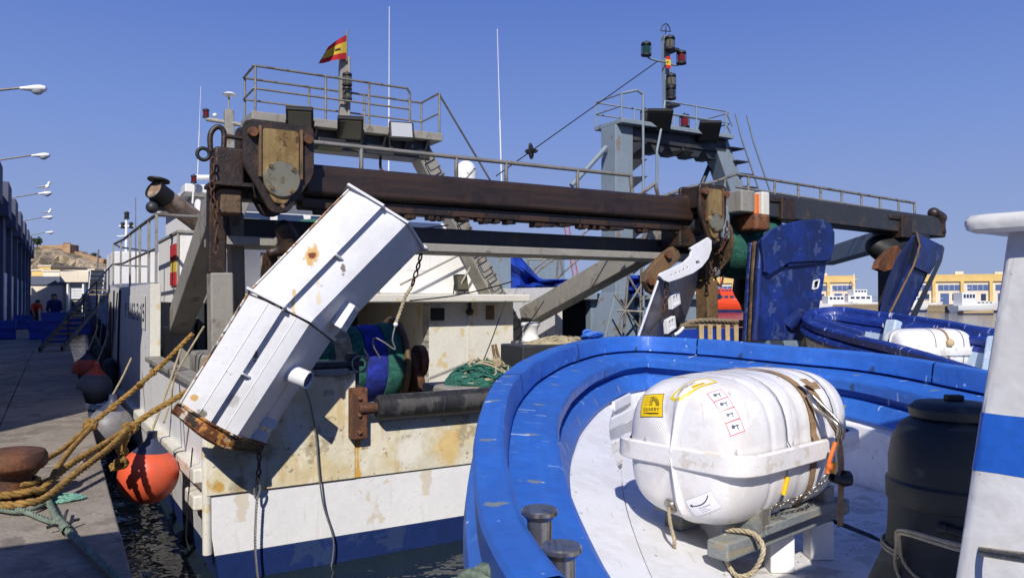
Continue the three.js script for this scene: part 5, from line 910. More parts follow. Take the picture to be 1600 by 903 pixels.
  part(t, 'corner_shackle', [tube([S(2, 0.96, 0.02), S(2, 1.03, 0.06), S(2, 1.06, -0.02), S(2, 1.0, -0.06)], 0.022, 20, 7)], M.doorWhite);
}
{
  const p = H(658, 396, 'z', 0.3), q = H(643, 448, 'z', 0.26);
  const t = thing('rusty_chain', 'short rusty chain hanging from the upper corner of the big white trawl door', 'chain');
  chainLinks(t, [p, H(652, 420, 'z', 0.28), q], 0.055, M.rust);
  const w = thing('wire_pennant', 'pale wire pennant curling down from the rusty chain before the dark doorway', 'wire');
  part(w, 'wire_eye', laidRope([q, H(634, 462, 'z', 0.25), H(628, 478, 'z', 0.25), H(618, 506, 'z', 0.24)], 0.02, 3, 6), M.ropeTan);
  part(w, 'wire_tail', tube([H(618, 506, 'z', 0.24), H(613, 530, 'z', 0.24), H(617, 546, 'z', 0.23), H(600, 535, 'z', 0.2), H(585, 528, 'z', 0.16), H(583, 540, 'z', 0.14), H(594, 560, 'z', 0.12)], 0.009, 60, 6), M.wire);
  part(w, 'wire_whipping', ball(H(618, 507, 'z', 0.24), 0.028, 8, 6), M.white);
}
{
  const t = thing('wire_coil', 'loose coil of grey wire lying on the cream stern cap', 'wire'), pts = [];
  pts.push(H(470, 583, 'z', 0.1)); pts.push(H(520, 586, 'z', 0.1));
  const c = H(560, 572, 'z', 0.05); for (let k = 0; k < 22; k++) { const a = -1.4 + k * 0.62; pts.push([c[0] + Math.cos(a) * 0.085 + k * 0.001, c[1] + 0.02 + Math.sin(a) * 0.085, c[2] + 0.02 * Math.sin(k)]); }
  pts.push(H(575, 563, 'z', 0.03), H(568, 545, 'z', 0.0), H(577, 560, 'z', 0));
  part(t, 'loops', tube(pts, 0.009, 160, 6), M.wire);
}
{
  const t = thing('rusty_chain', 'short rusty chain at the lower corner of the big white trawl door', 'chain');
  chainLinks(t, [H(404, 708, 'z', 0.2), H(404, 730, 'z', 0.18), H(402, 756, 'z', 0.16)], 0.05, M.rust);
  const w = thing('wire_rope', 'wire rope hanging down the stern from the lower rusty chain', 'wire');
  part(w, 'thimble', tube([H(402, 752, 'z', 0.16), H(397, 764, 'z', 0.16), H(400, 780, 'z', 0.15), H(406, 764, 'z', 0.16), H(402, 752, 'z', 0.16)], 0.012, 24, 6), M.wire);
  part(w, 'strand', laidRope([H(401, 778, 'z', 0.15), H(399, 810, 'z', 0.15), H(398, 850, 'z', 0.15), H(401, 890, 'z', 0.15), H(406, 930, 'z', 0.15)], 0.013, 3, 7), M.wire);
  const h = thing('grey_cable', 'thin grey cable hanging in a curve down the middle of the stern', 'cable');
  part(h, 'cable', tube([H(474, 600, 'z', 0.12), H(484, 630, 'z', 0.13), H(493, 680, 'z', 0.1), H(498, 740, 'z', 0.1), H(505, 790, 'z', 0.1), H(520, 840, 'z', 0.1), H(519, 875, 'z', 0.1), H(510, 915, 'z', 0.1)], 0.0095, 80, 6), M.wire);
  const s = thing('stern_chain', 'long rusty chain hanging at the left end of the brown stern beam', 'chain');
  chainLinks(s, [H(332, 246, 'z', 0.36), H(331, 300, 'z', 0.36), H(337, 350, 'z', 0.34), H(337, 396, 'z', 0.34)], 0.05, M.rust);
}
{
  // second white door, seen from its hollow side
  const t = thing('trawl_door', 'second white trawl door hanging under the right end of the brown beam', 'trawl door');
  const Z = 0.74, q = (px, py) => { const p = H(px, py, 'z', Z); return [p[0], p[1]]; };
  const out = [[1106, 371], [1111, 376], [1111, 390], [1106, 404], [1096, 417], [1082, 427], [1062, 435], [1044, 441], [1036, 438], [1029, 431], [1031, 427], [1050, 419], [1068, 410], [1078, 400], [1080, 392], [1077, 388]].map(p => q(...p));
  const holes = [[1048, 430], [1055, 427], [1061, 424.5], [1067, 421.5], [1073, 418]].map(([a, b]) => { const c = q(a, b); return Array.from({ length: 8 }, (_, i) => [c[0] + Math.cos(i * 0.785) * 0.011, c[1] + Math.sin(i * 0.785) * 0.011]); });
  const sq = [[1085, 408], [1091, 406], [1093, 411], [1087, 413.5]].map(p => q(...p));
  part(t, 'end_plate', plate(out, 0.04, [0, 0, Z - 0.02], [1, 0, 0], [0, 1, 0], [...holes, sq], 0.004), M.doorWhite);
  const rows = []; for (let k = 0; k <= 6; k++) { const f = k / 6, l = H(lerp(1032, 998, f), lerp(434, 530, f), 'z', 0.7), m = H(lerp(1056, 1018, f), lerp(438, 530, f), 'z', 0.4), n = H(lerp(1088, 1042, f), lerp(424, 530, f), 'z', -0.05), r = H(lerp(1110, 1060, f), lerp(392, 530, f), 'z', -0.3); rows.push([l, m, n, r]); }
  part(t, 'hollow_face', thick(rows, [-0.02, 0, -0.02]), M.doorShaded);  // shade of the hollow side is in its grey colour
  for (const [px, py] of [[1050, 470], [1043, 508]]) { const c = H(px, py, 'z', 0.5); part(t, 'towing_bracket', [plate([[-0.1, -0.09], [0.1, -0.06], [0.1, 0.1], [-0.09, 0.08]], 0.07, [c[0], c[1], c[2]], [1, 0.2, -0.25], [0, 1, 0], [[[-0.05, -0.04], [-0.012, -0.035], [-0.012, 0.07], [-0.05, 0.065]], [[0.012, -0.035], [0.05, -0.03], [0.05, 0.075], [0.012, 0.07]]])], M.doorWhite); }
  part(t, 'lower_edge', tube([H(1068, 512, 'z', 0.4), H(1060, 520, 'z', 0.4), H(1048, 526, 'z', 0.42)], 0.025, 16, 6), M.doorWhite);
  const s = thing('rusty_chain', 'rusty chain dangling in front of the second white trawl door', 'chain');
  chainLinks(s, [H(1042, 440, 'z', 0.68), H(1041, 460, 'z', 0.66), H(1036, 490, 'z', 0.66)], 0.06, M.rust);
  part(s, 'wire_tail', pipe([H(1036, 492, 'z', 0.66), H(1012, 520, 'z', 0.62)], 0.014, 6), M.black);
  const p = thing('sheave_plate', 'worn brown steel sheave plate beside the second white trawl door', 'plate');
  const P = (px, py) => { const c = H(px, py, 'z', 0.15); return [c[0], c[1]]; };
  part(p, 'cheek', plate([[1045, 386], [1054, 392], [1058, 402], [1052, 410], [1034, 424], [1028, 446], [1020, 462], [1008, 456], [1001, 440], [1004, 426], [1016, 412], [1034, 394]].map(q => P(...q)), 0.09, [0, 0, 0.15], [1, 0, 0], [0, 1, 0]), M.rustBrown);
  part(p, 'pin', lathe([[0.001, 0.06], [0.05, 0.06], [0.05, 0]], H(1014, 440, 'z', 0.24), [0, 0, 1], 12), M.rust);
  part(p, 'pin', lathe([[0.001, 0.06], [0.05, 0.06], [0.05, 0]], H(1042, 398, 'z', 0.24), [0, 0, 1], 12), M.rust);
}
// net heap, capstan, buoys and ropes on the far quarter of the white trawler
function tangle(parent, name, cx, cy, cz, rx, ry, rz, n, r, m) {
  const gs = [];
  for (let i = 0; i < n; i++) { const pts = []; let a = rr(0, 6.28); for (let k = 0; k < 6; k++) { a += rr(0.4, 1.3); const q = Math.sqrt(rnd()); const x = Math.cos(a) * q, z = Math.sin(a) * q, y = (1 - q * q) * rr(0.55, 1); pts.push([cx + x * rx, cy + y * ry, cz + z * rz]); } gs.push(tube(pts, r * rr(0.7, 1.3), 26, 5)); }
  const o = part(parent, name, gs, m); o.userData.kind = 'stuff'; return o;
}
{
  const t = thing('net_heap', 'green net heap with cork floats on the white trawler stern deck', 'net');
  const c = H(755, 600, 'z', -0.9); part(t, 'mound', grown([[[c[0] - 0.35, c[1] + 0.02, c[2]], [c[0] + 0.3, c[1] + 0.05, c[2]], 0.16, 0.2, [70, 92, 76]]], 24, 0.05, 0.1), M.netGreen);
  tangle(t, 'netting', c[0], c[1], c[2], 0.55, 0.34, 0.45, 46, 0.014, M.netGreen); tangle(t, 'rope', c[0] + 0.05, c[1] + 0.04, c[2], 0.5, 0.34, 0.4, 16, 0.013, M.ropeTan);
  part(t, 'float', ball([c[0] + 0.1, c[1] + 0.28, c[2] + 0.2], 0.07, 12, 8), M.netTan);
  part(t, 'support', box(c[0] - 0.7, c[0] + 0.7, 1.12, c[1] + 0.02, c[2] - 0.4, c[2] + 0.4, 0.03), M.steelGrey);
  const k = thing('capstan', 'white capstan head on a dark base beside the grey brace', 'capstan'), q = H(829, 548, 'z', -2.6);
  part(k, 'drum', lathe([[0.001, 0.46], [0.15, 0.46], [0.16, 0.42], [0.12, 0.36], [0.11, 0.26], [0.15, 0.2], [0.15, 0.16], [0.001, 0.16]], q, [0, 1, 0], 22), M.plasterWhite);
  part(k, 'base', box(q[0] - 0.24, q[0] + 0.24, 1.12, q[1] + 0.16, q[2] - 0.24, q[2] + 0.24, 0.02), M.steelGrey);
  const r = thing('rope_heap', 'tan rope heap behind the bright blue gunwale', 'rope'), e = H(875, 538, 'z', -1.0);
  tangle(r, 'rope', e[0], e[1], e[2], 0.6, 0.12, 0.3, 24, 0.018, M.ropeTan); part(r, 'board', box(e[0] - 0.8, e[0] + 0.8, 1.12, e[1] + 0.02, e[2] - 0.3, e[2] + 0.3, 0.02), M.darkSteel);
  const b = thing('buoy', 'white float hanging on a chain beside the brown post', 'buoy'), bc = H(1117, 426, 'z', -0.2);
  part(b, 'float', ball(bc, 0.085, 16, 12), M.fenderGrey); part(b, 'lanyard', tube([[bc[0], bc[1] + 0.08, bc[2]], [bc[0] - 0.05, bc[1] + 0.3, bc[2]], [bc[0] - 0.15, bc[1] + 0.5, bc[2]]], 0.012, 12, 5), M.black);
  part(b, 'lanyard', tube([[bc[0], bc[1] - 0.07, bc[2]], [bc[0] + 0.12, bc[1] - 0.2, bc[2]], [bc[0] + 0.22, bc[1] + 0.02, bc[2]], [bc[0] + 0.45, bc[1] + 0.12, bc[2]], [bc[0] + 0.55, bc[1] + 0.3, bc[2]]], 0.015, 24, 5), M.black);
}
// ------------------------------------------------------------------ grey-blue trawler beyond
const T2 = thing('fishing_trawler', 'grey-blue trawler with ladder gantry and dark railed stern beam beyond the white one', 'trawler');
{
  const X0 = 7.5, X1 = 13.7, side = w => { const t = Math.max(0, (w - 13) / 10); return 3.1 * t * t; };
  const ws = [0, 2, 5, 9, 13, 16, 19, 22];
  for (const m of [false, true]) {
    const f = (w, y) => { const x = side(w) + (y < 0.9 ? (0.9 - y) * 0.14 : 0); return m ? X1 - x : X0 + x; };
    part(T2, 'hull_side', grid(ws.map(w => [-0.8, 0.2, 0.9, 1.7].map(y => [f(w, y), y + (y > 1 ? w * 0.03 : 0), -w - 0.3])), 40, m), M.steelBlue);
  }
  part(T2, 'transom', plate([[X0 + 0.2, -0.8], [X1 - 0.2, -0.8], [X1, 0.9], [X1, 1.7], [X0, 1.7], [X0, 0.9]], 0.08, [0, 0, -0.38], [1, 0, 0], [0, 1, 0]), M.steelBlue);
  part(T2, 'deck', grid(ws.map(w => [[X0 + side(w), 1.3, -w - 0.3], [X1 - side(w), 1.3, -w - 0.3]])), M.darkSteel);
  // shelter with its dark opening
  part(T2, 'shelter_roof', box(7.6, 13.4, 2.75, 2.9, -12, -6.2, 0.02), M.steelBlue);
  part(T2, 'shelter_wall', box(7.6, 7.75, 1.3, 2.75, -12, -6.4, 0.01), M.darkSteel); part(T2, 'shelter_wall', box(7.75, 13.4, 1.3, 2.75, -9, -8.8, 0.01), M.darkSteel); part(T2, 'shelter_wall', box(9.4, 13.4, 1.3, 2.75, -6.6, -6.4, 0.01), M.steelBlue);
  part(T2, 'wheelhouse', box(9.2, 12.2, 2.9, 4.2, -16, -11.5, 0.05), M.steelBlue);
  // gantry: upright with ladder, platform, raked leg
  const Z = -4.0;
  part(T2, 'gantry_column', box(8.06, 8.5, 1.3, 6.17, Z - 0.25, Z + 0.22, 0.02), M.steelBlue);
  part(T2, 'gantry_column', plate([[7.55, 1.3], [8.9, 1.3], [8.52, 2.9], [8.04, 2.9]], 0.5, [0, 0, Z - 0.26], [1, 0, 0], [0, 1, 0]), M.steelBlue);
  part(T2, 'gantry_platform', [box(8.08, 11.1, 6.17, 6.26, Z - 0.5, Z + 0.4, 0.015)], M.steelBlue);
  part(T2, 'gantry_girder', box(8.5, 11.1, 5.9, 6.17, Z - 0.28, Z + 0.2, 0.02), M.darkSteel);
  for (let k = 0; k < 4; k++) part(T2, 'girder_bracket', plate([[-0.22, 0], [0.22, 0], [0.1, -0.16], [-0.1, -0.16]], 0.4, [9.2 + k * 0.5, 5.9, Z - 0.24], [1, 0, 0], [0, 1, 0]), M.darkSteel);
  part(T2, 'gantry_leg', beam([10.95, 6.1, Z], [13.2, 1.6, Z], 0.4, 0.42, [0.8, 0.6, 0], 0.02), M.steelBlue);
  for (let k = 0; k < 12; k++) { const u = 0.05 + k * 0.06, x = lerp(10.95, 13.2, u) + 0.24, y = lerp(6.1, 1.6, u) + 0.14; part(T2, 'step', box(x - 0.16, x + 0.22, y - 0.015, y + 0.015, Z - 0.1, Z + 0.3, 0.006), k % 2 ? M.darkSteel : M.black); }
  for (const o of [-0.05, 0.3]) part(T2, 'stair_rail', pipe([[11.3 + o, 6.75, Z + 0.3], [11.5 + o, 6.2, Z + 0.3], [12.9 + o, 3.4, Z + 0.3]], 0.02, 6), M.steelBlue);
  part(T2, 'gantry_strut', bar([11.05, 5.8, Z - 0.2], H(1092, 300, 'z', Z - 0.2), 0.05), M.darkSteel);
  part(T2, 'gantry_strut', bar([8.0, 5.75, Z], H(893, 290, 'z', Z), 0.05), M.steelBlue);
  for (let k = 0; k < 11; k++) { const y = 5.86 - k * 0.34; part(T2, 'step', plate([[0, 0], [0.36, 0.04], [0, -0.22]], 0.34, [8.5, y, Z - 0.1], [1, 0, 0], [0, 1, 0], [], 0.004), M.darkSteel); }
  part(T2, 'ladder_rail', [pipe([[8.6, 2.2, Z + 0.4], [8.6, 6.78, Z + 0.4], [8.45, 6.84, Z + 0.4], [8.1, 6.74, Z + 0.36]], 0.026)], M.steelBlue);
  part(T2, 'ladder_rail', pipe([[8.95, 2.6, Z + 0.4], [8.95, 5.7, Z + 0.4], [9.1, 6.3, Z + 0.4], [9.2, 6.74, Z + 0.36]], 0.026), M.steelBlue);
  for (const y of [6.5, 6.74]) { part(T2, 'gantry_rail', pipe([[8.1, y, Z + 0.36], [8.1, y, Z - 0.46], [11.06, y, Z - 0.46], [11.06, y, Z + 0.3]], 0.018), M.steelBlue); part(T2, 'gantry_rail', pipe([[9.2, y, Z + 0.36], [10.9, y, Z + 0.36], [11.1, y - 0.3, Z + 0.36]], 0.018), M.steelBlue); }
  for (const [x, z] of [[8.1, 0.36], [8.1, -0.46], [9.2, 0.36], [10.05, 0.36], [10.9, 0.36], [9.1, -0.46], [10.2, -0.46], [11.06, -0.46]]) part(T2, 'rail_post', bar([x, 6.24, Z + z], [x, 6.74, Z + z], 0.018), M.steelBlue);
  floodlight(T2, H(1030, 188, 'z', Z + 0.45), 0.5, 0.5, 0.75, -0.5, M.black); floodlight(T2, H(1108, 205, 'z', Z + 0.45), 0.45, 0.48, 0.75, -0.5, M.black); floodlight(T2, H(1069, 239, 'z', Z + 0.3), 0.36, 0.24, 1.2, 0.2, M.lens);
  navLight(T2, H(1009, 193, 'z', Z - 0.1), 1.1, M.black); navLight(T2, H(1070, 200, 'z', Z - 0.1), 1.1, M.lensRed);
  // light mast
  const m0 = H(1043, 190, 'z', Z - 0.1), m1 = H(1040, 56, 'z', Z - 0.1);
  part(T2, 'light_mast', beam([m0[0], 6.24, Z - 0.1], m1, 0.14, 0.12, [0, 0, 1], 0.012), M.steelBlue);
  part(T2, 'mast_hoop', [tube([H(1033, 48, 'z', Z), H(1035, 41, 'z', Z), H(1041, 37, 'z', Z), H(1046, 42, 'z', Z), H(1048, 49, 'z', Z)], 0.012, 24, 5), bar(m1, H(1041, 40, 'z', Z - 0.1), 0.012), bar(H(1033, 48, 'z', Z), H(1048, 49, 'z', Z), 0.01)], M.darkSteel);
  part(T2, 'mast_arm', [tube([H(1010, 84, 'z', Z), H(1014, 90, 'z', Z), H(1025, 94, 'z', Z), H(1040, 97, 'z', Z), H(1056, 102, 'z', Z), H(1065, 98, 'z', Z)], 0.022, 30, 6)], M.steelBlue);
  for (const [px, py, k, l] of [[1047, 78, 1.1, M.lens], [1010, 87, 1.05, M.lensGreen], [1065, 100, 1.05, M.lensRed], [1049, 136, 1.05, M.lens], [1049, 155, 1.05, M.black]]) navLight(T2, H(px, py, 'z', Z + 0.08), k, l);
  part(T2, 'light_bracket', [box(m1[0] - 0.05, m1[0] + 0.16, m1[1] - 0.36, m1[1] - 0.3, Z - 0.1, Z + 0.16, 0.01), box(m1[0] - 0.05, m1[0] + 0.18, 6.75, 6.8, Z - 0.1, Z + 0.16, 0.01)], M.darkSteel);
  flag(T2, H(1041, 88, 'z', Z + 0.05), H(1041, 106, 'z', Z + 0.05), H(1048, 107, 'z', Z + 0.1), H(1047, 87, 'z', Z + 0.1), 0.02, 'small_flag');
  part(T2, 'hanging_pulley', [lathe([[0.001, -0.05], [0.17, -0.05], [0.17, 0.05], [0.001, 0.05]], H(993, 240, 'z', Z), [0.3, 0, 1], 18), bar(H(995, 215, 'z', Z), H(994, 232, 'z', Z), 0.03)], M.rustBrown);
  // stay with the black star-shaped mark
  const s0 = H(775, 275, 'z', Z + 0.2), s1 = H(1030, 94, 'z', Z + 0.0);
  part(T2, 'stay_wire', pipe([s0, s1], 0.011, 5), M.black);
  const st = V(s0).lerp(V(s1), 0.19), pt = [], mark = []; 
  for (let i = 0; i < 16; i++) { const a = i / 16 * 6.283, r = i % 4 === 0 ? 0.15 : i % 4 === 2 ? 0.055 : 0.1; pt.push([Math.cos(a) * r, Math.sin(a) * r]); }
  part(T2, 'day_mark', [plate(pt, 0.03, [st.x, st.y, st.z], [1, 0.1, 0], [0, 1, 0]), plate(pt, 0.03, [st.x, st.y, st.z], [0, 0.1, 1], [0, 1, 0])], M.black);
  // dark stern beam with rail
  const b0 = H(1150, 318, 'z', -0.1), b1 = H(1462, 357, 'z', -0.1);
  part(T2, 'stern_beam', beam(b0, b1, 0.42, 0.36, [0, 1, 0], 0.03), M.darkSteel);
  for (const [px, y0, y1] of [[1232, 308, 344], [1418, 336, 372]]) { const a = H(px, y0, 'z', 0.15), b = H(px, y1, 'z', 0.15); part(T2, 'beam_clamp', [box(a[0] - 0.16, a[0] + 0.14, b[1], a[1], -0.36, 0.17, 0.02), box(a[0] - 0.45, a[0] - 0.1, a[1] - 0.09, a[1] - 0.01, -0.2, 0.14, 0.02)], M.grease); }
  const rz = -0.5, q = (px, py) => H(px, py, 'z', rz);
  part(T2, 'beam_rail', pipe([q(1118, 284), q(1150, 272), q(1430, 317), q(1430, 345)], 0.024), M.railGrey); part(T2, 'beam_rail', pipe([q(1150, 292), q(1392, 329)], 0.018), M.railGrey); part(T2, 'beam_rail', pipe([q(1150, 306), q(1392, 337)], 0.018), M.railGrey);
  part(T2, 'beam_rail', pipe([q(1020, 312), q(1080, 292), q(1118, 284)], 0.024), M.railGrey);
  for (const [px, y0, y1] of [[1133, 278, 312], [1170, 275, 318], [1211, 281, 322], [1248, 287, 327], [1283, 294, 332], [1316, 299, 336], [1347, 304, 340], [1376, 309, 343], [1405, 313, 346]]) part(T2, 'rail_post', bar(q(px, y0), q(px, y1), 0.02), M.railGrey);
  const e = H(1452, 345, 'z', -0.1); part(T2, 'beam_end_gear', [grown([[[e[0] - 0.1, e[1] + 0.12, 0.05], [e[0] + 0.15, e[1] + 0.05, 0.05], 0.1, 0.09, DARK], [[e[0] + 0.06, e[1] + 0.02, 0.0], [e[0] + 0.12, e[1] - 0.2, 0.05], 0.12, 0.09, DARK]], 26, 0.05, 0.08)], M.grease);
  part(T2, 'beam_brace', beam(H(1378, 376, 'z', -0.5), H(1292, 402, 'z', -2.6), 0.3, 0.34, [0, 1, 0], 0.02), M.steelBlue);
  part(T2, 'gallows_leg', beam(H(1392, 420, 'z', -0.3), [H(1392, 420, 'z', -0.3)[0], 1.3, -0.3], 0.3, 0.3, [0, 0, 1], 0.02), M.darkSteel);
  part(T2, 'beam_knee', grown([[H(1370, 385, 'z', -0.2), H(1420, 380, 'z', -0.1), 0.18, 0.24, DARK], [H(1385, 395, 'z', -0.1), H(1440, 372, 'z', 0), 0.2, 0.14, DARK]], 30, 0.05, 0.1), M.black);
  const sp = (px, py) => { const c = H(px, py, 'z', 0.1); return [c[0], c[1]]; };
  part(T2, 'sheave_plate', plate([[1362, 420], [1366, 408], [1384, 390], [1396, 384], [1402, 392], [1396, 408], [1390, 420], [1374, 425]].map(p => sp(...p)), 0.1, [0, 0, 0.1], [1, 0, 0], [0, 1, 0]), M.rust);
  // rusty fairlead block at the near end of the beam
  const f = H(1158, 333, 'z', 0.1);
  const fb = part(T2, 'fairlead_block', box(f[0] - 0.26, f[0] + 0.02, f[1] - 0.02, f[1] + 0.3, -0.1, 0.36, 0.03), M.steelGrey);
  part(fb, 'jaw', box(f[0] - 0.02, f[0] + 0.3, f[1] - 0.28, f[1] - 0.02, -0.1, 0.4, 0.06), M.rust); part(fb, 'cheek', box(f[0] + 0.16, f[0] + 0.32, f[1] - 0.05, f[1] + 0.3, -0.05, 0.36, 0.03), M.trim);
  part(fb, 'roller', bar([f[0] + 0.09, f[1] - 0.04, 0.26], [f[0] + 0.09, f[1] + 0.26, 0.26], 0.07, 0.07, 14), M.orange);
  part(T2, 'beam_head', [box(f[0] - 0.75, f[0] - 0.2, f[1] - 0.4, f[1] + 0.1, -0.3, 0.1, 0.04)], M.steelBlue);
  // net drum with green net
  const n0 = H(1112, 380, 'z', -0.4);
  const nd = part(T2, 'net_drum', [bar([n0[0] - 0.2, n0[1], -0.4], [n0[0] + 1.6, n0[1], -0.4], 0.12), lathe([[0.001, 0], [0.5, 0], [0.5, 0.05], [0.001, 0.05]], [n0[0] - 0.1, n0[1], -0.4], [1, 0, 0], 28)], M.rustBrown);
  part(nd, 'wound_net', lathe([[0.1, -0.1], [0.4, -0.06], [0.5, 0.2], [0.54, 0.6], [0.5, 1.1], [0.3, 1.35], [0.1, 1.4]], [n0[0], n0[1], -0.4], [1, 0, 0], 28), M.netGreen);
  const hn = H(1160, 432, 'z', -0.6); part(T2, 'hanging_net', [grown([[[hn[0], hn[1] + 0.45, hn[2]], [hn[0] + 0.05, hn[1] - 0.2, hn[2]], 0.13, 0.16, DARK], [[hn[0] + 0.04, hn[1] - 0.2, hn[2]], [hn[0] + 0.1, hn[1] - 0.5, hn[2]], 0.15, 0.08, DARK]], 26, 0.05, 0.1)], M.black);
  // wooden boards and rope on the stern
  const bz = 0.1; for (let k = 0; k < 5; k++) { const p = H(1095 + k * 13.6, 522, 'z', bz); part(T2, 'board', box(p[0] - 0.035, p[0] + 0.04, p[1] - 0.35, p[1] + 0.13, bz, bz + 0.03, 0.006), M.wood); }
  const rp = H(1060, 508, 'z', 0.05), rq = H(1165, 505, 'z', 0.05); part(T2, 'stern_bar', [bar(rp, rq, 0.05), laidRope([rp, [lerp(rp[0], rq[0], 0.3), rp[1] + 0.06, 0.1], [lerp(rp[0], rq[0], 0.7), rp[1] + 0.04, 0.1], rq], 0.035)], M.woodGrey);
  part(T2, 'stern_panel', box(rp[0], rq[0] + 0.1, rp[1] - 0.5, rp[1] - 0.06, 0.0, 0.06, 0.01), M.tarp);
  part(T2, 'stern_sill', box(7.6, 13.6, 1.3, 1.75, -0.3, 0.12, 0.02), M.darkSteel);
  // blue canvas and timber cross-braces by the column
  const D = 14.2, R = (...p) => pipe(p.map(c => HD(c[0], c[1], D)), 0.022, 6);
  part(T2, 'deck_frame', [R([968, 500], [1012, 430]), R([960, 460], [1006, 520]), R([975, 420], [1005, 470]), R([985, 395], [975, 520]), R([1003, 390], [1000, 525]), R([965, 485], [1005, 487])], M.railGrey);
  part(T2, 'blue_canvas', grid(Array.from({ length: 8 }, (_, i) => Array.from({ length: 6 }, (_, j) => HD(lerp(982, 1006, j / 5), lerp(430, 462, i / 7), 14.6 + 0.15 * Math.sin(i * 2.1 + j)))), 25), M.tarp);
  const c = thing('rusty_chain', 'rusty chain sagging between the fairlead block and the brown post', 'chain');
  chainLinks(c, [H(1137, 345, 'z', 0.2), H(1136, 368, 'z', 0.2), H(1128, 388, 'z', 0.15), H(1113, 402, 'z', 0.2), H(1112, 430, 'z', 0.2)], 0.05, M.rust);
}
{
  // blue doors of the grey-blue trawler
  const t = thing('trawl_door', 'battered blue trawl door with rounded top facing the camera', 'trawl door');
  const zt = 0.75, Pz = (px, py, z = zt) => { const c = H(px, py, 'z', z); return [c[0], c[1]]; };
  const up = [[1188, 374], [1200, 361], [1222, 351], [1252, 344], [1282, 343], [1296, 350], [1302, 363], [1302, 380], [1296, 408], [1231, 411], [1200, 430], [1193, 425]];
  part(t, 'upper_plate', plate(up.map(p => Pz(...p)), 0.06, [0, 0, zt - 0.02], [1, 0, 0], [0, 1, 0], [], 0.014), M.doorBlue);
  const lo = [[1193, 424], [1200, 424], [1230, 406], [1297, 403], [1292, 440], [1276, 532], [1190, 532]], win = [[1275, 439], [1284, 437], [1281, 450], [1273, 452]];
  part(t, 'lower_plate', plate(lo.map(p => Pz(...p)), 0.05, [0, 0, zt - 0.09], [1, 0, 0], [0, 1, 0], [win.map(p => Pz(...p))], 0.008), M.doorBlue);
  part(t, 'slot_frame', (() => { const g = []; for (let i = 0; i < 4; i++) { const a = Pz(...win[i]), b = Pz(...win[(i + 1) % 4]); g.push(beam([a[0], a[1], zt - 0.03], [b[0], b[1], zt - 0.03], 0.02, 0.02)); } return g; })(), M.white);
  const s0 = Pz(1232, 413), s1 = Pz(1278, 409); part(t, 'cross_bar', beam([s0[0], s0[1], zt - 0.02], [s1[0], s1[1], zt - 0.02], 0.05, 0.07), M.doorBlue);
  for (let k = 0; k < 3; k++) { const a = H(1189 - k * 7, 376 + k * 2, 'z', zt - 0.08 - k * 0.12), b = H(1181 - k * 7, 532, 'z', zt - 0.08 - k * 0.12); part(t, 'sole_bar', [pipe([a, H(1186 - k * 7, 420, 'z', zt - 0.06 - k * 0.12), b], 0.05, 8)], k === 1 ? M.rustBrown : M.doorBlue); }
  part(t, 'sole_plate', thick([[H(1192, 374, 'z', zt - 0.05), H(1172, 392, 'z', zt - 0.5)], [H(1186, 460, 'z', zt - 0.05), H(1166, 462, 'z', zt - 0.5)], [H(1184, 534, 'z', zt - 0.05), H(1162, 534, 'z', zt - 0.5)]], [-0.03, 0, 0]), M.rustBrown);
  const pc = H(1232, 508, 'z', zt - 0.06); part(t, 'stub_pipe', lathe([[0.08, 0], [0.1, 0], [0.1, 0.3], [0.09, 0.3], [0.085, 0.2], [0.001, 0.18]], pc, [0.4, 0.75, 0.65], 20), M.doorBlue);
  const k = thing('trawl_door', 'leaning blue trawl door under the far end of the dark railed beam', 'trawl door');
  const face = [[H(1434, 364, 'z', 0.7), H(1474, 384, 'z', 0.5)], [H(1437, 384, 'z', 0.75), H(1472, 400, 'z', 0.52)], [H(1428, 416, 'z', 0.8), H(1454, 428, 'z', 0.55)], [H(1390, 494, 'z', 0.85), H(1424, 494, 'z', 0.6)]];
  part(k, 'upper_plate', thick(face.slice(0, 3), [0, 0, -0.03]), M.doorBlue);
  const off = p => [p[0], p[1], p[2] - 0.05]; part(k, 'lower_plate', thick([off(H(1428, 421, 'z', 0.8)), off(H(1453, 431, 'z', 0.55))].length ? [[off(H(1430, 412, 'z', 0.8)), off(H(1457, 424, 'z', 0.55))], [off(face[3][0]), off(face[3][1])]] : [], [0, 0, -0.03]), M.doorBlue);
  part(k, 'edge_plate', thick([[H(1473, 383, 'z', 0.5), H(1476, 388, 'z', 0.2)], [H(1468, 404, 'z', 0.52), H(1472, 408, 'z', 0.2)], [H(1422, 495, 'z', 0.6), H(1432, 495, 'z', 0.25)]], [0.02, 0, 0]), M.darkSteel);
  part(k, 'rim', pipe([H(1433, 363, 'z', 0.72), H(1438, 384, 'z', 0.77), H(1428, 416, 'z', 0.82), H(1388, 496, 'z', 0.87)], 0.018, 6), M.rustBrown);
  part(k, 'back_plate', thick([[H(1430, 367, 'z', 0.78), H(1437, 374, 'z', 0.5)], [H(1404, 402, 'z', 0.92), H(1437, 390, 'z', 0.3)], [H(1388, 440, 'z', 1.0), H(1428, 425, 'z', 0.25)], [H(1376, 494, 'z', 1.0), H(1400, 494, 'z', 0.3)]], [-0.03, 0, 0]), M.doorBlue);
}
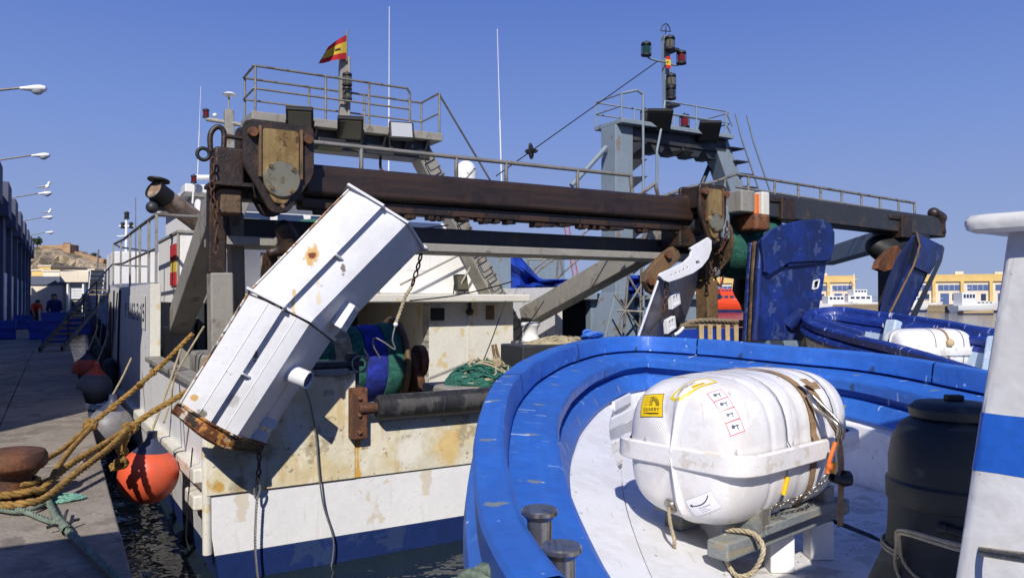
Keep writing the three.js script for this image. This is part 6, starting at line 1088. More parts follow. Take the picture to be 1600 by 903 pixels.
// ------------------------------------------------------------------ foreground boat with bright blue gunwale
function gunwale(points, n = 150) {                                          // outer top edge as a smooth line with inward direction
  const c = new THREE.CatmullRomCurve3(points.map(p => V(p[0], p[1], -p[2])), false, 'centripetal');
  const P = c.getSpacedPoints(n), Tn = [];
  for (let i = 0; i <= n; i++) { const a = P[Math.max(0, i - 1)], b = P[Math.min(n, i + 1)], t = b.clone().sub(a).setY(0).normalize(); Tn.push(new THREE.Vector3(-t.z, 0, t.x)); }
  return { P, I: Tn, n, L: c.getLength() };
}
function sweepSkin(gw, prof, i0 = 0, i1 = gw.n, crease = 30) {      // prof: [inward, up] points; uv runs along the boat and over the profile
  const len = [0]; for (let k = 1; k < prof.length; k++) len.push(len[k - 1] + Math.hypot(prof[k][0] - prof[k - 1][0], prof[k][1] - prof[k - 1][1]));
  const pos = [], uv = [], at = (i, k) => { const p = gw.P[i], d = gw.I[i], s = prof[k], q = i / gw.n * 3000 | 0, w = 0.012 * (samp(N.big, q, 30) - 0.5) + 0.004 * (samp(N.rough, q, k * 57) - 0.5), v = 0.012 * (samp(N.big, q + 200, 90) - 0.5) + 0.004 * (samp(N.rough, q + 200, k * 91) - 0.5); return [p.x + d.x * (s[0] + v), p.y + s[1] + w, p.z + d.z * (s[0] + v)]; };
  for (let i = i0; i < i1; i++) for (let k = 0; k + 1 < prof.length; k++) {
    const q = [at(i, k), at(i, k + 1), at(i + 1, k + 1), at(i + 1, k)], u = gw.L / gw.n, t = [[i * u, len[k]], [i * u, len[k + 1]], [(i + 1) * u, len[k + 1]], [(i + 1) * u, len[k]]];
    for (const j of [0, 2, 1, 0, 3, 2]) { pos.push(...q[j]); uv.push(...t[j]); }
  }
  const g = new THREE.BufferGeometry(); g.setAttribute('position', new THREE.Float32BufferAttribute(pos, 3)); g.setAttribute('uv', new THREE.Float32BufferAttribute(uv, 2)); g.computeVertexNormals();
  return keepUV(creased(g, crease));
}
{
  const t = thing('wooden_boat', 'white boat with wide bright blue gunwale in the foreground', 'boat', { harbour: false });
  const pts = [[2.1, 2.14, -1.9], [1.0, 2.16, -0.1], [0.5, 2.18, 0.7], [0.12, 2.19, 1.35], [-0.05, 2.2, 1.95], [-0.12, 2.23, 2.65], [-0.14, 2.26, 3.24], [-0.10, 2.32, 4.2], [0.05, 2.36, 5.2], [0.40, 2.4, 6.4], [0.8, 2.425, 7.15], [1.25, 2.43, 7.42], [1.72, 2.42, 7.15], [2.4, 2.39, 6.45], [2.88, 2.365, 5.86], [3.14, 2.32, 4.96], [3.4, 2.27, 4.0], [3.75, 2.22, 2.6], [4.0, 2.18, 1.2], [4.25, 2.15, -0.3], [4.3, 2.14, -1.9]];
  const gw = gunwale(pts);
  // cap rail in lengths, each with its own butt joint
  const gc = gunwale(pts, 1500), cuts = [0, 300, 520, 664, 800, 960, 1180, 1500];
  for (let c = 0; c + 1 < cuts.length; c++) part(t, 'cap_rail', sweepSkin(gc, [[0.03, -0.125], [-0.006, -0.112], [-0.012, -0.012], [-0.002, 0.003], [0.088, 0.008], [0.104, 0.001], [0.111, -0.014], [0.124, -0.128], [0.1, -0.138]], cuts[c], cuts[c + 1] - 1, 20), M.boatBlue);
  part(t, 'covering_board', sweepSkin(gw, [[0.03, -0.135], [0.1, -0.15], [0.14, -0.152], [0.24, -0.158], [0.338, -0.168], [0.356, -0.18], [0.362, -0.2], [0.357, -0.262], [0.28, -0.278]], 0, gw.n, 20), M.boatBlue);
  part(t, 'inner_stringer', sweepSkin(gw, [[0.28, -0.28], [0.28, -0.325], [0.345, -0.328], [0.362, -0.336], [0.417, -0.446], [0.412, -0.466], [0.39, -0.47]], 0, gw.n, 20), M.boatBlue);
  part(t, 'rubbing_strake', sweepSkin(gw, [[0.03, -0.12], [0.0, -0.15], [-0.035, -0.17], [-0.045, -0.24], [-0.02, -0.29], [0.03, -0.31]]), M.boatBlue);
  part(t, 'hull_side', sweepSkin(gw, [[0.03, -0.31], [0.05, -0.7], [0.12, -1.3], [0.3, -2.1], [0.6, -2.9]]), M.boatBlue);
  part(t, 'inner_planking', sweepSkin(gw, [[0.39, -0.47], [0.42, -0.5], [0.45, -0.75], [0.5, -1.0]]), M.boatWhite);
  // sole
  const fl = new THREE.Shape(gw.P.map((p, i) => new THREE.Vector2(p.x + gw.I[i].x * 0.5, -(p.z + gw.I[i].z * 0.5)))), fg = new THREE.ShapeGeometry(fl); fg.rotateX(-Math.PI / 2); fg.translate(0, 1.46, 0);
  part(t, 'sole', fg, M.boatFloor);
  // frames standing against the inner planking on the far side
  for (const i of [86, 97, 103, 116]) { const p = gw.P[i], d = gw.I[i], A = (s, y) => [p.x + d.x * s, p.y + y, p.z + d.z * s]; part(t, 'frame', beam(A(0.425, -0.47), A(0.475, -0.98), 0.1, 0.05, [d.x, 0.1, d.z], 0.012), M.boatWhite); }
  // side shelf along the near side: boards inside the gunwale, laid in a fan up to the stem
  const sh = (i, s, y) => { const p = gw.P[i], d = gw.I[i]; return [p.x + d.x * s, p.y + y, p.z + d.z * s]; };
  for (const [s0, y0, s1, y1, ia, ib] of [[0.4, -0.5, 0.7, -0.575, 26, 66], [0.705, -0.58, 1.1, -0.69, 26, 62], [1.105, -0.695, 1.13, -1.0, 26, 58]]) { const rows = []; for (let i = ia; i <= ib; i++) { const k = Math.min(1, Math.max(0.0, (ib + 2 - i) / 16)); rows.push([sh(i, s0, y0), sh(i, lerp(s0, s1, k), lerp(y0, y1, k))]); } part(t, 'shelf_board', thick(rows.reverse(), [0, -0.025, 0]), M.boatWhite); }
  // thwart boards at the pointed end
  for (let k = 0; k < 3; k++) { const i = 66 - k * 4, j = 70 + k * 5; part(t, 'stem_board', beam(sh(i, 0.43, -0.5 - k * 0.09), sh(j, 0.43, -0.5 - k * 0.09), 0.03, 0.085, [0, 1, 0], 0.008), M.boatWhite); }
  // roof added out of view, its outline shaped to shade the bin and far planking
  const cn = [[1.34, 0.5], [1.28, 1.05], [1.95, 2.65], [2.1, 2.8], [2.4, 2.8], [2.65, 2.55], [2.85, 2.1], [3.0, 1.4], [3.3, 0.5]];
  const cg = new THREE.ExtrudeGeometry(new THREE.Shape(cn.map(p => new THREE.Vector2(p[0], p[1]))), { depth: 0.06, bevelEnabled: false }); cg.rotateX(-Math.PI / 2); cg.translate(0, 4.0, 0);
  part(t, 'added_canopy', cg, M.boatWhite);
  for (const [x, d] of [[2.4, 2.68], [3.15, 0.6], [2.2, 0.58]]) part(t, 'added_canopy_post', bar([x, 1.46, -d], [x, 4.0, -d], 0.035), M.boatWhite);  // posts made up to carry the added roof
  // rope lashing knob on the cap
  const kn = gw.P[70]; 
  const w = thing('rope_hitch', 'small blue-painted rope hitch on top of the bright blue gunwale', 'rope', { harbour: false }), c0 = W(924, 531, gw.P.reduce((b, p) => Math.abs(800 + 1200 * p.x / -p.z - 924) < Math.abs(800 + 1200 * b.x / -b.z - 924) && p.z < -6 ? p : b, gw.P[66]).z * -1 - 0.06);
  for (let k = 0; k < 3; k++) { const pp = []; for (let a = 0; a < 10; a++) pp.push([c0[0] - 0.03 + Math.cos(a * 0.628) * (0.06 + 0.012 * k) + k * 0.025, c0[1] + 0.012 + k * 0.012 + Math.sin(a * 0.628) * 0.022 + 0.01, c0[2] + Math.sin(a * 0.628) * 0.05]); part(w, 'turn', tube(pp, 0.013, 40, 7, true), M.boatBlue); }
  part(w, 'end', tube([[c0[0] - 0.05, c0[1] + 0.02, c0[2]], [c0[0] - 0.07, c0[1] + 0.07, c0[2]], [c0[0] - 0.02, c0[1] + 0.085, c0[2]], [c0[0] + 0.02, c0[1] + 0.03, c0[2]]], 0.014, 24, 7), M.boatBlue);
  // pale droppings and paint runs are in the paint; two bollards stand on the covering board
  const bl = thing('mooring_bitts', 'pair of stainless bitts with round heads on the bright blue gunwale', 'bollard', { harbour: false });
  for (const [px, py, D, tall] of [[843, 800, 2.08, 0.2], [877, 858, 1.86, 0.22]]) {
    const p = W(px, py, D); part(bl, 'post', lathe([[0.058, -tall - 0.06], [0.04, -tall], [0.034, -tall + 0.03], [0.034, -0.02], [0.044, -0.01], [0.05, -0.004], [0.05, 0.006], [0.046, 0.01], [0.001, 0.012]], p, [0, 1, 0], 28), M.stainless);
    part(bl, 'foot_plate', lathe([[0.001, -tall - 0.04], [0.09, -tall - 0.04], [0.09, -tall - 0.06], [0.001, -tall - 0.06]], p, [0, 1, 0], 20), M.rust);
  }
  const gr = thing('green_hawser', 'thick green rope end draped over the blue gunwale below the bitts', 'rope', { harbour: false });
  part(gr, 'rope', laidRope([W(700, 930, 2.0), W(740, 905, 1.95), W(790, 893, 1.92), W(830, 898, 1.86), W(856, 920, 1.8), W(870, 960, 1.75)], 0.032, 4, 6), M.ropeGreen);

}

// ------------------------------------------------------------------ liferaft canister
function raft(name, label, o) {
  const t = thing(name, label, 'liferaft', { harbour: false });
  const { c, yaw, L, R, RF } = o, Mx = new THREE.Matrix4().makeRotationY(yaw).setPosition(c[0], c[1], c[2]);      // axis = local x
  const sup = (u, e) => Math.pow(Math.max(0, 1 - Math.pow(Math.abs(u), e)), 1 / e);
  const shell = s => {
    const rows = [], n = 96, m = 40;
    for (let i = 0; i <= n; i++) {
      const u = -1 + 2 * i / n, uu = Math.sign(u) * Math.pow(Math.abs(u), 0.72), row = []; let k = sup(uu, 5);
      const x = uu * L / 2; let rib = 0; for (const r of [-0.5, -0.28, -0.06, 0.16, 0.38, 0.6]) rib += Math.exp(-Math.pow((uu - r) / 0.028, 2));
      for (let j = 0; j <= m; j++) {
        const a = Math.PI * j / m, ca = Math.cos(a), sa = Math.sin(a), e = 2.9, q = Math.pow(Math.pow(Math.abs(ca), e) + Math.pow(sa, e), -1 / e);
        const r = R * q * k * (1 - (Math.abs(uu) < 0.8 ? 0.022 * rib : 0)), endRib = u < -0.6 ? 0.024 * (Math.exp(-Math.pow((ca - 0.12) / 0.05, 2)) - 0.6 * Math.exp(-Math.pow((ca + 0.3) / 0.3, 2))) * sstep(0.1, 0.3, sa) : 0;
        row.push([x - endRib * 1.4, s * (r * sa * 0.98 + 0.012), r * ca]);
      }
      rows.push(row);
    }
    return grid(rows, 50, s > 0).applyMatrix4(Mx);
  };
  const topM = part(t, 'upper_shell', shell(1), M.raft), botM = part(t, 'lower_shell', shell(-1), M.raft);
  const fl = []; for (let k = 0; k <= 5; k++) { const pr = [[0.93, 0.03], [1.0, 0.036], [1.03, 0.028], [1.035, -0.05], [1.02, -0.056], [0.93, -0.05]][k], row = []; for (let i = 0; i <= 80; i++) { const a = i / 80 * 6.28319, ca = Math.cos(a), sa = Math.sin(a), q = Math.pow(Math.pow(Math.abs(ca), 7) + Math.pow(Math.abs(sa), 7), -1 / 7); row.push([ca * q * (L / 2) * lerp(1, pr[0], 0.6), pr[1], sa * q * RF * pr[0]]); } fl.push(row); }
  part(t, 'flange', grid(fl, 40).applyMatrix4(Mx), M.raftFlange);
  const onShell = (u, a, off = 0.004) => { const uu = u, k = sup(uu, 5), ca = Math.cos(a), sa = Math.sin(a), q = Math.pow(Math.pow(Math.abs(ca), 2.9) + Math.pow(Math.abs(sa), 2.9), -1 / 2.9), r = R * q * k + off; return new THREE.Vector3(uu * L / 2, r * sa * 0.98 + Math.sign(sa) * 0.012, r * ca).applyMatrix4(Mx).toArray(); };
  const hoop = (u, w, m, nm, off = 0.004) => { const rows = []; for (let j = 0; j <= 44; j++) { const a = j / 44 * 6.28319, b = s => { const sa = Math.abs(Math.sin(a)); return sa < 0.13 ? RF * 1.05 - 0.02 - R : 0; }; rows.push([onShell(u - w / L, a, off + b(0)), onShell(u + w / L, a, off + b(0))]); } return part(t, nm, grid(rows, 40), m); };
  return { t, topM, botM, Mx, onShell, hoop, meshes: [topM, botM] };
}
// a printed sticker pressed on to a surface along its normal
function sticker(t, meshes, p, nrm, upv, w, h, tex, name) {
  const m = new THREE.MeshStandardMaterial({ map: tex, roughness: 0.4 }); m.side = THREE.DoubleSide;
  const n = V(nrm).normalize(), ex = V(upv).cross(n).normalize(), ey = n.clone().cross(ex), rc = new THREE.Raycaster(), pos = [], uv = [], K = 10;
  const at = (i, j) => { const o = V(p).addScaledVector(ex, (i / K - 0.5) * w).addScaledVector(ey, (j / K - 0.5) * h); rc.set(o.clone().addScaledVector(n, 0.2), n.clone().negate()); const hit = rc.intersectObjects(meshes, false)[0]; return (hit ? hit.point : o).addScaledVector(n, 0.0025).toArray(); };
  const G = []; for (let i = 0; i <= K; i++) { G.push([]); for (let j = 0; j <= K; j++) G[i].push(at(i, j)); }
  for (let i = 0; i < K; i++) for (let j = 0; j < K; j++) for (const [a, b] of [[0, 0], [1, 0], [1, 1], [0, 0], [1, 1], [0, 1]]) { pos.push(...G[i + a][j + b]); uv.push((i + a) / K, (j + b) / K); }
  const g = new THREE.BufferGeometry(); g.setAttribute('position', new THREE.Float32BufferAttribute(pos, 3)); g.setAttribute('uv', new THREE.Float32BufferAttribute(uv, 2)); g.computeVertexNormals();
  return part(t, name, keepUV(g), m);
}
function findOn(meshes, px, py) { const rc = new THREE.Raycaster(new THREE.Vector3(0, EYE, 0), ray(px, py).normalize()); scene.updateMatrixWorld(true); const h = rc.intersectObjects(meshes, false)[0]; if (!h) { console.log('no hit', px, py); return null; } const n = h.face.normal.clone(); if (n.dot(rc.ray.direction) > 0) n.negate(); return [h.point.toArray(), n.toArray()]; }
{
  const R1 = raft('liferaft_canister', 'large white liferaft canister with yellow maker sticker on the grey cradle', { c: [1.15, 2.095, -3.84], yaw: 0.72, L: 1.14, R: 0.335, RF: 0.37 });
  const t = R1.t;
  R1.hoop(-0.3, 0.008, M.darkSteel, 'thin_strap'); R1.hoop(0.5, 0.008, M.darkSteel, 'thin_strap'); R1.hoop(0.12, 0.055, M.strap, 'lashing_strap', 0.006);
  const duarry = print(512, 440, (x, w, h) => {
    x.fillStyle = '#3a3212'; x.fillRect(0, 0, w, h); x.fillStyle = '#e8c216'; x.fillRect(12, 12, w - 24, h - 24); x.fillStyle = '#2a2410';
    for (let k = 0; k < 7; k++) { x.globalAlpha = 0.55; x.fillRect(90, 60 + k * 26, 150, 6); x.globalAlpha = 1; x.fillRect(215, 58 + k * 26, 75, 14); }
    for (let k = 0; k < 9; k++) { const a = -Math.PI / 2 + k * 0.19; x.lineWidth = 13; x.strokeStyle = '#2a2410'; x.beginPath(); x.arc(270, 225, 175 - k * 2, a, a + 0.12); x.stroke(); x.lineWidth = 70; x.beginPath(); x.arc(275, 228, 118, a, a + 0.13); x.stroke(); }
    x.font = 'bold 92px sans-serif'; x.textAlign = 'center'; x.fillText('DUARRY', w / 2, 335, w - 110); x.beginPath(); x.moveTo(80, 362); x.lineTo(430, 362); x.lineTo(420, 388); x.lineTo(240, 392); x.lineTo(80, 374); x.fill();
  });
  const put = (px, py, w, h, roll, tex, nm) => { const f = findOn(R1.meshes, px, py); if (!f) return; const n = V(f[1]), e = new THREE.Vector3(0, 1, 0).applyAxisAngle(n.clone().normalize(), roll); sticker(t, R1.meshes, f[0], f[1], e.toArray(), w, h, tex, nm); };
  put(1018, 633, 0.125, 0.11, 0.12, duarry, 'maker_sticker');
  const arrow = print(512, 256, (x, w, h) => { x.fillStyle = '#e8e6ec'; x.fillRect(0, 0, w, h); x.strokeStyle = '#b4b0ba'; x.lineWidth = 5; x.strokeRect(3, 3, w - 6, h - 6); x.strokeStyle = x.fillStyle = '#26262c'; x.lineWidth = 16; x.beginPath(); x.moveTo(430, 40); x.quadraticCurveTo(300, 165, 70, 92); x.stroke(); x.beginPath(); x.moveTo(36, 82); x.lineTo(92, 66); x.lineTo(80, 122); x.fill(); x.font = 'bold 27px sans-serif'; x.fillText('Boca de llenado', 175, 165); x.font = '24px sans-serif'; x.fillText('no obstruir', 175, 195); x.fillText('tirar para inflar', 175, 226); });
  put(1098, 789, 0.15, 0.085, 0.5, arrow, 'arrow_sticker');
  const steps = print(192, 512, (x, w, h) => { x.fillStyle = '#ebe7ee'; x.fillRect(0, 0, w, h); x.strokeStyle = '#c86464'; x.lineWidth = 9; for (let k = 0; k < 4; k++) x.strokeRect(8, 8 + k * 124, w - 16, 120); x.fillStyle = '#555a66'; for (let k = 0; k < 4; k++) { x.beginPath(); x.arc(70, 60 + k * 124, 20, 0, 7); x.fill(); x.fillRect(90, 52 + k * 124, 50, 13); x.fillRect(112, 62 + k * 124, 13, 38); } });
  put(1137, 640, 0.075, 0.22, 0.35, steps, 'instruction_sticker');
  const yl = print(512, 160, (x, w, h) => { x.fillStyle = '#ece6da'; x.fillRect(0, 0, w, h); x.strokeStyle = '#e2c820'; x.lineWidth = 26; x.strokeRect(12, 12, w - 24, h - 24); x.fillStyle = '#caa818'; x.fillRect(200, 90, 170, 36); x.fillStyle = '#30303a'; x.font = 'bold 52px sans-serif'; x.fillText('LIFERAFT', 60, 80); });
  put(1085, 601, 0.2, 0.08, 0.5, yl, 'yellow_sticker');
  const pl = findOn(R1.meshes, 1049, 790);
  if (pl) { part(t, 'painter_port', lathe([[0.001, 0.012], [0.02, 0.014], [0.034, 0.012], [0.036, 0]], pl[0], pl[1], 20), M.stainless); const p = V(pl[0]).addScaledVector(V(pl[1]), 0.015).toArray(); part(t, 'painter_line', laidRope([p, [p[0] + 0.0, p[1] - 0.06, p[2] + 0.03], [p[0] + 0.02, p[1] - 0.14, p[2] + 0.02], [p[0] + 0.03, p[1] - 0.19, p[2] - 0.02], [p[0] + 0.05, p[1] - 0.24, p[2] - 0.06]], 0.009, 3, 6), M.ropeTan); }
  // strap end with hook and tightener on the near side
  const A = R1.onShell(0.12, 0.75, 0.012), Bq = R1.onShell(0.12, 0.12, 0.05), C = R1.onShell(0.14, -0.5, 0.03), N = V(R1.onShell(0.12, 0, 1)).sub(V(R1.onShell(0.12, 0, 0))).normalize(), ax = V(R1.onShell(0.3, 0, 0)).sub(V(R1.onShell(0.0, 0, 0))).normalize();
  const band = (p, w, nm) => { const rows = p.map(q => [V(q).addScaledVector(ax, -w / 2).toArray(), V(q).addScaledVector(ax, w / 2).toArray()]); return part(t, nm, thick(rows, N.clone().multiplyScalar(0.004).toArray()), M.strap); };
  const sh = (p, n, a, y) => V(p).addScaledVector(N, n).addScaledVector(ax, a).add(V(0, y, 0)).toArray();
  band([sh(A, 0.02, 0, 0.02), sh(A, 0.05, 0.03, -0.03), sh(Bq, 0.04, 0.06, 0.02), sh(Bq, 0.05, 0.07, -0.12), sh(Bq, 0.05, 0.07, -0.25), sh(Bq, 0.05, 0.06, -0.42)], 0.055, 'strap_tail');
  band([sh(A, 0.012, -0.02, 0.05), sh(A, 0.045, 0.0, 0.02), sh(A, 0.05, 0.05, 0.0), sh(A, 0.02, 0.06, 0.03)], 0.06, 'strap_knot');
  const hk = thing('strap_hardware', 'steel hooks, shackles and orange cord on the canister lashing strap', 'lashing', { harbour: false });
  part(hk, 'pelican_hook', [tube([sh(A, 0.04, -0.02, -0.02), sh(A, 0.07, -0.01, -0.08), sh(Bq, 0.07, 0.0, 0.06), sh(Bq, 0.06, 0.02, 0.0)], 0.011, 24, 7), tube([sh(A, 0.05, 0.01, -0.03), sh(Bq, 0.07, 0.03, 0.06), sh(Bq, 0.07, 0.05, -0.01)], 0.009, 24, 7)], M.stainless);
  part(hk, 'orange_cord', [tube([sh(Bq, 0.06, 0.0, -0.02), sh(Bq, 0.05, -0.03, -0.09), sh(Bq, 0.04, -0.04, -0.16)], 0.01, 16, 7), ball(sh(Bq, 0.05, -0.03, -0.13), 0.02, 10, 8)], M.orange);
  chainLinks(hk, [sh(Bq, 0.04, -0.04, -0.17), sh(Bq, 0.0, -0.1, -0.24), sh(Bq, -0.06, -0.2, -0.28), sh(Bq, -0.1, -0.3, -0.3)], 0.022, M.stainless, 'shackle');
  part(hk, 'release_unit', [lathe([[0.001, -0.025], [0.034, -0.025], [0.038, 0], [0.034, 0.025], [0.001, 0.025]], sh(Bq, 0.06, 0.09, -0.2), [0.6, 0.2, 0.7], 18), tube([sh(Bq, 0.05, -0.02, -0.18), sh(Bq, 0.07, 0.04, -0.2), sh(Bq, 0.08, 0.1, -0.2)], 0.02, 12, 6)], M.black);
  for (const u of [-0.3, 0.5]) { const q = R1.onShell(u, -0.35, 0.012); part(t, 'yellow_sleeve', bar(V(q).add(V(0.0, 0.03, 0)).toArray(), V(q).add(V(-0.02, -0.05, 0)).toArray(), 0.011), M.yellow); }
  // cradle
  const cr = thing('raft_cradle', 'grey painted timber cradle under the large liferaft canister', 'cradle', { harbour: false });
  const ca = [1.15, -0.04, -3.84], d = [Math.cos(0.72), 0, -Math.sin(0.72)], s = [Math.sin(0.72), 0, Math.cos(0.72)], K = (u, v, y) => [ca[0] + d[0] * u + s[0] * v, y - 0.06, ca[2] + d[2] * u + s[2] * v];
  part(cr, 'bearer', beam(K(-0.52, 0.2, 1.76), K(0.62, 0.2, 1.76), 0.11, 0.08, [0, 1, 0], 0.012), M.greyWood); part(cr, 'bearer', beam(K(-0.3, -0.2, 1.76), K(0.62, -0.2, 1.76), 0.11, 0.08, [0, 1, 0], 0.012), M.greyWood);
  part(cr, 'saddle', plate([[-0.3, 0], [0.3, 0], [0.3, 0.12], [0.2, 0.1], [0, 0.04], [-0.2, 0.1], [-0.3, 0.12]], 0.09, K(-0.24, 0, 1.8), s, [0, 1, 0], [], 0.01), M.greyWood); part(cr, 'saddle', plate([[-0.3, 0], [0.3, 0], [0.3, 0.12], [0.2, 0.1], [0, 0.04], [-0.2, 0.1], [-0.3, 0.12]], 0.09, K(0.36, 0, 1.8), s, [0, 1, 0], [], 0.01), M.greyWood);
  part(cr, 'plank', beam(K(-0.3, 0.26, 1.825), K(0.35, 0.26, 1.825), 0.1, 0.045, [0, 1, 0], 0.008), M.greyWood);
  for (const [u, v] of [[0.1, 0.14], [0.42, 0.18], [0.0, -0.2], [0.42, -0.2]]) part(cr, 'leg', beam(K(u, v, 1.52), K(u, v, 1.72), 0.12, 0.12, [1, 0, 0], 0.01), M.boatWhite);
  const lp = thing('rope_loop', 'pale rope loop tied round the cradle end', 'rope', { harbour: false }); const e = K(-0.36, 0.2, 1.76); e[1] = 0;
  part(lp, 'loop', laidRope([[e[0] - 0.05, 1.755, e[2] - 0.02], [e[0] + 0.05, 1.76, e[2] + 0.05], [e[0] + 0.09, 1.7, e[2] + 0.08], [e[0] + 0.05, 1.6, e[2] + 0.07], [e[0] - 0.02, 1.575, e[2] + 0.06], [e[0] - 0.06, 1.64, e[2] + 0.04], [e[0] - 0.06, 1.74, e[2]]], 0.012, 3, 6), M.ropeTan);
}
{
  // dark plastic bin
  const t = thing('plastic_bin', 'dark green-grey plastic bin with round lid beside the white post', 'bin', { harbour: false });
  const c = W(1492, 700, 2.85), b = [c[0], 0, c[2]];
  const P = [[0.30, 1.28], [0.335, 1.32], [0.33, 1.5], [0.30, 1.7], [0.235, 1.86], [0.226, 1.93], [0.222, 2.04], [0.23, 2.05], [0.232, 2.12], [0.222, 2.13], [0.222, 2.2], [0.21, 2.27], [0.18, 2.33], [0.13, 2.36]];
  part(t, 'body', lathe(P, b, [0, 1, 0], 48), M.bin);
  part(t, 'lid', lathe([[0.13, 2.35], [0.15, 2.36], [0.152, 2.39], [0.13, 2.41], [0.06, 2.418], [0.001, 2.42]], b, [0, 1, 0], 36), M.bin);
  part(t, 'lid_knob', box(b[0] - 0.03, b[0] + 0.03, 2.418, 2.44, b[2] - 0.02, b[2] + 0.02, 0.006), M.black);
  const hd = a => [b[0] + Math.sin(a) * 0.232, 2.0, b[2] + Math.cos(a) * 0.232]; part(t, 'hand_slot', tube([hd(-0.62), hd(-0.5), hd(-0.35), hd(-0.2)].map((p, i) => [p[0], 2.0 - i * 0.006, p[2]]), 0.017, 16, 8), M.black);
  part(t, 'slot_boss', ball(hd(-0.68), 0.02, 10, 8), M.bin); 
  // white post with blue band and flat cap
  const q = thing('boat_post', 'tall white post with a blue band and flat cap at the right edge', 'post', { harbour: false });
  const yaw = -1.1, ex = [Math.cos(yaw + Math.PI / 2), 0, -Math.sin(yaw + Math.PI / 2)];
  const o = [1.13, 0, -1.75];                                       // foot of the left front edge
  const n = [-0.79, 0, 0.61], e = [0.61, 0, 0.79], f = [-n[0], 0, -n[2]];
  const left = y => lerp(1.0, 1.128, (y - 2.16) / (2.95 - 2.16));
  const secs = (y, grow = 0, rough = 0.0025) => {                   // rounded oblong section, edges subdivided and hand-uneven
    const A = [left(y), -1.75], w = lerp(0.5, 0.34, (y - 1.25) / 1.75) + grow, dp = lerp(0.42, 0.3, (y - 1.25) / 1.75) + grow, r = 0.035, P = rounded([[0, 0], [w, 0], [w, dp], [0, dp]], r * 0.7, 4), out = [];
    for (let i = 0; i < P.length; i++) { const p = P[i], q = P[(i + 1) % P.length], m = Math.hypot(q[0] - p[0], q[1] - p[1]) > 0.1 ? 10 : 1; for (let k = 0; k < m; k++) out.push([lerp(p[0], q[0], k / m), lerp(p[1], q[1], k / m)]); }
    out.push(out[0]);
    return out.map(([u, v], i) => { const j = rough * 2 * (samp(N.rough, (i % (out.length - 1)) * 13, (y * 260) | 0) - 0.5), U = u - grow / 2 + (u < w / 2 ? -j : j), Vv = v - grow / 2 + (v < dp / 2 ? -j : j); return [A[0] + e[0] * U + f[0] * Vv, y, A[1] + e[2] * U + f[2] * Vv]; });
  };
  const wob = (i, a) => 0.007 * (samp(N.rough, (i % 44) * 11 + a, 40 + a) - 0.5);
  const seg = (y0, y1, g, n2, a0, a1) => grid(Array.from({ length: n2 + 1 }, (_, k) => secs(lerp(y0, y1, k / n2), g).map((p, i) => [p[0], p[1] + (k === 0 ? wob(i, a0) : k === n2 ? wob(i, a1) : 0), p[2]])), 25);
  const bt = 2.54, bb = 2.41;
  part(q, 'lower_shaft', seg(1.46, bb, 0, 14, 0, 90), M.postPaint); part(q, 'blue_band', seg(bb, bt, 0.002, 4, 90, 190), M.postBlue); part(q, 'upper_shaft', seg(bt, 2.955, 0, 8, 190, 0), M.postPaint);
  const cp = secs(2.955, 0.13, 0.008), m = cp.slice(0, -1).reduce((a, p) => [a[0] + p[0] / (cp.length - 1), 0, a[2] + p[2] / (cp.length - 1)], [0, 0, 0]);
  const ring = (k, y) => cp.map((p, i) => [m[0] + (p[0] - m[0]) * k, y + 0.3 * wob(i, 300), m[2] + (p[2] - m[2]) * k]);
  part(q, 'cap', grid([ring(0.01, 2.948), ring(0.93, 2.948), ring(0.985, 2.955), ring(1, 2.966), ring(1.0, 2.976), ring(0.97, 2.987), ring(0.9, 2.99), ring(0.01, 2.994)], 40), M.postPaint);
  // cord from the bin round the post
  const r = thing('lashing_cord', 'doubled pale cord lashing the dark bin to the white post', 'cord', { harbour: false });
  const around = (y, a0, a1, rad, k) => { const p = []; for (let i = 0; i <= 10; i++) { const a = lerp(a0, a1, i / 10); p.push([b[0] + Math.sin(a) * rad, y + k * i * 0.006, b[2] + Math.cos(a) * rad]); } return p; };
  const L0 = W(1404, 829, 2.7), L1 = W(1500, 852, 1.85), L2 = W(1640, 872, 1.45);
  part(r, 'cord', tube([...around(1.875, -2.3, -1.3, 0.243, 0), L0, L1, L2], 0.0055, 60, 6), M.ropeTan); part(r, 'cord', tube([...around(1.862, -2.3, -1.3, 0.245, 0), [L0[0], L0[1] - 0.012, L0[2]], [L1[0], L1[1] - 0.01, L1[2]], [L2[0], L2[1] - 0.012, L2[2]]], 0.0055, 60, 6), M.ropeTan);
  part(r, 'cord', tube([L0, ...[[0.252, 1.85], [0.27, 1.8], [0.28, 1.775], [0.285, 1.76], [0.285, 1.75]].map(([q2, y], i) => { const a = -1.2 + i * 0.42; return [b[0] + Math.sin(a) * q2, y, b[2] + Math.cos(a) * q2]; })], 0.006, 40, 6), M.ropeTan);
  part(r, 'cord', tube([L0, ...[[0.262, 1.82], [0.295, 1.745], [0.31, 1.71], [0.315, 1.69], [0.315, 1.68]].map(([q2, y], i) => { const a = -1.3 + i * 0.42; return [b[0] + Math.sin(a) * q2, y, b[2] + Math.cos(a) * q2]; })], 0.006, 40, 6), M.ropeTan);
}
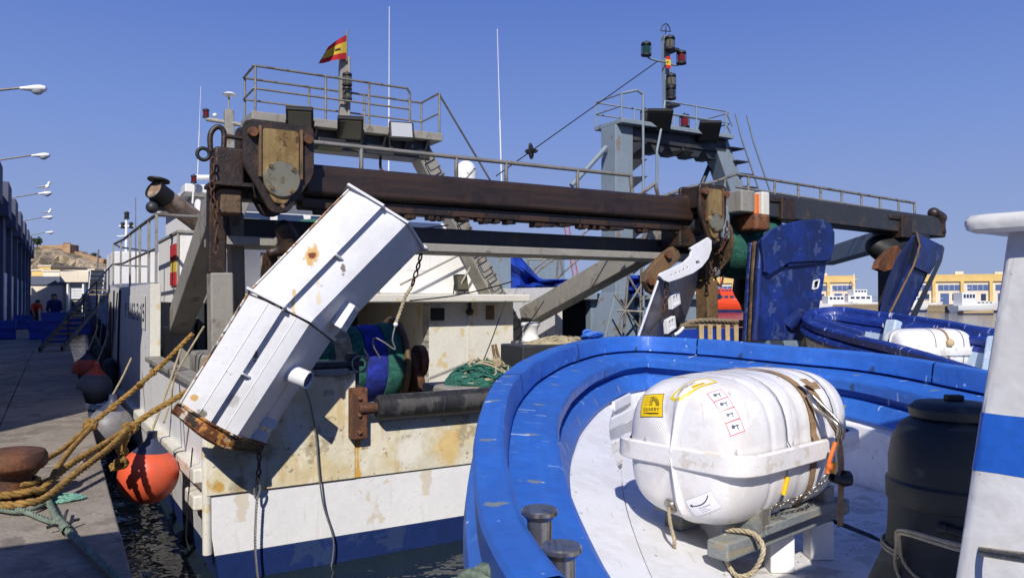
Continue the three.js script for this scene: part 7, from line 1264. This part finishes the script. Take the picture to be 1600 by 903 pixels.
// ------------------------------------------------------------------ second boat with dark blue gunwale
{
  const t = thing('wooden_boat', 'smaller boat with dark blue gunwale and pale blue inside behind the bright blue one', 'boat', { harbour: false });
  const S = (px, py, D) => { const p = W(px, py, D); return [p[0], p[1], D]; };
  const pts = [[4.6, 2.05, 3.2], S(1640, 622, 5.4), S(1530, 581, 6.6), S(1400, 541, 8.0), S(1310, 519, 9.3), S(1268, 505, 10.0), S(1256, 493, 10.5), S(1270, 484, 10.8), S(1310, 480, 10.8), S(1380, 488, 10.3), S(1470, 500, 9.5), S(1560, 515, 8.7), [7.0, 2.25, 6.5], [7.4, 2.1, 3.2]];
  const gw = gunwale(pts);
  part(t, 'cap_rail', sweepSkin(gw, [[0.02, -0.1], [-0.02, -0.08], [-0.025, -0.01], [0.0, 0.012], [0.08, 0.012], [0.1, -0.01], [0.105, -0.06]]), M.boatNavy);
  part(t, 'covering_board', sweepSkin(gw, [[0.105, -0.06], [0.12, -0.09], [0.2, -0.1], [0.225, -0.115], [0.23, -0.17], [0.2, -0.19]]), M.boatNavy);
  part(t, 'inner_band', sweepSkin(gw, [[0.2, -0.19], [0.22, -0.2], [0.24, -0.26]]), M.boatNavy);
  part(t, 'rubbing_strake', sweepSkin(gw, [[0.02, -0.1], [-0.03, -0.12], [-0.05, -0.16], [-0.03, -0.21], [0.02, -0.23]]), M.boatNavy);
  part(t, 'hull_side', sweepSkin(gw, [[0.02, -0.23], [0.08, -0.8], [0.3, -1.6], [0.6, -2.8]]), M.hullCream);
  part(t, 'inner_planking', sweepSkin(gw, [[0.24, -0.26], [0.28, -0.5], [0.31, -0.62]]), M.boatPale);
  const fl = new THREE.Shape(gw.P.map((p, i) => new THREE.Vector2(p.x + gw.I[i].x * 0.32, -(p.z + gw.I[i].z * 0.32)))), fg = new THREE.ShapeGeometry(fl); fg.rotateX(-Math.PI / 2); fg.translate(0, 1.97, 0); part(t, 'sole', fg, M.boatPale);
  for (const i of [84, 97, 112, 126]) { const p = gw.P[i], d = gw.I[i], A = (s, y) => [p.x + d.x * s, p.y + y, p.z + d.z * s]; part(t, 'timberhead', beam(A(0.24, -0.06), A(0.4, -0.6), 0.17, 0.14, [d.x, 0.2, d.z], 0.03), M.boatPale); }
  const a = gw.P[62], b = gw.P[88]; part(t, 'thwart', beam([a.x + 0.3, 2.05, a.z], [b.x - 0.25, 2.1, b.z], 0.35, 0.05, [0, 1, 0], 0.01), M.boatPale);
  const k = gw.P[70], kd = gw.I[70]; part(t, 'breasthook', beam([k.x + kd.x * 0.1, k.y - 0.12, k.z + kd.z * 0.1], [k.x + kd.x * 0.75, k.y - 0.3, k.z + kd.z * 0.75], 0.16, 0.12, [0, 1, 0], 0.02), M.boatNavy);
  const cc = W(1448, 543, 8.9);
  const R2 = raft('liferaft_canister', 'smaller-looking white liferaft canister inside the dark blue boat', { c: [cc[0], cc[1] - 0.02, cc[2]], yaw: 0.22, L: 0.98, R: 0.235, RF: 0.25 });
  R2.hoop(0.2, 0.03, M.strap, 'lashing_strap', 0.005); R2.hoop(-0.15, 0.008, M.darkSteel, 'thin_strap'); R2.hoop(0.62, 0.008, M.darkSteel, 'thin_strap');
  const bq = R2.onShell(0.2, 0.3, 0.02); part(R2.t, 'strap_buckle', ball(bq, 0.045, 12, 8), M.wood);
  part(R2.t, 'cradle', [box(cc[0] - 0.4, cc[0] + 0.4, 1.975, cc[1] - 0.2, cc[2] - 0.2, cc[2] + 0.2, 0.02)], M.greyWood);
  const y = thing('yellow_chain', 'yellow chain hanging from the bow of the dark blue boat', 'chain', { harbour: false });
  chainLinks(y, [W(1266, 516, 10.2), W(1261, 524, 10.2), W(1256, 534, 10.25), W(1254, 550, 10.3)], 0.035, M.yellow);
}
// ------------------------------------------------------------------ bollard, mooring ropes, fenders
{
  const p = H(22, 782, 'y', QY), t = thing('quay_bollard', 'rusty iron mooring bollard with a broad worn head on the quay', 'bollard');
  const c = [p[0] - 0.02, QY, p[2]];
  part(t, 'head', lathe([[0.001, 0.4], [0.17, 0.4], [0.225, 0.385], [0.245, 0.35], [0.245, 0.28], [0.22, 0.25], [0.15, 0.235], [0.001, 0.235]], c, [0, 1, 0], 36), M.rust);
  part(t, 'stem', lathe([[0.15, 0.24], [0.135, 0.18], [0.14, 0.08], [0.2, 0.02], [0.24, 0], [0.001, 0]], c, [0, 1, 0], 30), M.rust);
  const on = (px, py, y) => H(px, py, 'y', y);
  const rope = (name, label, ropes, m) => { const o = thing(name, label, 'rope'); for (const [nm, pts, r] of ropes) part(o, nm, laidRope(pts, r, 3, 6.5), m); return o; };
  const ring = (r, y, a0, a1) => { const q = []; for (let i = 0; i <= 8; i++) { const a = lerp(a0, a1, i / 8); q.push([c[0] + Math.sin(a) * r, y, c[2] + Math.cos(a) * r]); } return q; };
  // upper line: knotted, running to the trawler's quarter
  const k1 = HD(140, 664, 8.2), e1 = HD(300, 522, 9.3);
  const up = rope('mooring_rope', 'upper yellow-brown mooring rope with a knot over the water gap', [
    ['line', [k1, HD(185, 628, 8.5), HD(230, 590, 8.8), HD(262, 560, 9.0), e1], 0.03],
    ['leg', [k1, HD(100, 700, 7.4), HD(68, 720, 6.9), [c[0] + 0.12, QY + 0.16, c[2] - 0.12]], 0.027], ['leg', [HD(142, 668, 8.1), HD(112, 700, 7.3), HD(86, 736, 6.6), HD(80, 748, 6.4), [c[0] + 0.2, QY + 0.12, c[2] + 0.05]], 0.027],
    ['eye', ring(0.175, QY + 0.14, 0.4, 5.6), 0.028],
  ], M.ropeYellow);
  const knot = (o, q, r, n) => { const v = V(q); for (let k = 0; k < n; k++) { const pp = []; const ax = new THREE.Vector3(rr(-1, 1), rr(-1, 1), rr(-1, 1)).normalize(), b = new THREE.Vector3(0.3, 1, 0.2).cross(ax).normalize(), d = ax.clone().cross(b); for (let i = 0; i < 7; i++) { const a = i / 7 * 6.283; pp.push(v.clone().addScaledVector(b, Math.cos(a) * r).addScaledVector(d, Math.sin(a) * r * 0.8).addScaledVector(ax, rr(-0.3, 0.3) * r).toArray()); } part(o, 'knot', laidRope(pp, 0.026, 3, 6, true), M.ropeYellow); } };
  knot(up, k1, 0.055, 4); knot(up, HD(176, 636, 8.45), 0.035, 2); knot(up, HD(218, 602, 8.7), 0.03, 1); knot(up, HD(238, 582, 8.85), 0.03, 1);
  // lower line, doubled, with a heavy knotted tail
  const k2 = HD(202, 668, 7.7), e2 = HD(275, 622, 7.95);
  const lo = rope('mooring_rope', 'lower yellow-brown mooring rope doubled to a knotted tail above the orange fender', [
    ['line', [k2, HD(235, 645, 7.8), e2, HD(300, 606, 8.2)], 0.032],
    ['leg', [k2, HD(160, 695, 7.2), HD(110, 725, 6.6), HD(78, 752, 6.2), [c[0] + 0.2, QY + 0.08, c[2] + 0.1], ...ring(0.2, QY + 0.09, 1.2, -1.8).slice(1)], 0.032],
    ['leg', [k2, HD(170, 700, 7.1), HD(120, 738, 6.4), HD(70, 778, 5.9), HD(40, 786, 5.75), HD(0, 790, 5.75), HD(-60, 784, 5.9)], 0.032],
    ['tail', [k2, HD(196, 684, 7.55), HD(191, 700, 7.5), HD(189, 715, 7.5)], 0.036],
  ], M.ropeYellow);
  knot(lo, k2, 0.06, 3); knot(lo, HD(190, 705, 7.5), 0.035, 3); knot(lo, HD(188, 724, 7.48), 0.05, 3); knot(lo, HD(178, 730, 7.45), 0.03, 2);
  // green rope lying on the stones with a spliced crotch
  const y = QY + 0.03, G = (px, py) => H(px, py, 'y', y);
  const gr = rope('green_rope', 'faded green rope lying forked on the quay stones below the bollard', [
    ['line', [G(70, 772), G(78, 790), G(86, 806), G(98, 822), G(124, 848), G(150, 872), G(185, 905), G(230, 950)], 0.026],
    ['line', [G(98, 820), G(70, 812), G(40, 800), G(10, 790), G(-40, 784)], 0.022], ['line', [G(72, 786), G(50, 796), G(25, 800), G(0, 797), G(-30, 792)], 0.016],
  ], M.ropeGreen);
  part(gr, 'splice', tube([G(88, 812), G(94, 818), G(104, 830)], 0.034, 14, 8), M.ropeGreen);
  for (const [a, b] of [[[98, 818], [104, 801]], [[104, 822], [122, 815]], [[94, 823], [72, 828]]]) { const u = G(...a), v = G(...b); part(gr, 'strand_end', tube([u, [lerp(u[0], v[0], 0.5), y + 0.02, lerp(u[2], v[2], 0.5)], [v[0], y + 0.015, v[2]]], 0.011, 12, 6), M.rubber); }
  const ns = thing('net_scrap', 'small scrap of pale green netting on the quay beside the bollard', 'net'), q = G(100, 776);
  tangle(ns, 'threads', q[0], QY + 0.005, q[2], 0.16, 0.05, 0.1, 40, 0.003, mat([120, 168, 148], { roughness: 0.95 }));
}
function fender(name, label, c, r, m, neckM, opt = {}) {
  const t = thing(name, label, 'fender', { group: opt.group }), P = [];
  for (let i = 0; i <= 16; i++) { const a = -Math.PI / 2 + i / 16 * Math.PI * 0.8; P.push([Math.max(0.001, Math.cos(a) * r), Math.sin(a) * r]); }
  part(t, 'ball', lathe(P, c, [0.08, 1, 0], 36), m);
  const a = -Math.PI / 2 + Math.PI * 0.8, rx = Math.cos(a) * r, ry = Math.sin(a) * r;
  part(t, 'neck', lathe([[rx * 1.005, ry], [rx * 0.8, ry + r * 0.12], [r * 0.22, ry + r * 0.38], [r * 0.17, ry + r * 0.5], [r * 0.17, ry + r * 0.72], [0.001, ry + r * 0.74]], c, [0.08, 1, 0], 28), neckM);
  const top = [c[0] + 0.08 * r * 1.3, c[1] + ry + r * 0.7, c[2]];
  if (opt.to) part(t, 'lanyard', laidRope([top, V(top).lerp(V(opt.to), 0.5).add(V(0, -0.02, 0)).toArray(), opt.to], 0.014, 3, 7), M.ropeTan);
  return t;
}
fender('fender', 'orange ball fender with navy neck hanging at the white trawler corner', HD(231, 742, 8.0), 0.295, M.fenderOrange, M.fenderNavy, { to: HD(282, 545, 9.0), group: 'ball fenders between quay and hull' });
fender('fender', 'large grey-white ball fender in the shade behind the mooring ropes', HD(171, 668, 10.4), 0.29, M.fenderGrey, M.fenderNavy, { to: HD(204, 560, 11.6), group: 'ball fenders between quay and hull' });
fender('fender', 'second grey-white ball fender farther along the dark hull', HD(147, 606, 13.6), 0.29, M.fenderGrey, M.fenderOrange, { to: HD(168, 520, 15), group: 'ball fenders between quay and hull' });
fender('fender', 'orange ball fender in deep shade beyond the grey-white fenders', HD(134, 578, 16.5), 0.28, M.fenderOrange, M.fenderNavy, { to: HD(152, 510, 18), group: 'ball fenders between quay and hull' });
{
  // pale line from the rail to the fender corner
  const t = thing('pale_line', 'thin pale rope slanting down beside the white trawl door to the fender', 'rope');
  part(t, 'line', laidRope([HD(318, 510, 9.2), HD(290, 556, 9.0), HD(272, 590, 8.7), HD(264, 630, 8.3), HD(255, 660, 8.05)], 0.013, 3, 7), M.ropeTan);
  const d = thing('dark_line', 'thin black line hanging loose on the hull beside the orange fender', 'rope'); part(d, 'line', tube([HD(300, 700, 7.6), HD(296, 745, 7.62), HD(292, 800, 7.7), HD(290, 840, 7.75), HD(296, 860, 7.75)], 0.007, 30, 5), M.black);
}
// gangway, ladder and dark gear between the quay and the boats ahead
{
  const t = thing('gangway', 'dark timber gangway sloping from the quay up to the trawler side', 'gangway');
  const a = H(78, 546, 'y', QY + 0.08), b = HD(160, 452, 27), side = [0.3, 0, 0];
  for (const s of [-0.28, 0.28]) part(t, 'stringer', beam([a[0] + s, a[1], a[2]], [b[0] + s, b[1], b[2]], 0.07, 0.14), M.rubber);
  for (let k = 0; k < 12; k++) { const u = (k + 0.5) / 12, p = V(a).lerp(V(b), u); part(t, 'tread', box(p.x - 0.26, p.x + 0.26, p.y + 0.02, p.y + 0.06, p.z - 0.08, p.z + 0.08, 0), M.woodGrey); }
  part(t, 'handrail', pipe([[a[0] + 0.3, a[1] + 0.9, a[2]], [b[0] + 0.3, b[1] + 0.9, b[2]]], 0.025, 6), M.black); for (let k = 0; k < 4; k++) { const p = V(a).lerp(V(b), 0.1 + k * 0.27); part(t, 'handrail_post', bar([p.x + 0.3, p.y, p.z], [p.x + 0.3, p.y + 0.9, p.z], 0.02), M.black); }
  const l = thing('boarding_ladder', 'pale upright ladder with dark rungs at the bow ahead', 'ladder'), c = HD(147, 470, 38), e = HD(152, 421, 38);
  for (const s of [-0.3, 0.3]) part(l, 'rail', beam([c[0] + s, c[1], c[2]], [e[0] + s, e[1], e[2]], 0.06, 0.05), M.shedWhite); for (let k = 0; k < 7; k++) { const p = V(c).lerp(V(e), (k + 0.5) / 7); part(l, 'rung', box(p.x - 0.3, p.x + 0.3, p.y - 0.06, p.y + 0.06, p.z - 0.04, p.z + 0.04, 0), M.black); }
  part(l, 'foot', beam([c[0], QY, c[2]], [c[0], c[1] + 0.1, c[2]], 0.5, 0.1, [0, 0, 1]), M.black);
  for (let k = 0; k < 4; k++) { const o = thing('tyre_fender', ['black tyre fender nearest the grey-white fenders', 'black tyre fender second along the dark hull', 'black tyre fender third along the dark hull', 'black tyre fender farthest along the dark hull'][k], 'tyre', { group: 'tyres along the dark hull' }); const g = new THREE.TorusGeometry(0.3, 0.13, 12, 24); g.rotateY(Math.PI / 2); g.translate(-0.33, 1.15 + 0.1 * (k % 2), -9.5 - k * 2.6); part(o, 'tyre', g, M.black); part(o, 'hanger', bar([-0.3, 1.4, -9.5 - k * 2.6], [-0.2, 2.9, -9.5 - k * 2.6], 0.014), M.ropeTan); }
}
// the next boat ahead along the quay, mostly hidden by the white trawler
{
  const t = thing('moored_boat', 'dark-hulled boat moored ahead of the white trawler with thin masts', 'boat'), rows = [];
  for (const w of [26, 28, 32, 36, 40]) { const k = w < 30 ? (w - 24) / 6 : 1; rows.push([[0.4 + 2 * (1 - k), -0.6, -w], [0.1 + 2 * (1 - k), 1.4, -w], [-0.1 + 2 * (1 - k), 3.0, -w], [5.0 - 2 * (1 - k), 3.0, -w], [5.1 - 2 * (1 - k), -0.6, -w]]); }
  part(t, 'hull', grid(rows, 40), M.hullBlue); part(t, 'cabin', box(1, 4, 3, 5, -38, -33, 0.05), M.plasterWhite);
  part(t, 'mast', [bar(HD(195, 440, 40), HD(197, 335, 40), 0.07), bar(HD(185, 353, 40), HD(208, 353, 40), 0.04), bar(HD(182, 369, 40), HD(205, 368, 40), 0.03)], M.white); navLight(t, HD(197, 342, 40), 1.4, M.black); navLight(t, HD(191, 357, 40), 1.2, M.black); navLight(t, HD(204, 357, 40), 1.2, M.black);
  part(t, 'whip_antenna', bar(HD(211, 420, 30), HD(211, 308, 30), 0.03, 0.015, 6), M.railGrey);
  part(t, 'mast', bar(HD(151, 420, 60), HD(153, 390, 60), 0.06), M.railGrey);
}
settle();
renderer.render(scene, camera);
